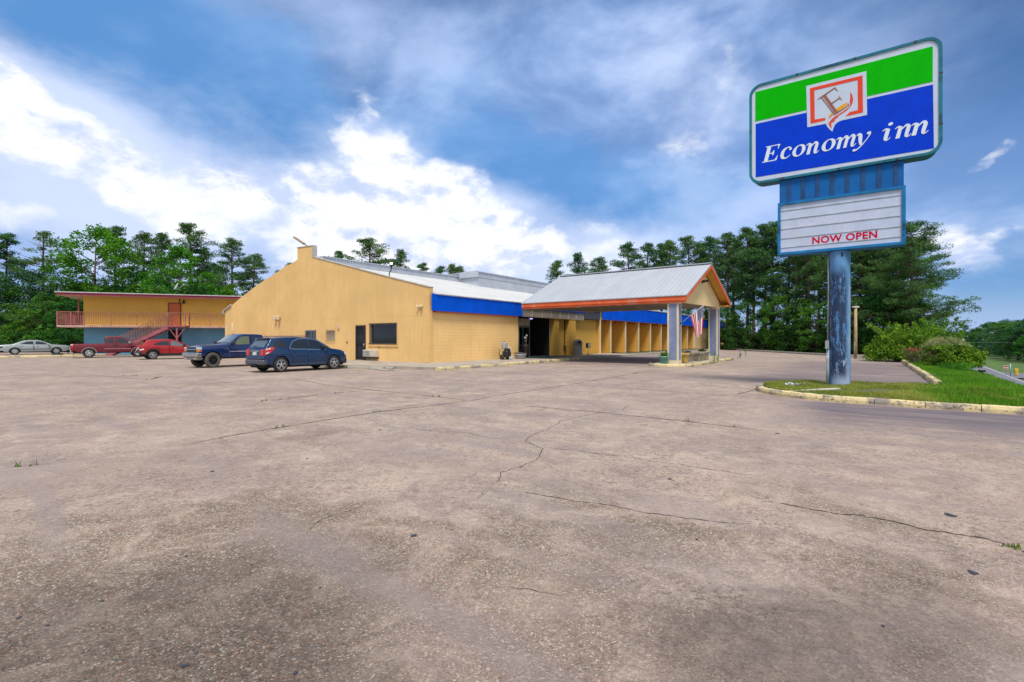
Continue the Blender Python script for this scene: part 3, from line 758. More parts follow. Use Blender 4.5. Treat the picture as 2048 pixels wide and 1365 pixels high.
# long front wall, piers, entrance recess
mb = MB(); mb.box(.31, 9.3, .04, .3, .14, 3.4); mb.build('side_wall', M_YELB, motel)
mb = MB()   # right of the entrance
mb.box(14.55, 15.3, .0, .5, .14, 3.42); mb.box(15.3, 16.9, .35, .6, .14, 3.42); mb.box(17.0, 18.15, -.05, .5, .14, 3.42)
mb.box(18.15, 18.5, .15, .5, .14, 3.42); mb.box(18.5, 23.0, .3, .6, .14, 3.42)
mb.build('entrance_wall', wall_mat('shade_darkened_brick', (.60, .36, .075), streak=(.36, .22, .07), amt=.3, brick=(.4, .2, .012, .35), axis='x'), motel)  # yellow brick, its colour darkened to paint in the canopy's shade
mb = MB(); mb.tube([(16.75, .30, 1.0), (16.75, .30, 3.4)], .035)
for z in (.95, .78, .6): mb.box(16.62, 16.9, .2, .345, z-.06, z+.06)
mb.build('conduit', plain('dark_conduit', (.09, .06, .04), .6), motel)
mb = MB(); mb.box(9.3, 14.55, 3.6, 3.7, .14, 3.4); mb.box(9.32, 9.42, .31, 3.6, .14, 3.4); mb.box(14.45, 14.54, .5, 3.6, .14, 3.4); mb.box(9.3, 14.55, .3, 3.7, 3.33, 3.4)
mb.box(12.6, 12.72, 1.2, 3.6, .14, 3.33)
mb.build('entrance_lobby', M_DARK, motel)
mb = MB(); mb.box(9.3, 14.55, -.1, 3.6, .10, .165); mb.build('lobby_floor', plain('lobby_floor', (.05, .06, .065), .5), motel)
# glazed entrance screen
mb = MB()
for s_ in (9.46, 10.05, 11.05, 12.0): mb.box(s_, s_+.07, .85, .93, .166, 3.32)
mb.box(9.46, 12.07, .86, .92, 2.5, 2.58); mb.box(9.46, 12.07, .86, .92, .166, .3); mb.box(9.46, 12.07, .86, .92, 1.05, 1.1)
ent = mb.build('entrance_door', plain('grey_aluminium', (.16, .17, .18), .4, .5), motel)
mb = MB(); mb.box(9.5, 12.05, .885, .893, .3, 2.5); mb.build('pane', M_DOORGL, ent)
mb = MB(); mb.box(9.62, 12.0, .80, .845, 2.62, 3.2); mb.build('transom_panel', plain('beige_board', (.40, .34, .25), .7), ent)
mb = MB(); mb.tube([(9.72, .3, .17), (9.72, .3, 3.3)], .045); mb.build('post', plain('grey_post', (.33, .34, .35), .5, .3), motel)

# fascia: ribbed blue metal
def ribbed(mb, s0, s1, y, z0, z1, pitch=.3, depth=.03, thick=.05):
    mb.box(s0, s1, y, y+thick, z0, z1)
    n = int((s1-s0)/pitch)
    for i in range(n+1):
        s = s0 + .04 + pitch*i
        if s+.06 > s1: break
        mb.prism([(s, y-.0005), (s+.012, y-depth), (s+.045, y-depth), (s+.06, y-.0005)], z0+.004, z1-.004, m=1 if False else 0)
mb = MB()
ribbed(mb, .02, 9.55, -.2, 3.3, 4.33)
mb.box(9.5, 9.549, -.15, .02, 3.3, 3.9)
ribbed(mb, 9.56, 19.6, -.16, 3.96, 4.33)
mb.build('fascia', M_BLUE, motel)
mb = MB(); ribbed(mb, 19.62, 22.95, -.16, 3.44, 4.33); mb.build('shaded_fascia', plain('shade_darkened_blue', (.05, .06, .075), .6), motel)  # blue fascia, with the shade under the canopy put into its colour
mb = MB(); mb.box(.33, 9.0, -.19, .03, 3.22, 3.296); mb.build('soffit_trim', M_REDBR, motel)
mb = MB()
for i in range(7):
    s = 9.62+1.43*i; mb.box(s+.07, s+1.41, -.06, -.02, 3.36, 3.93)
mb.build('header_panel', M_GREYP, motel)
mb = MB(); mb.box(9.6, 19.6, -.018, .02, 3.32, 3.955)
for i in range(8): s = 9.58+1.43*i; mb.box(s, s+.085, -.09, -.019, 3.33, 3.95)
mb.box(9.6, 19.6, -.08, -.019, 3.3, 3.329)
mb.build('header_frame', M_PINKT, motel)
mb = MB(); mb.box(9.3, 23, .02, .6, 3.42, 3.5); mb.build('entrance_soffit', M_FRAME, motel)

# wing with partition fins
mb = MB()
for k in range(-1, 9):
    s = 25.5 + 3.78*k + (1.36 if k < 0 else 0)
    if k < 0: s = 23.05
    fin = MB(); fin.box(s, s+.2, .0, 1.9, .1, 3.5 if k >= 0 else 3.42); fo = fin.build('partition_wall', M_YELF, motel)
    e = MB(); e.box(s-.03, s+.23, -.07, -.002, .1, 3.48 if k >= 0 else 4.9); e.build('edge_trim', M_CREAM, fo)
    if 0 <= k: bm_ = MB(); bm_.box(s-1.7, s-.1, .25, .5, 3.28, 3.47); bm_.build('beam', M_REDBR, fo)
mb.box(23.3, 55.6, 1.9, 2.1, .1, 3.6); mb.build('wing_wall', M_YELF, motel)
mb = MB(); mb.box(23.3, 55.6, -.2, 1.9, 3.505, 3.56); mb.build('wing_soffit', M_YELF, motel)
mb = MB(); ribbed(mb, 23.3, 53.4, -.26, 3.5, 5.0, .33); mb.build('wing_fascia', M_BLUE, motel)
mb = MB(); ribbed(mb, 53.45, 74.6, -.2, 3.42, 4.72, .33); mb.build('end_fascia', M_BLUE, motel)
mb = MB(); mb.box(55.65, 74.4, .0, .3, .05, 3.6); mb.build('end_wall', M_YELB, motel)
M_EFF = plain('white_efflorescence', (.62, .55, .45), .8, var=.2, scale=2)
for a, b_, z1 in ((66.5, 67.5, 2.3), (55.8, 57.0, 3.2)): mb = MB(); mb.box(a, b_, -.012, -.002, .2, z1); mb.build('wall_stain', M_EFF, motel)
mb = MB(); mb.box(74.5, 75.4, -1.6, .6, -.1, 4.95); mb.build('end_pier', M_YEL, motel)
mb = MB(); mb.prism([(60, 4.72), (60, 5.3), (67, 5.7), (74.4, 4.9), (74.4, 4.72)], 1.5, 1.8, XZ()); mb.build('parapet', M_YEL, motel)
mb = MB(); mb.box(62.2, 64.2, .2, 1.2, 4.9, 6.1); mb.build('roof_stub', M_CREAM, motel)

# main roof and what stands on it
def zr(t): return 4.35 + .25*t
mb = MB()
mb.prism([(-.28, 4.335), (12.4, zr(12.4)), (12.4, zr(12.4)-.12), (-.22, 4.335-.06)], .31, 24, YZ(0))
for i in range(79): s = .34+.3*i; mb.beam((s, -.28, 4.35), (s, 12.3, zr(12.3)+.02), .035, .04)
mb.build('roof', M_ROOF, motel)
mb = MB(); mb.prism([(12.45, zr(12.4)), (26.6, 4.0), (26.6, 3.88), (12.45, zr(12.4)-.12)], .31, 75, YZ(0)); mb.build('rear_roof', M_ROOF, motel)
mb = MB()
mb.prism([(-.34, 5.02), (12, 6.6), (12, 6.5), (-.3, 4.94)], 24.05, 53.6, YZ(0)); mb.prism([(-.3, 4.74), (12, 6.3), (12, 6.2), (-.26, 4.66)], 53.65, 74.4, YZ(0))
for i in range(66): s = 24.1+.45*i; mb.beam((s, -.34, 5.03), (s, 11.9, 6.6), .035, .04)
mb.build('wing_roof', M_ROOF, motel)
mb = MB(); mb.box(23.9, 24.04, -.15, 12.3, 4.3, 5.0); mb.build('roof_step', M_WHITE, motel)
mb = MB()
mb.box(.32, 15.3, 11.5, 13.6, 6.9, 7.72); mb.box(.31, 15.3, 11.42, 13.7, 7.722, 7.78)
for i in range(50): s = .4+.3*i; mb.box(s, s+.03, 11.47, 11.499, zr(11.5)+.06, 7.70)
mb.build('ridge_monitor', M_WHITE, motel)
mb = MB()
mb.box(.32, 15.29, 11.455, 11.468, zr(11.5)+.005, zr(11.5)+.035)
mb.build('monitor_flashing', plain('dark_flashing', (.10, .10, .11), .6), motel)
mb = MB()
mb.box(15.3, 44, 9.0, 16.5, 5.5, 8.04); mb.box(15.22, 44.1, 8.9, 16.6, 8.042, 8.1)
mb.prism([(8.86, 7.55), (8.86, 8.16), (11.3, 8.12), (11.3, 7.55)], 15.12, 15.2, YZ(0))
for i in range(95): s = 15.5+.3*i; mb.box(s, s+.035, 8.965, 8.999, 7.62, 8.0)
mb.box(15.35, 44, 8.955, 8.999, 7.56, 7.6)
mb.build('roof_penthouse', M_WHITE, motel)
# mast on the gable block, roof flood lamp
m_ = thing('roof_mast', 'grey angled lamp arm fixed to the top of the gable block', 'lamp arm', tuple(W(.1, 13.6, 8.69)), BZ)
mb = MB(); mb.tube([(0, -.4, -.02), (-.02, -.1, .13), (-.1, .1, .2)], .05); mb.build('arm', plain('dull_grey_metal', (.22, .20, .18), .5), m_)
mb = MB(); mb.beam((-.1, -.1, .16), (-.1, 1.25, .83), .2, .12); mb.build('lamp_head', plain('tan_metal', (.34, .26, .17), .6), m_)
fl = thing('roof_floodlight', 'small lit floodlight on a bent arm at the gable roof edge', 'floodlight', tuple(W(.2, 3.92, 5.62)), BZ)
mb = MB(); mb.tube([(0, 0, .02), (-.02, -.06, .25), (.0, -.2, .45), (0, -.22, .6)], .035); mb.build('arm', M_BARS, fl)
mb = MB(); mb.lathe([(.03, 0), (.07, .05), (.10, .22), (.0, .23)], 12, (0, -.22, .58)); mb.build('lamp_housing', M_BARS, fl)
lm, nt, b = new_mat('lit_lamp'); b.inputs['Emission Color'].default_value = (1, .9, .65, 1); b.inputs['Emission Strength'].default_value = 3
mb = MB(); mb.lathe([(.0, .0), (.07, .02), (.09, .07), (.06, .13), (.0, .15)], 12, (0, -.22, .80)); mb.build('bulb', lm, fl)
# twin wall floodlights on the gable wall, camera by the corner
tw = thing('wall_floodlight', 'pair of beige floodlights on the gable wall above the parked cars', 'floodlight', tuple(W(0, 17.2, 3.3)), BZ)
mb = MB(); mb.box(-.12, -.003, -.38, .38, -.02, .1); mb.build('bracket', M_PIPE, tw)
for y in (-.3, .22): mb = MB(); mb.bbox(-.3, -.121, y-.13, y+.15, -.2, .14, .04); mb.build('lamp_head', plain('beige_lamp', (.62, .50, .33), .6), tw)
tw2 = thing('corner_floodlight', 'small cream wall lamp near the right corner of the gable wall', 'wall lamp', tuple(W(0, .75, 3.55)), BZ)
mb = MB(); mb.box(-.1, -.003, -.2, .2, -.03, .06); mb.build('bracket', M_CREAM, tw2)
for y in (-.22, .12): mb = MB(); mb.bbox(-.22, -.1, y-.02, y+.12, -.05, .1, .03); mb.build('lamp_head', M_CREAM, tw2)
# yard screen of pierced blocks at the far end
blk = thing('block_screen', 'low yellow pierced block wall beside the far end of the motel', 'wall', tuple(W(75.6, -1.5, -.1)), BZ)
mb = MB(); mb.box(0, .25, -2.4, -.05, 0, 2.35); mb.build('wall', M_YEL, blk)
mb = MB()
for j in range(2):
    for i in range(4): mb = MB(); mb.box(-.012, -.002, -2.1+.5*i-.07, -2.1+.5*i+.07, .9+.75*j, 1.12+.75*j); mb.build('block_hole', M_REDBR, blk)
mb = MB(); mb.box(-.05, .3, -2.45, -.05, 2.352, 2.42); mb.build('cap', M_CREAM, blk)

# ------------------------------------------------------------------ entrance canopy
can = thing('entrance_canopy', 'drive-through entrance canopy with silver gable roof, orange edge and blue-panelled columns', 'canopy', tuple(CORNER), BZ)
SL, SR, SM = 7.62, 18.7, 13.1; TF, TB = -12.95, -1.45
ZL, ZR_, ZA = 4.13, 4.30, 6.58
mb = MB()
def slab(s0, z0, s1, z1, th, t0, t1): mb.add([(s0, t0, z0), (s1, t0, z1), (s1, t1, z1), (s0, t1, z0), (s0, t0, z0-th), (s1, t0, z1-th), (s1, t1, z1-th), (s0, t1, z0-th)],
    [(0,1,2,3),(7,6,5,4),(0,4,5,1),(1,5,6,2),(2,6,7,3),(3,7,4,0)])
slab(SL-.05, ZL, SM, ZA, .05, TF-.04, TB); slab(SM, ZA, SR+.05, ZR_, .05, TF-.04, TB)
n = 38
for i in range(n+1):
    t = TF + (TB-TF)*i/n
    mb.beam((SL-.05, t, ZL+.004), (SM-.1, t, ZA-.04), .03, .03); mb.beam((SR+.05, t, ZR_+.012), (SM+.1, t, ZA-.03), .03, .04)
mb.beam((SM, TF-.05, ZA+.03), (SM, TB+.1, ZA+.03), .42, .06)
mb.build('roof', M_ROOF2, can)
mb = MB()
mb.box(SL, SL+.06, TF, TB, ZL-.30, ZL-.052); mb.box(SL+.06, SL+.13, TF+.06, TB-.02, ZL-.43, ZL-.305)
mb.box(SR-.06, SR, TF, TB, ZR_-.30, ZR_-.052)
def rake(s0, z0, s1, z1, t0, t1, dp): mb.add([(s0, t0, z0-.052), (s1, t0, z1-.052), (s1, t0, z1-.052-dp), (s0, t0, z0-.052-dp), (s0, t1, z0-.052), (s1, t1, z1-.052), (s1, t1, z1-.052-dp), (s0, t1, z0-.052-dp)],
    [(0,1,2,3),(7,6,5,4),(0,4,5,1),(1,5,6,2),(2,6,7,3),(3,7,4,0)])
rake(SL, ZL, SM, ZA, TF-.03, TF+.04, .23); rake(SM, ZA, SR, ZR_, TF-.03, TF+.04, .23)
mb.build('fascia', M_ORANGE, can)
mb = MB()
def under(s0, z0, s1, z1): mb.add([(s0, TF+.045, z0-.07), (s1, TF+.045, z1-.07), (s1, TF+.6, z1-.07), (s0, TF+.6, z0-.07), (s0, TF+.045, z0-.11), (s1, TF+.045, z1-.11), (s1, TF+.6, z1-.11), (s0, TF+.6, z0-.11)],
    [(0,1,2,3),(7,6,5,4),(0,4,5,1),(1,5,6,2),(2,6,7,3),(3,7,4,0)])
under(SL+.07, ZL, SM, ZA-.0); under(SM, ZA, SR-.07, ZR_)
mb.box(SR-.85, SR-.065, TF+.045, TF+.58, ZR_-.29, ZR_-.2)
mb.build('rake_soffit', plain('deep_yellow_paint', (.66, .36, .05), .6, var=.06), can)
mb = MB(); mb.prism([(SL+.25, ZL-.36), (SR-.25, ZR_-.36), (SR-.25, ZR_-.18), (SM, ZA-.13), (SL+.25, ZL-.18)], TF+.62, TF+.74, XZ())
mb.prism([(SL+.1, ZL-.36), (SR-.1, ZR_-.36), (SR-.1, ZR_-.12), (SM, ZA-.07), (SL+.1, ZL-.12)], TB-.12, TB-.02, XZ())
mb.build('gable_panel', M_CREAMW, can)
def soffit_mat():
    m, nt, b = new_mat('plank_soffit'); co = nt.coord(); x, y, z = nt.sep(co)
    n = nt.noise(nt.scale(co, (6, .5, 1)), 1.2, 5, .7); w = nt.math('FRACT', nt.math('MULTIPLY', x, 1/.3)); n2 = nt.noise(co, .8, 4, .6)
    c = nt.mix(nt.ramp(n, .3, .7), (.22, .165, .115), (.36, .29, .21)); c = nt.mix(nt.ramp(n2, .5, .65, 0, .6), c, (.43, .37, .29)); c = nt.mix(nt.ramp(w, .0, .09, .8, 0), c, (.08, .06, .045))
    nt.link(c, b.inputs['Base Color']); b.inputs['Roughness'].default_value = .8; return m
mb = MB(); mb.add([(SL+.14, TF+.75, ZL-.34), (SR-.1, TF+.75, ZR_-.34), (SR-.1, TB-.13, ZR_-.34), (SL+.14, TB-.13, ZL-.34), (SL+.14, TF+.75, ZL-.26), (SR-.1, TF+.75, ZR_-.26), (SR-.1, TB-.13, ZR_-.26), (SL+.14, TB-.13, ZL-.26)],
    [(0,1,2,3),(7,6,5,4),(0,4,5,1),(1,5,6,2),(2,6,7,3),(3,7,4,0)]); mb.build('soffit', soffit_mat(), can)
mb = MB()
for s in (9.5, 13, 16.5):
    for t in (-11, -8, -5): mb = MB(); mb.lathe([(.0, -.012), (.14, -.012), (.16, 0), (.16, .015)], 14, (s, t, 3.8+(s-SL)*.0153-.018)); mb.build('recessed_light', plain('unlit_lens', (.6, .56, .5), .5), can)
M_COLB = plain('blue_grey_panel', (.19, .24, .40), .6, var=.12, scale=1.5, dirt=(.32, .30, .36), dirt_amt=.4, dirt_scale=1.5)
def column(s0, s1, t0, t1, zt):
    mb = MB(); mb.box(s0+.02, s1-.02, t0+.02, t1-.02, .12, zt); f = .10
    for a, b in ((s0, s0+f), (s1-f, s1)):
        for c, d in ((t0, t0+f), (t1-f, t1)): mb.box(a, b, c, d, .12, zt-.004)
    for z0_, z1_ in ((zt-.14, zt-.006), (.12, .34)): mb.box(s0-.004, s1+.004, t0-.004, t1+.004, z0_, z1_)
    o = mb.build('column', M_CREAM, can)
    p = MB(); p.box(s0+.006, s0+.018, t0+f+.01, t1-f-.01, .345, zt-.145); p.box(s0+f+.01, s1-f-.01, t0+.006, t0+.018, .345, zt-.145)
    p.box(s1-.018, s1-.006, t0+f+.01, t1-f-.01, .345, zt-.145); p.box(s0+f+.01, s1-f-.01, t1-.018, t1-.006, .345, zt-.145)
    p.build('column_panel', M_COLB, o); return o
column(7.8, 8.38, -12.44, -11.79, ZL-.35); column(16.98, 17.62, -12.44, -11.79, ZR_-.38)
gl = thing('gable_floodlight', 'twin black floodlight on the cream canopy gable', 'floodlight', tuple(W(SM+.15, TF+.62, 5.42)), BZ)
mb = MB(); mb.box(-.07, .07, -.06, -.003, -.08, .1); mb.build('bracket', M_BARS, gl)
for sx in (-1, 1): mb = MB(); mb.tube([(sx*.05, -.06, .02), (sx*.22, -.16, .05), (sx*.4, -.24, .05+.05*sx)], [.03, .05, .09], 10); mb.build('lamp_head', M_BARS, gl)
# ------------------------------------------------------------------ two-storey block behind the cars
HZR = math.atan2(.326, .945)
hotel = thing('two_storey_block', 'two-storey motel block, yellow above and blue below, with pink railings and flat roof', 'building', (-42.8, 46, 0), HZR)
M_HY = wall_mat('orange_yellow_wall', (.70, .42, .085), amt=.22); M_HB = wall_mat('powder_blue_wall', (.15, .35, .52), streak=(.09, .20, .29), amt=.3)
M_PINK = plain('dusty_pink_paint', (.34, .10, .125), .55, var=.15); M_MAR = plain('maroon_fascia', (.25, .025, .06), .55)
M_SLABP = plain('pink_slab_edge', (.46, .29, .24), .7, var=.15, dirt=(.25, .12, .1), dirt_amt=.5)
M_EAVE = plain('cream_eave', (.55, .46, .32), .7); M_RAIL = plain('rust_pink_rail', (.29, .12, .085), .6, var=.2)
LK = 18.0
mb = MB(); mb.box(1.6, LK, 1.2, 11, 2.9, 5.72); mb.build('upper_wall', M_HY, hotel)
mb = MB(); mb.box(1.62, LK, 1.22, 11, 0, 2.68); mb.build('lower_wall', M_HB, hotel)
mb = MB(); mb.prism([(.05, -.02), (LK+.2, -.02), (LK+.2, 12), (-1.9, 12)], 2.70, 2.90, lambda u, v, w: (u, v, w)); mb.build('walkway_slab', M_SLABP, hotel)
mb = MB(); mb.prism([(-.1, -.1), (LK+.4, -.1), (LK+.4, 12.4), (-2.1, 12.4)], 5.97, 6.06); mb.build('roof', plain('pale_roof_edge', (.45, .45, .45), .6), hotel)
mb = MB(); mb.prism([(-.02, -.02), (LK+.3, -.02), (LK+.3, 12.3), (-2.0, 12.3)], 5.74, 5.968); mb.build('fascia', M_MAR, hotel)
mb = MB(); mb.prism([(.06, .06), (LK+.25, .06), (LK+.25, 12.2), (-1.9, 12.2)], 5.722, 5.739); mb.build('eave_soffit', M_EAVE, hotel)
for (x, y) in ((-1.45, 10.9), (-.75, 6)): mb = MB(); mb.box(x-.06, x+.06, y-.06, y+.06, 2.9, 5.73); mb.build('eave_post', M_PINK, hotel)
# doors
mb = MB(); mb.box(8.62, 9.78, 1.12, 1.198, 2.91, 5.28)
d_ = mb.build('upper_door', plain('door_frame_brown', (.16, .045, .03), .6), hotel)
mb = MB(); mb.box(8.72, 9.68, 1.09, 1.115, 2.93, 5.18); mb.build('door_leaf', plain('orange_brown_door', (.50, .125, .03), .55, var=.1), d_)
mb = MB(); mb.tube([(8.82, 1.085, 3.9), (8.82, 1.02, 3.9)], .04); mb.build('handle', M_FRAME, d_)
mb = MB(); mb.box(8.6, 9.8, 1.205, 1.218, .0, 2.52); d_ = mb.build('lower_door', M_FRAME, hotel)
mb = MB(); mb.box(8.7, 9.7, 1.19, 1.203, .02, 2.42); mb.build('door_leaf', M_DARK, d_)
# railings
def rail_run(a, b, z, n, post_every=None, h=1.27, name='railing', dz=0.0, mats=None):
    a = Vector(a); b = Vector(b); mb = MB()
    A = a + Vector((0, 0, z)); B = b + Vector((0, 0, z+dz))
    mb.beam(A+Vector((0, 0, h)), B+Vector((0, 0, h)), .05, .05); mb.beam(A+Vector((0, 0, .14)), B+Vector((0, 0, .14)), .035, .035)
    for i in range(n+1):
        p = A.lerp(B, i/n); big = post_every and i % post_every == 0
        w = .03 if big else .016
        mb.box(p.x-w, p.x+w, p.y-w, p.y+w, p.z+(.0 if big else .15), p.z+h-.026)
    return mb.build(name, mats or M_RAIL, hotel)
rail_run((.06, .04, 0), (9.25, .04, 0), 2.9, 66, 15)
rail_run((10.8, .04, 0), (LK, .04, 0), 2.9, 52, 13)
o = rail_run((.02, .1, 0), (-1.6, 10.5, 0), 2.9, 40, 10, mats=M_PINK)
mb = MB(); mb.box(.02, .12, -.015, .08, 2.9, 4.2); mb.box(1.05, 1.13, .0, .07, 2.9, 4.18); mb.build('railing_post', M_PINK, hotel)
# landing and stairs
mb = MB(); mb.box(9.25, 10.8, -1.3, -.03, 2.76, 2.9); mb.build('landing', M_PINK, hotel)
rail_run((9.3, -1.26, 0), (10.76, -1.26, 0), 2.9, 9, 9)
mb = MB(); mb.box(10.72, 10.8, -1.3, -1.22, 2.9, 4.2); mb.box(10.72, 10.8, -.12, -.04, 2.9, 4.2); mb.box(9.26, 9.32, -.1, -.04, 2.9, 4.2); mb.build('railing_post', M_PINK, hotel)
mb = MB(); mb.box(9.96, 10.10, -1.22, -1.08, 0, 2.76); mb.beam((9.98, -1.15, 1.7), (9.28, -1.15, 2.74), .07, .07); mb.beam((10.08, -1.15, 1.7), (10.74, -1.15, 2.74), .07, .07); mb.build('landing_post', M_PINK, hotel)
mb = MB()
S0, S1 = Vector((4.35, -1.24, .05)), Vector((9.25, -1.24, 2.8))
for y in (-1.24, -.16): mb.beam((S0.x, y, S0.z-.05), (S1.x, y, S1.z-.08), .07, .30)
st = mb.build('stair', M_PINK, hotel)
mb = MB()
for i in range(15):
    q = (i+.5)/15; p = S0.lerp(S1, q); mb.box(p.x-.15, p.x+.15, -1.2, -.2, p.z+.03, p.z+.08)
mb.build('tread', plain('dark_tread', (.12, .05, .05), .7), st)
for y in (-1.27, -.13):
    a = S0; b = S1; mb = MB()
    mb.beam((a.x, y, a.z+1.2), (b.x, y, b.z+1.3), .05, .05); mb.beam((a.x, y, a.z+.35), (b.x, y, b.z+.4), .035, .035)
    for i in range(23):
        p = a.lerp(b, i/22); mb.box(p.x-.016, p.x+.016, y-.016, y+.016, p.z+.1, p.z+1.21+.09*i/22)
    mb.build('stair_rail', M_RAIL, st)
# dish and lamp
ds = thing('satellite_dish', 'grey satellite dish on the flat roof edge above the orange door', 'satellite dish', Vector((-42.8, 46, 6.06)) + Matrix.Rotation(HZR, 3, 'Z') @ Vector((9.75, .5, 0)), HZR)
mb = MB(); mb.tube([(0, 0, 0), (0, 0, .35), (-.05, -.05, .5)], .03); mb.build('mast', M_FRAME, ds)
def tilt(x, y, z):
    v = Matrix.Rotation(R(65), 3, 'X') @ Vector((x, y, z)); v = Matrix.Rotation(R(-60), 3, 'Z') @ v; return (v.x, v.y, v.z)
mb = MB(); mb.lathe([(.0, .0), (.2, .03), (.38, .1), (.39, .12), (.2, .05), (.0, .02)], 18, (-.15, -.1, .75), mp=tilt); mb.build('dish', plain('grey_dish', (.38, .42, .45), .5), ds)
mb = MB(); mb.tube([(-.1, -.1, .5), (.5, -.35, 1.0)], .018); mb.box(.45, .58, -.42, -.3, .95, 1.07); mb.build('feed_arm', plain('grey_arm', (.45, .46, .48), .5), ds)
la = thing('door_lantern', 'small dark lantern beside the upper orange door', 'wall lamp', Vector((-42.8, 46, 5.3)) + Matrix.Rotation(HZR, 3, 'Z') @ Vector((10.02, 1.2, 0)), HZR)
mb = MB(); mb.tube([(0, -.01, .25), (0, -.2, .3), (0, -.2, .2)], .025); mb.build('bracket', M_BARS, la)
mb = MB(); mb.lathe([(.03, .2), (.12, .16), (.13, .0), (.09, -.12), (.0, -.13)], 10, (0, -.2, 0)); mb.build('lamp_housing', plain('dark_lantern_glass', (.03, .04, .05), .3), la)
mb = MB(); mb.tube([(-.4, -.03, -.1), (-.4, -.03, .42)], .04); mb.build('conduit', M_BARS, la)

# ------------------------------------------------------------------ pylon sign
PS = Vector((10.12, 15.12, .12))
sign = thing('pylon_sign', 'tall pylon sign, green and blue panel over white letter board, on a peeling blue pole', 'sign', PS, R(-36))
def pole_mat():
    m, nt, b = new_mat('peeling_blue_pole'); co = nt.coord(); x, y, z = nt.sep(co)
    n = nt.noise(nt.scale(co, (4.2, 4.2, .62)), 2.6, 12, .86, .2); n2 = nt.noise(nt.scale(co, (1, 1, .5)), 9, 6, .7); n3 = nt.noise(nt.scale(co, (1, 1, .3)), 1.3, 3, .5)
    c = nt.mix(nt.ramp(n2, .3, .7), (.055, .21, .48), (.13, .30, .56)); c = nt.mix(nt.ramp(n3, .45, .6, 0, .75), c, (.40, .45, .60))
    mask = nt.math('MULTIPLY', nt.ramp(z, 3.85, 3.3), nt.ramp(z, .12, .5))
    side = nt.ramp(x, .25, .12)
    f = nt.math('MULTIPLY', nt.ramp(nt.math('ADD', n, nt.math('MULTIPLY', nt.math('SUBTRACT', n2, .5), .45)), .445, .47), nt.math('MULTIPLY', mask, side))
    c = nt.mix(f, c, nt.mix(nt.ramp(n2, .3, .7), (.006, .018, .06), (.012, .04, .11)))
    nt.link(c, b.inputs['Base Color']); b.inputs['Roughness'].default_value = .55; nt.link(nt.bump(f, -.4, .01), b.inputs['Normal'])
    return m
mb = MB(); mb.lathe([(.268, -.15), (.268, 4.17)], 40); mb.build('pole', pole_mat(), sign)
mb = MB(); mb.lathe([(.33, -.1), (.33, .02), (.272, .05)], 30); mb.build('pole_base', M_KERBG, sign)
M_SBLUE = plain('sign_frame_blue', (.012, .17, .42), .6, spec=.15, var=.2, scale=1.5, dirt=(.012, .03, .05), dirt_amt=.7, dirt_scale=2.2)
M_STEAL = plain('sign_frame_teal', (.015, .16, .24), .55, spec=.2, var=.2, scale=1.2, dirt=(.012, .05, .07), dirt_amt=.7, dirt_scale=1.6)
mb = MB(); mb.tube([(-.31, -.06, -.1), (-.31, -.06, 1.15)], .05); mb.tube([(-.31, -.06, 1.4), (-.295, -.04, 3.2), (-.31, -.02, 4.17)], .022); mb.build('conduit', plain('grey_conduit', (.32, .37, .43), .5, dirt=(.2, .12, .07), dirt_scale=4), sign)
mb = MB(); mb.bbox(-.38, -.275, -.16, .0, 1.16, 1.42, .01); mb.build('junction_box', plain('grey_box', (.28, .31, .34), .5), sign)
ZB = -.12      # numbers below are heights above the lot
def rrect(x0, x1, z0, z1, r, n=8):
    out = []
    for cx, cz, a in ((x1-r, z1-r, 0), (x0+r, z1-r, 90), (x0+r, z0+r, 180), (x1-r, z0+r, 270)):
        for i in range(n+1): q = R(a + 90*i/n); out.append((cx+r*math.cos(q), cz+r*math.sin(q)))
    return out
def ring(mb, po, pi_, y0, y1):
    n = len(po); vs = [(x, y0, z) for x, z in po] + [(x, y0, z) for x, z in pi_] + [(x, y1, z) for x, z in po] + [(x, y1, z) for x, z in pi_]
    fs = []
    for i in range(n):
        j = (i+1) % n; fs += [(i, j, n+j, n+i), (2*n+i, 3*n+i, 3*n+j, 2*n+j), (i, 2*n+i, 2*n+j, j), (n+i, n+j, 3*n+j, 3*n+i)]
    mb.add(vs, fs)
X0, X1, Z0, Z1 = -2.50, 2.36, 6.72+ZB, 10.0+ZB
YF = -.30
mb = MB(); ring(mb, rrect(X0, X1, Z0, Z1, .36), rrect(X0+.075, X1-.075, Z0+.075, Z1-.075, .29), YF-.03, YF+.12)
mb.prism(rrect(X0+.05, X1-.05, Z0+.05, Z1-.05, .31), YF+.121, .34, XZ())
fr = mb.build('sign_cabinet', M_STEAL, sign)
mb = MB()
for x in (-1.15, .35, 1.75): mb.box(x, x+.06, YF-.034, YF+.1, Z1-.07, Z1+.004); mb.box(x-.4, x-.34, YF-.034, YF+.1, Z0-.004, Z0+.07)
for z in (8.9, 7.5): mb.box(X1-.07, X1+.004, YF-.034, YF+.1, z+ZB, z+ZB+.05)
mb.build('cabinet_joint', M_FRAME, fr)
M_SW = plain('sign_face_white', (.52, .60, .76), .5, var=.04, spec=.12); M_SG = plain('sign_face_green', (.0, .44, .0), .7, var=.06, spec=.08); M_SB = plain('sign_face_blue', (.001, .045, .62), .6, var=.08, spec=.08)
mb = MB(); mb.prism(rrect(X0+.076, X1-.076, Z0+.076, Z1-.076, .285), YF, YF+.02, XZ()); face = mb.build('sign_face', M_SW, sign)
YL = YF - .004
def flat(name, polys, mat, y=YL, parent=face, th=.003):
    mb = MB()
    for p in polys: mb.prism([(x, z+ZB) for x, z in p], y-th, y, XZ())
    return mb.build(name, mat, parent)
flat('green_field', [[(-2.32, 8.80), (2.155, 8.745), (2.155, 9.725), (-2.32, 9.775)]], M_SG)
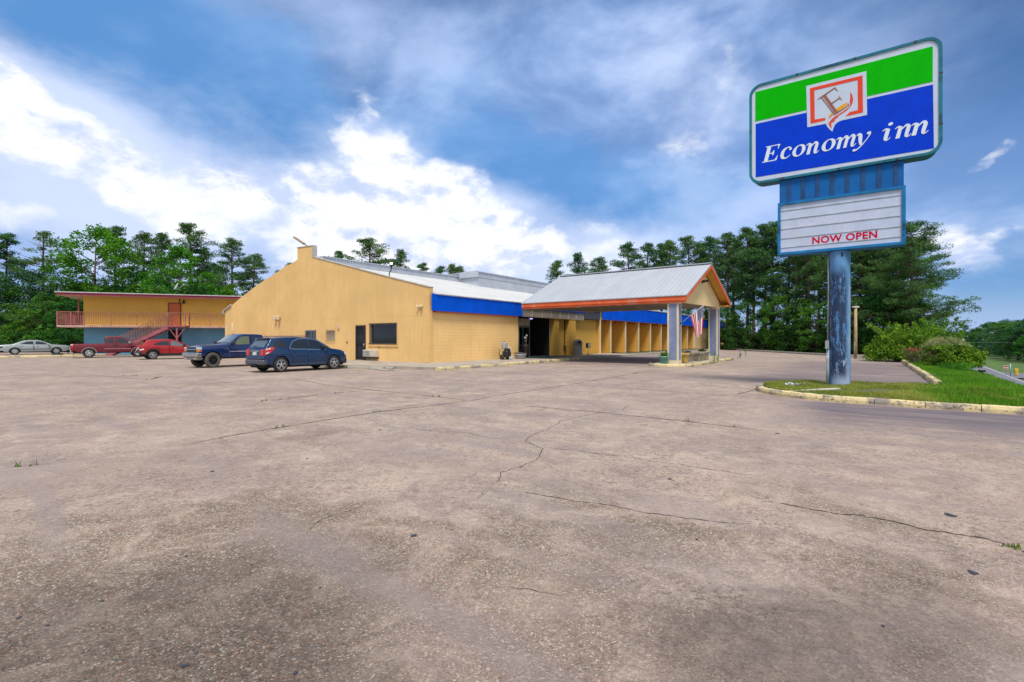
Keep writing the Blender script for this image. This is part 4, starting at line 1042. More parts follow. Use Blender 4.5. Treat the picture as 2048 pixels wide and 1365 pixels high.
flat('blue_field', [[(-2.31, 6.95), (2.18, 6.885), (2.16, 8.66), (-2.31, 8.715)]], M_SB)
flat('logo_panel', [[(-.87, 9.53), (-.84, 8.23), (-.35, 8.215), (-.31, 8.11), (-.25, 8.01), (-.18, 7.93), (-.15, 8.04), (-.11, 8.13), (-.05, 8.18), (.04, 8.21), (.68, 8.21), (.66, 9.51)]], M_SW, YL-.005)
M_RED = plain('logo_red', (.72, .045, .01), .4, var=.05); M_BRN = plain('logo_brown', (.30, .10, .06), .4); M_OCH = plain('logo_ochre', (.72, .33, .01), .4)
y2 = YL-.010
flat('logo_frame', [[(-.77, 9.43), (.57, 9.41), (.45, 9.31), (-.65, 9.33)], [(.57, 9.41), (.58, 8.31), (.46, 8.41), (.45, 9.31)], [(-.77, 9.43), (-.65, 9.33), (-.64, 8.42), (-.75, 8.32)],
     [(-.75, 8.32), (-.64, 8.42), (-.36, 8.40), (-.37, 8.32)], [(.46, 8.41), (.58, 8.31), (.15, 8.31), (.26, 8.41)]], M_RED, y2)
flat('logo_letter', [[(-.42, 9.08), (-.35, 9.10), (-.03, 8.47), (-.10, 8.45)], [(-.47, 9.05), (-.45, 9.06), (-.11, 8.43), (-.13, 8.42)]], M_BRN, y2-.004)
flat('logo_letter', [[(-.58, 9.02), (-.57, 9.03), (-.12, 9.27), (-.03, 9.13), (-.045, 9.13), (-.125, 9.23), (-.45, 9.05)], [(-.21, 8.81), (.0, 8.92), (.005, 8.89), (-.195, 8.785)], [(.0, 8.92), (-.035, 9.0), (.075, 8.82), (.01, 8.88)],
     [(-.11, 8.43), (.25, 8.62), (.2, 8.71), (.215, 8.62), (-.03, 8.5), (-.085, 8.46)]], M_BRN, y2-.008)
flat('logo_book', [[(-.08, 8.60), (.0, 8.645), (.08, 8.68), (.17, 8.735), (.19, 8.64), (.12, 8.575), (.04, 8.54), (-.04, 8.51)], [(-.26, 8.36), (-.27, 8.42), (-.24, 8.47), (-.18, 8.51), (-.15, 8.45), (-.21, 8.40)]], M_OCH, y2)
flat('logo_swoosh', [[(.27, 9.02), (.32, 8.90), (.34, 8.76), (.325, 8.66), (.29, 8.59), (.235, 8.52), (.27, 8.66), (.255, 8.72), (.27, 8.84)],
     [(.29, 8.60), (.19, 8.48), (.08, 8.42), (-.03, 8.37), (-.04, 8.32), (-.11, 8.30), (-.12, 8.235), (-.21, 8.20), (-.25, 8.26), (-.17, 8.34), (-.09, 8.385), (.05, 8.455), (.25, 8.57)],
     [(-.21, 8.20), (-.20, 8.04), (-.26, 8.13), (-.29, 8.26), (-.255, 8.19), (-.25, 8.26)]], M_RED, y2)
# serif italic lettering made of pen strokes
def catm(P, n=7):
    out = []
    for i in range(len(P)-1):
        p0 = P[max(i-1, 0)]; p1 = P[i]; p2 = P[i+1]; p3 = P[min(i+2, len(P)-1)]
        for k in range(n):
            t = k/n; out.append([.5*((2*b)+(-a+c)*t+(2*a-5*b+4*c-d)*t*t+(-a+3*b-3*c+d)*t**3) for a, b, c, d in zip(p0, p1, p2, p3)])
    out.append(list(P[-1])); return out
class Pen:
    def __init__(self): self.mb = MB(); self.k = 0
    def ribbon(self, pts, tr, curved=True, closed=False):
        P = catm(pts) if curved else pts
        vs = []; y = YL - .006 - .0006*(self.k % 24); self.k += 1
        for i, (x, z, w) in enumerate(P):
            a = P[max(i-1, 0)]; b = P[min(i+1, len(P)-1)]
            if closed and i in (0, len(P)-1): a = P[-2]; b = P[1]
            dx, dz = b[0]-a[0], b[1]-a[1]; L = math.hypot(dx, dz) or 1; nx, nz = -dz/L, dx/L
            for s in (1, -1): X, Z = tr(x+nx*w*.56*s, z+nz*w*.56*s); vs.append((X, y, Z+ZB))
        self.mb.add(vs, [(2*i, 2*i+1, 2*i+3, 2*i+2) for i in range(len(P)-1)])
    def dot(self, x, z, r, tr):
        y = YL - .006 - .0006*(self.k % 24); self.k += 1
        self.mb.add([(lambda q: (q[0], y, q[1]+ZB))(tr(x+r*math.cos(2*PI*i/14), z+r*math.sin(2*PI*i/14))) for i in range(14)], [range(14)])
def glyph(pen, ch, tr):
    rb = pen.ribbon
    def stem(x, z0, z1, w=.2): rb([(x, z0, w), (x, z1, w)], tr, False)
    def flick_in(x): rb([(x-.24, .80, .05), (x-.1, .93, .10), (x+.04, .86, .16)], tr)
    def flick_out(x): rb([(x, .2, .19), (x+.04, .06, .15), (x+.14, .04, .07), (x+.26, .2, .04)], tr)
    def arch(x0, x1, last):
        rb([(x0+.05, .58, .05), (x0+.2, .84, .09), (x1-.12, .96, .14), (x1, .80, .19), (x1, .5, .2), (x1, .2 if last else .0, .19)], tr)
    if ch == 'E':
        rb([(.26, .03, .25), (.26, 1.38, .25)], tr, False); rb([(.0, 1.38, .07), (1.0, 1.38, .075)], tr, False); rb([(.0, .035, .07), (1.02, .035, .08)], tr, False)
        rb([(.35, .72, .07), (.66, .72, .07)], tr, False); rb([(.68, .50, .06), (.665, .72, .12), (.68, .94, .06)], tr); rb([(.97, 1.40, .14), (.96, 1.2, .07), (.965, 1.02, .04)], tr); rb([(.98, .03, .16), (1.0, .2, .09), (1.05, .42, .04)], tr)
    elif ch == 'c':
        rb([(.72, .76, .1), (.62, .93, .09), (.44, .965, .08), (.22, .80, .19), (.15, .47, .22), (.24, .14, .19), (.46, .04, .10), (.62, .10, .07), (.76, .26, .05)], tr); pen.dot(.68, .78, .10, tr)
    elif ch == 'o':
        pts = []
        for i in range(25):
            a = 2*PI*i/24 + .3; pts.append((.44+.33*math.cos(a), .5+.46*math.sin(a), .07+.15*abs(math.cos(a-.2))**1.5))
        rb(pts, tr, False, True)
    elif ch in 'nm':
        flick_in(.2); stem(.24, 0, .9); arch(.24, .68, ch == 'n')
        if ch == 'm': arch(.68, 1.12, True); flick_out(1.12)
        else: flick_out(.68)
    elif ch == 'i':
        flick_in(.2); stem(.24, .18, .9); flick_out(.24); pen.dot(.30, 1.28, .13, tr)
    elif ch == 'y':
        rb([(.0, .80, .05), (.10, .94, .12), (.22, .80, .2), (.30, .4, .2), (.40, .02, .13)], tr)
        rb([(.72, .97, .13), (.80, .80, .09), (.70, .42, .06), (.44, -.08, .08), (.2, -.36, .09), (.06, -.38, .10)], tr); pen.dot(.70, .88, .11, tr); pen.dot(.08, -.34, .10, tr)
def write(text, starts, zb, xh):
    for ch, (x0, wd_) in zip(text, starts):
        adv = {'E': 1.0, 'c': .75, 'o': .8, 'n': .88, 'm': 1.32, 'y': .82, 'i': .46}[ch]
        sx = wd_/adv; pen = PEN
        glyph(pen, ch, lambda x, z: (x0 + x*sx + z*xh*.24, zb(x0) + z*xh))
zb = lambda x: 7.385 - .012*(x+2.1)
PEN = Pen()
write('Economy', [(-2.12, .40), (-1.63, .29), (-1.28, .31), (-.92, .35), (-.49, .31), (-.13, .50), (.36, .33)], zb, .355)
M_LETT = plain('sign_letter_white', (.68, .76, .86), .5, var=.03, spec=.15)
PEN.mb.build('lettering', M_LETT, face); PEN = Pen()
write('inn', [(.99, .20), (1.28, .37), (1.64, .38)], zb, .355)
PEN.mb.build('lettering', M_LETT, face)
# link panel, letter board
mb = MB(); mb.box(-1.62, 1.53, YF+.06, .2, 5.9+ZB, 6.715+ZB)
lp = mb.build('corrugated_panel', plain('corrugated_blue', (.006, .12, .40), .6, spec=.15, var=.15, scale=2, dirt=(.015, .06, .16), dirt_amt=.5, dirt_scale=2), sign)
mb = MB()
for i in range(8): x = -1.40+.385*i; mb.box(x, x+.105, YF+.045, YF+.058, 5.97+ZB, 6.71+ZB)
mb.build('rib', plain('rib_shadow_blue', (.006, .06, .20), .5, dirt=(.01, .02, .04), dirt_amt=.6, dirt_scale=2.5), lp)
bd = MB(); mb2 = [(-1.66, 1.57, 4.30, 5.975)][0]
bx0, bx1, bz0, bz1 = mb2
bd.box(bx0, bx1, YF+.03, .24, bz0+ZB, bz1+ZB)
for a in ((bx0, bx0+.075, bz0, bz1), (bx1-.085, bx1, bz0, bz1), (bx0+.075, bx1-.085, bz1-.085, bz1), (bx0+.075, bx1-.085, bz0, bz0+.075)): bd.box(a[0], a[1], YF-.03, YF+.029, a[2]+ZB, a[3]+ZB)
board = bd.build('letter_board', M_SBLUE, sign)
mb = MB(); mb.box(bx0+.076, bx1-.086, YF+.018, YF+.028, bz0+.076+ZB, bz1-.086+ZB); mb.build('board_face', plain('letter_board_sky_tint', (.47, .55, .74), .45, var=.05, dirt=(.46, .48, .54), dirt_amt=.35, dirt_scale=1.3), board)  # white board face with the blue of skylight put into its colour
mb = MB()
for z in (5.718, 5.43, 5.13, 4.823, 4.53): mb.box(bx0+.09, bx1-.11, YF+.002, YF+.017, z-.007+ZB, z+.007+ZB)
mb.build('letter_track', plain('letter_track', (.42, .43, .46), .6, var=.25, dirt=(.55, .53, .50), dirt_amt=.8, dirt_scale=3), board)
def text_mesh(txt, w, h, x, z, mat, name, parent, y, bold=.0, sp=1.0):
    cu = bpy.data.curves.new('t', 'FONT'); cu.body = txt; cu.size = 1; cu.extrude = .001; cu.offset = bold; cu.space_character = sp; cu.resolution_u = 4
    o = bpy.data.objects.new('t', cu); COL.objects.link(o); dg = bpy.context.evaluated_depsgraph_get()
    me = bpy.data.meshes.new_from_object(o.evaluated_get(dg)); bpy.data.objects.remove(o); bpy.data.curves.remove(cu)
    co = [v.co.copy() for v in me.vertices]; a0, a1 = min(c.x for c in co), max(c.x for c in co); b0, b1 = min(c.y for c in co), max(c.y for c in co)
    for v, c in zip(me.vertices, co): v.co = ((c.x-a0)/(a1-a0)*w + x, y - c.z, (c.y-b0)/(b1-b0)*h + z)
    me.materials.clear(); me.materials.append(mat); me.name = name
    o = bpy.data.objects.new(name, me); COL.objects.link(o); o.parent = parent; return o
text_mesh('NOW OPEN', 1.63, .222, -.71, 4.555+ZB, plain('letter_crimson', (.52, .004, .05), .6, spec=.1), 'board_letters', board, YF+.0145, .03, 1.08)
GH = plain('faded_letter_ghost', (.54, .58, .76), .5, var=.03)
text_mesh('DOWN UNDER', 2.1, .235, -1.07, 5.145+ZB, GH, 'faded_letters', board, YF+.0172, .012)
text_mesh('PUB', .62, .22, -.25, 4.85+ZB, GH, 'faded_letters', board, YF+.0172, .012)
mb = MB(); mb.box(.04, .09, -.272, -.25, 3.98, 4.1); mb.build('handhole', M_BARS, sign)
# ------------------------------------------------------------------ things by the entrance
pw = thing('pressure_washer', 'grey and black pressure washer leaning back on its wheels by the yellow front wall', 'pressure washer', tuple(W(6.3, -.95, .15)), BZ)
M_BLK = plain('black_plastic', (.018, .018, .02), .5); M_GRY = plain('grey_plastic', (.24, .25, .27), .5)
mb = MB()
for s in (-.22, .22): mb.tube([(s, .0, .2), (s, .1, .9), (s, .16, 1.25)], .022)
mb.tube([(-.22, .16, 1.25), (.22, .16, 1.25)], .024); mb.build('handle', M_GRY, pw)
mb = MB(); mb.bbox(-.2, .2, -.12, .14, .75, 1.2, .04); mb.build('panel', plain('pale_grey_panel', (.35, .36, .37), .5), pw)
mb = MB(); mb.bbox(-.26, .26, -.38, .06, .18, .62, .07); mb.tube([(-.2, -.2, .66), (.2, -.2, .66)], .13, 12); mb.build('engine', M_BLK, pw)
mb = MB(); mb.bbox(-.05, .3, -.5, -.385, .05, .22, .02); mb.tube([(.26, -.3, .4), (.42, -.2, .75), (.3, -.05, .95)], .03); mb.build('hose_tray', plain('blue_white_plastic', (.45, .5, .6), .5), pw)
for s in (-.36, .28): mb = MB(); mb.lathe([(.05, -.04), (.17, -.045), (.185, 0), (.17, .045), (.05, .04)], 18, (s+.04, .0, .185), mp=lambda x, y, z: (z, x, y)); mb.build('wheel', M_BLK, pw)
hs = tag(MB().tube([tuple(W(6.75, -.06, .88)), tuple(W(6.75, -.12, .84)), tuple(W(6.78, -.1, .5)), tuple(W(6.9, -.14, .28)), tuple(W(7.15, -.3, .165)), tuple(W(7.3, -.5, .165))], .024, 8).build('wall_hose', plain('dark_hose', (.05, .03, .025), .6)), 'dark hose hanging from a tap on the yellow front wall', 'hose')
tb = thing('planter_tub', 'half-barrel planter tub, pale grey with dark hoop, at the corner by the entrance', 'planter', tuple(W(8.15, -.95, .15)), BZ)
mb = MB(); mb.lathe([(.0, 0), (.36, 0), (.46, .42), (.42, .42), (.40, .34), (.0, .34)], 22); mb.build('tub', plain('pale_tub', (.36, .37, .37), .7, var=.15), tb)
mb = MB(); mb.lathe([(.415, .22), (.425, .22), (.438, .27), (.428, .27)], 22); mb.lathe([(.455, .40), (.475, .40), (.475, .44), (.455, .44)], 22); mb.build('hoop', plain('dark_hoop', (.10, .11, .12), .5), tb)
tc = thing('litter_bin', 'grey domed litter bin against the yellow wall under the canopy', 'litter bin', tuple(W(17.6, -.55, .15)), BZ)
mb = MB(); mb.lathe([(.0, 0), (.40, 0), (.40, .05), (.385, .06), (.40, .95), (.0, .95)], 26); mb.build('body', plain('grey_bin', (.26, .26, .25), .5, var=.12), tc)
mb = MB(); mb.lathe([(.42, .955), (.42, 1.0), (.41, 1.12), (.34, 1.28), (.2, 1.38), (.0, 1.41)], 26); mb.build('lid', plain('grey_lid', (.22, .22, .215), .5), tc)
mb = MB(); mb.prism([(-.2, 1.03), (.2, 1.03), (.2, 1.16), (.1, 1.26), (-.1, 1.26), (-.2, 1.16)], -.425, -.3, lambda u, v, w: (w*.80+u*.6, w*.6-u*.8, v) if False else (u*.81-w*-.0-.2*0+w*.0, w, v)); mb.build('opening', M_DARK, tc)
tc.rotation_euler[2] = R(15)
ck = thing('ashtray_stand', 'white and black smokers box on a thin stand beside the litter bin', 'ashtray', tuple(W(19.6, -.55, .15)), R(15))
mb = MB(); mb.tube([(0, 0, .02), (0, 0, .6)], .02); mb.tube([(-.2, -.05, .02), (0, 0, .14), (.2, -.05, .02)], .014); mb.tube([(0, .2, .02), (0, 0, .14)], .014); mb.build('stand', M_BARS, ck)
mb = MB(); mb.bbox(-.2, .2, -.1, .1, .6, 1.06, .03); mb.build('box_case', M_BLK, ck)
mb = MB(); mb.bbox(-.05, .14, -.13, -.101, .64, 1.02, .01); mb.build('front_plate', plain('white_plate', (.7, .7, .68), .5), ck)
gb = thing('golf_bag', 'dark bag with two white-headed clubs standing in the entrance glass', 'golf bag', tuple(W(10.9, .45, .166)), BZ)
mb = MB(); mb.lathe([(.0, 0), (.22, 0), (.25, .1), (.22, .75), (.25, 1.0), (.0, 1.0)], 14); mb.build('bag', plain('dark_bag', (.03, .015, .018), .7), gb)
for i, (x, z) in enumerate(((-.1, 1.5), (.12, 1.66))):
    mb = MB(); mb.tube([(x*.6, 0, .95), (x, 0, z)], .014); c = mb.build('club', plain('pale_shaft', (.5, .5, .5), .4), gb)
    mb = MB(); mb.lathe([(.0, -.05), (.07, -.03), (.09, .03), (.05, .09), (.0, .1)], 10, (x, 0, z)); mb.build('club_head', plain('white_club_cover', (.75, .75, .74), .5), c)
mt = tag(MB().prism([(9.7, -1.9), (14.9, -1.9), (14.9, .0), (9.7, .0)], .155, .168, lambda u, v, w: tuple(W(u, v, w))).build('door_mat', plain('teal_carpet', (.05, .13, .13), .95, var=.2, scale=4)), 'worn teal entrance carpet on the sidewalk before the dark doorway', 'mat')
lb = thing('lobby_lamp', 'tiny violet lit lamp under the dark entrance ceiling', 'lamp', tuple(W(12.2, .8, 3.2)), BZ)
lv, nt, b = new_mat('violet_lamp'); b.inputs['Emission Color'].default_value = (.35, .35, 1, 1); b.inputs['Emission Strength'].default_value = 2.2
mb = MB(); mb.box(-.05, .05, -.05, .05, .06, .13); mb.build('base', M_FRAME, lb)
mb = MB(); mb.lathe([(.0, 0), (.12, .0), (.14, .05), (.0, .06)], 12); mb.build('lens', lv, lb)

# ------------------------------------------------------------------ planters on the canopy island
M_GREENP = plain('green_pot_glaze', (.10, .27, .21), .5, var=.15, scale=2); M_POTC = plain('mossy_concrete_pot', (.30, .27, .20), .9, var=.3, scale=5, bump=.02, dirt=(.12, .10, .07), dirt_amt=.7, dirt_scale=4)
M_POTY = plain('yellow_concrete_pot', (.60, .38, .06), .85, var=.25, scale=5, bump=.02, dirt=(.40, .37, .30), dirt_amt=.7, dirt_scale=4)
M_PLANT = leaf_mat('pot_plant_leaf', (.035, .09, .012), (.16, .30, .03)); M_PLANTD = leaf_mat('dark_pot_leaf', (.015, .035, .012), (.05, .09, .03)); M_EARTH = plain('potting_soil', (.05, .035, .025), .95, var=.3, scale=8)
def pot(label, s, t, kind, plant, rz=0, name='planter', group='planters on the canopy island'):
    o = thing(name, label, 'planter', tuple(W(s, t, .13)), BZ+rz, group); mb = MB()
    if kind == 'green': mb.lathe([(.0, 0), (.29, 0), (.31, .06), (.37, .48), (.41, .5), (.42, .62), (.38, .62), (.36, .55), (.0, .54)], 24); mt_ = M_GREENP; zt = .55; r = .33
    else:
        mt_ = M_POTY if kind == 'yellow' else M_POTC; h = .56
        a, b = .28, .40
        vs = [(-a,-a,0),(a,-a,0),(a,a,0),(-a,a,0),(-b,-b,h-.1),(b,-b,h-.1),(b,b,h-.1),(-b,b,h-.1)]
        mb.add(vs, [(3,2,1,0),(0,1,5,4),(1,2,6,5),(2,3,7,6),(3,0,4,7)])
        for q in ((-b-.03, b+.03, -b-.03, -b+.08), (-b-.03, b+.03, b-.08, b+.03), (-b-.03, -b+.08, -b+.08, b-.08), (b-.08, b+.03, -b+.08, b-.08)): mb.bbox(q[0], q[1], q[2], q[3], h-.1, h+.02, .015)
        for sx in (-1, 1):
            for sy in (-1, 1): mb.bbox(sx*.30-.06, sx*.30+.06, sy*.30-.06, sy*.30+.06, -.0, h-.12, .015)
        mb.box(-b+.08, b-.08, -b+.08, b-.08, h-.12, h-.08); zt = h-.07; r = .28
    if kind == 'green': o.scale = (.72, .72, .74)
    mb.build('pot', mt_, o)
    mb = MB()
    if kind == 'green': mb.lathe([(.0, .56), (.34, .555)], 18)
    else: mb.box(-.3, .3, -.3, .3, zt-.005, zt+.02)
    mb.build('soil', M_EARTH, o)
    if plant:
        rg = random.Random(int(s*100)); mb = MB()
        for i in range(plant[0]):
            a = rg.uniform(0, 6.28); q = rg.uniform(0, r*.7); L = plant[1]*rg.uniform(.5, 1.2); x, y = q*math.cos(a), q*math.sin(a); lx, ly = rg.gauss(0, .13), rg.gauss(0, .13)
            w = .018
            mb.add([(x-w, y, zt), (x+w, y, zt), (x+lx+w*.8, y+ly, zt+L*.6), (x+lx-w*.8, y+ly, zt+L*.6), (x+lx*2, y+ly*2, zt+L)], [(0,1,2,3),(3,2,4)])
            mb.cards((x+lx, y+ly, zt+L*.6), 4, .1, .09, 2.0, rg)
        mb.build('plant', plant[2], o)
    return o
pot('round green glazed pot with bright leafy plant in front of the near canopy column', 7.42, -11.72, 'green', (90, .42, M_PLANT))
pot('square yellow painted planter between mossy grey planters under the flag', 9.55, -12.05, 'yellow', None, .1)
pot('mossy square planter half hidden behind the near canopy column', 8.95, -11.55, 'c', (14, .25, M_PLANTD), .2)
pot('mossy square planter with dark dead stems, just right of the yellow planter', 11.1, -11.9, 'c', (40, .25, M_PLANTD))
pot('empty mossy square planter, middle of the three grey ones right of the yellow one', 12.6, -12.1, 'c', None, -.1)
pot('mossy square planter with green leaves, nearest the far canopy column', 14.6, -12.0, 'c', (60, .3, M_PLANTD), .15)
# flag on the near column
fg = thing('flag', 'striped flag with starry blue canton hanging from the near canopy column', 'flag', tuple(W(8.1, -12.47, 2.5)), R(-36))
A = Vector((0, 0, 0)); B = Vector((1.42, -.30, 1.02))
mb = MB(); mb.tube([A, B], .014); mb.lathe([(.0, .0), (.03, .02), (.0, .06)], 8, tuple(B)); mb.build('flag_pole', plain('white_flag_pole', (.7, .7, .68), .4), fg)
mb = MB(); mb.tube([(0, .03, -.05), (0, 0, 0), (.08, -.02, .06)], .03); mb.build('bracket', M_BARS, fg)
fm, nt, b = new_mat('flag_cloth')
uv = nt.coord('UV'); u, v, _ = nt.sep(uv)
strp = nt.math('GREATER_THAN', nt.math('FRACT', nt.math('MULTIPLY', u, 6.5)), .5)
c = nt.mix(strp, (.58, .008, .03), (.82, .80, .80))
canton = nt.math('MULTIPLY', nt.math('GREATER_THAN', u, 6/13), nt.math('LESS_THAN', v, .42))
su = nt.math('FRACT', nt.math('MULTIPLY', nt.math('SUBTRACT', u, 6/13), 9.2)); sv = nt.math('FRACT', nt.math('MULTIPLY', v, 14.0))
star = nt.math('LESS_THAN', nt.math('ADD', nt.math('ABSOLUTE', nt.math('SUBTRACT', su, .5)), nt.math('ABSOLUTE', nt.math('SUBTRACT', sv, .5))), .34)
c = nt.mix(canton, c, nt.mix(star, (.012, .035, .14), (.72, .72, .74)))
nt.link(c, b.inputs['Base Color']); b.inputs['Roughness'].default_value = .8
me = bpy.data.meshes.new('cloth'); vs = []; fs = []; uvs = []
NU, NV = 36, 30; H0, H1 = A.lerp(B, .42), A.lerp(B, .99)
for j in range(NV+1):
    q = j/NV
    for i in range(NU+1):
        p = i/NU; base = H0.lerp(H1, p); ctr = H0.lerp(H1, .62); k = 1 - .55*q**.9
        x = ctr.x + (base.x-ctr.x)*k + .04*q; y = ctr.y + (base.y-ctr.y)*k + .07*q**.5*math.sin(p*13 + q*1.2) ; z = base.z - 1.38*q*(1 - .18*abs(p-.55)) - .32*(p)*q
        vs.append((x, y, z)); uvs.append((p, q))
for j in range(NV):
    for i in range(NU): fs.append((j*(NU+1)+i, j*(NU+1)+i+1, (j+1)*(NU+1)+i+1, (j+1)*(NU+1)+i))
me.from_pydata(vs, [], fs); ul = me.uv_layers.new()
for lp in me.loops: ul.data[lp.index].uv = uvs[lp.vertex_index]
me.polygons.foreach_set('use_smooth', [True]*len(fs)); me.materials.append(fm)
o = bpy.data.objects.new('cloth', me); COL.objects.link(o); o.parent = fg

# ------------------------------------------------------------------ posts, signs, wires in the distance
lpst = thing('light_post', 'bare tan wooden post standing at the back edge of the lot', 'post', bear(1711, 39.5, -.05), 0)
mb = MB(); mb.tube([(0, 0, 0), (.01, 0, 2.2), (0, 0, 4.15)], [.13, .115, .10], 12); mb.build('shaft', plain('tan_wood_post', (.42, .30, .17), .85, var=.2, scale=3, bump=.01), lpst)
mb = MB(); mb.bbox(-.22, .22, -.14, .14, 4.15, 4.27, .02); mb.build('cap', plain('pale_cap', (.6, .56, .48), .6), lpst)
mb = MB(); mb.tube([(-.12, -.08, 1.4), (-.12, -.08, .2)], .03); mb.build('conduit', M_GRY, lpst)
for lab, px, d, z in (('small dark lawn floodlight nearer the trimmed hedge', 1930, 24.0, .12), ('small dark lawn floodlight alone in the grass, to the right', 1964, 20.6, .10)):
    o = thing('lawn_light', lab, 'floodlight', bear(px, d, z-.03), R(-20), 'lawn floodlights in the verge')
    mb = MB(); mb.tube([(0, 0, 0), (0, 0, .16)], .02); mb.build('stake', M_BARS, o)
    mb = MB(); mb.bbox(-.11, .11, -.07, .07, .13, .23, .025); mb.build('lamp_head', M_BLK, o)
    mb = MB(); mb.box(-.08, .08, -.05, .05, .232, .24); mb.build('lens', plain('pale_lens', (.45, .5, .52), .2), o)
def at_road(px, t, z=ROAD_Z):
    r = (px-1024)/980; s = (r*(CORNER.y+t*U2.y) - (CORNER.x+t*U2.x))/(U1.x - r*U1.y); return W(s, t, z)
q = bear(2012, 62.5, ROAD_Z)
rs = thing('road_sign', 'small red and white sign on a thin post beside the highway', 'road sign', q, R(-40))
mb = MB(); mb.box(-.03, .03, -.04, .04, 0, 1.0); mb.build('post', M_GRY, rs)
mb = MB(); mb.box(-.2, .2, -.07, -.042, .72, 1.2); pl = mb.build('plate', plain('white_plate', (.7, .7, .68), .5), rs)
mb = MB(); mb.box(-.15, .15, -.08, -.071, .98, 1.16); mb.box(-.15, .15, -.08, -.071, .76, .86); mb.build('red_mark', plain('sign_red', (.55, .03, .03), .5), pl)
q = bear(2031, 61.5, ROAD_Z)
yb_ = thing('utility_marker', 'yellow utility marker beside a pale blue post at the roadside', 'marker', q, R(-40))
mb = MB(); mb.bbox(-.1, .25, -.14, .14, 0, .85, .06); mb.build('body', plain('yellow_plastic', (.65, .42, .03), .5), yb_)
mb = MB(); mb.tube([(-.45, 0, 0), (-.45, 0, 1.45)], .06); mb.build('post', plain('pale_blue_post', (.25, .42, .5), .5), yb_)
bb = thing('billboard', 'pale billboard far off behind the tan shrub', 'billboard', bear(1906, 150, 0), R(-25))
mb = MB(); mb.bbox(-2.2, 2.6, -.2, .2, -.6, 1.5, .05); mb.build('panel', plain('billboard_face', (.52, .46, .42), .6, var=.2, scale=.8, dirt=(.35, .12, .10), dirt_amt=.6, dirt_scale=.6), bb)
mb = MB(); mb.box(-.2, .2, .2, .6, -3, 1.2); mb.build('post', M_GRY, bb)
fb = thing('far_building', 'pale blue low building glimpsed far down the highway', 'building', bear(1932, 230, -3), R(-20))
mb = MB(); mb.box(-3, 6.5, 0, 8, 0, 1.0); mb.build('wall', plain('far_blue_wall', (.25, .42, .55), .6), fb)
mb = MB(); mb.box(-3.2, 6.7, -.2, 8.2, 1.0, 1.3); mb.build('roof', plain('far_pale_roof', (.5, .56, .6), .6), fb)
def wire(lab, y0, y1, d0, d1):
    a = bear(1850, d0, 0); a.z = (678-y0)/980*d0+1.6; b = bear(2300, d1, 0); b.z = (678-y1)/980*d1+1.6
    pts = [a.lerp(b, i/16) - Vector((0, 0, .25*math.sin(PI*i/16))) for i in range(17)]
    tag(MB().tube(pts, .011, 5).build('power_line', plain('grey_wire', (.30, .34, .38), .5)), lab, 'power line', 'power lines across the highway')
wire('upper pale power line crossing before the far woods', 683.5, 684, 100, 100); wire('lower pale power line crossing before the far woods', 712, 713, 100, 100)
tag(MB().prism([(0, 0), (.42, .05), (.55, .16), (.2, .2), (-.35, .05)], 0, .03, lambda u, v, w: tuple(Vector((8.15+u*1.5, 13.35+v*1.2-u*.3, .175+w+u*.1)))).build('broken_slab', plain('pale_broken_concrete', (.50, .48, .43), .9)), 'pale broken concrete piece lying on the island kerb', 'rubble')
tag(MB().cards((8.75, 15.1, .17), 60, .35, .16, 1.4, random.Random(3), squash=.12).build('rubble_scrap', plain('white_scrap', (.5, .52, .55), .8)), 'scatter of pale scrap on the left tip of the sign island', 'rubble')
q = bear(115, 44.2, .0); ws = thing('wheel_stop', 'loose black rubber wheel stop lying on the side kerb', 'wheel stop', q + Vector((0, 0, .14)), R(-30))
mb = MB(); mb.prism([(-.2, 0), (.2, 0), (.14, .16), (-.14, .16)], -.75, .75, lambda u, v, w: (w, u, v)); mb.build('body', M_BLK, ws)
# ------------------------------------------------------------------ vehicles (heading +x, z up)
def paint(name, col, flake=.08):
    m, nt, b = new_mat(name); n = nt.noise(nt.coord(), 1.0, 3, .5)
    nt.link(nt.mix(n, [q*(1-flake) for q in col], [min(1, q*(1+flake)) for q in col]), b.inputs['Base Color'])
    b.inputs['Roughness'].default_value = .32; b.inputs['Metallic'].default_value = .25; b.inputs['Specular IOR Level'].default_value = .5
    b.inputs['Coat Weight'].default_value = .7; b.inputs['Coat Roughness'].default_value = .04
    return m
M_TYRE = plain('tyre_rubber', (.022, .022, .024), .8, var=.2, dirt=(.10, .085, .07), dirt_amt=.35, dirt_scale=5); M_TYRED = plain('dusty_tyre', (.085, .08, .072), .85, var=.2, scale=4)
M_ALLOY = plain('alloy_rim', (.58, .59, .62), .28, .8, var=.05); M_RIMB = plain('black_rim', (.02, .022, .03), .4, .3); M_CHROME = plain('chrome_trim', (.72, .73, .75), .15, 1.0, var=.03)
M_CARGL = glass_mat('car_glass', (.016, .024, .034), .03); M_CARGL2 = glass_mat('car_windscreen_glass', (.10, .14, .17), .03); M_GLGREEN = glass_mat('green_tinted_glass', (.11, .14, .08), .05)
M_PLAS = plain('dark_trim_plastic', (.022, .024, .028), .55); M_UNDER = plain('underbody', (.008, .008, .009), .9); M_SEAM = plain('panel_gap', (.004, .004, .006), .8)
M_TAIL = plain('tail_lens_red', (.50, .012, .015), .12, coat=1); M_TAILW = plain('reverse_lens', (.8, .75, .72), .15); M_HEADL = plain('headlight_lens', (.55, .57, .55), .12, coat=1); M_AMBER = plain('amber_lens', (.75, .22, .02), .2)
M_PLATE = plain('licence_plate', (.6, .62, .64), .5, dirt=(.15, .2, .3), dirt_amt=.6, dirt_scale=18); M_GREYBUMP = plain('grey_bumper_plastic', (.075, .08, .105), .5)

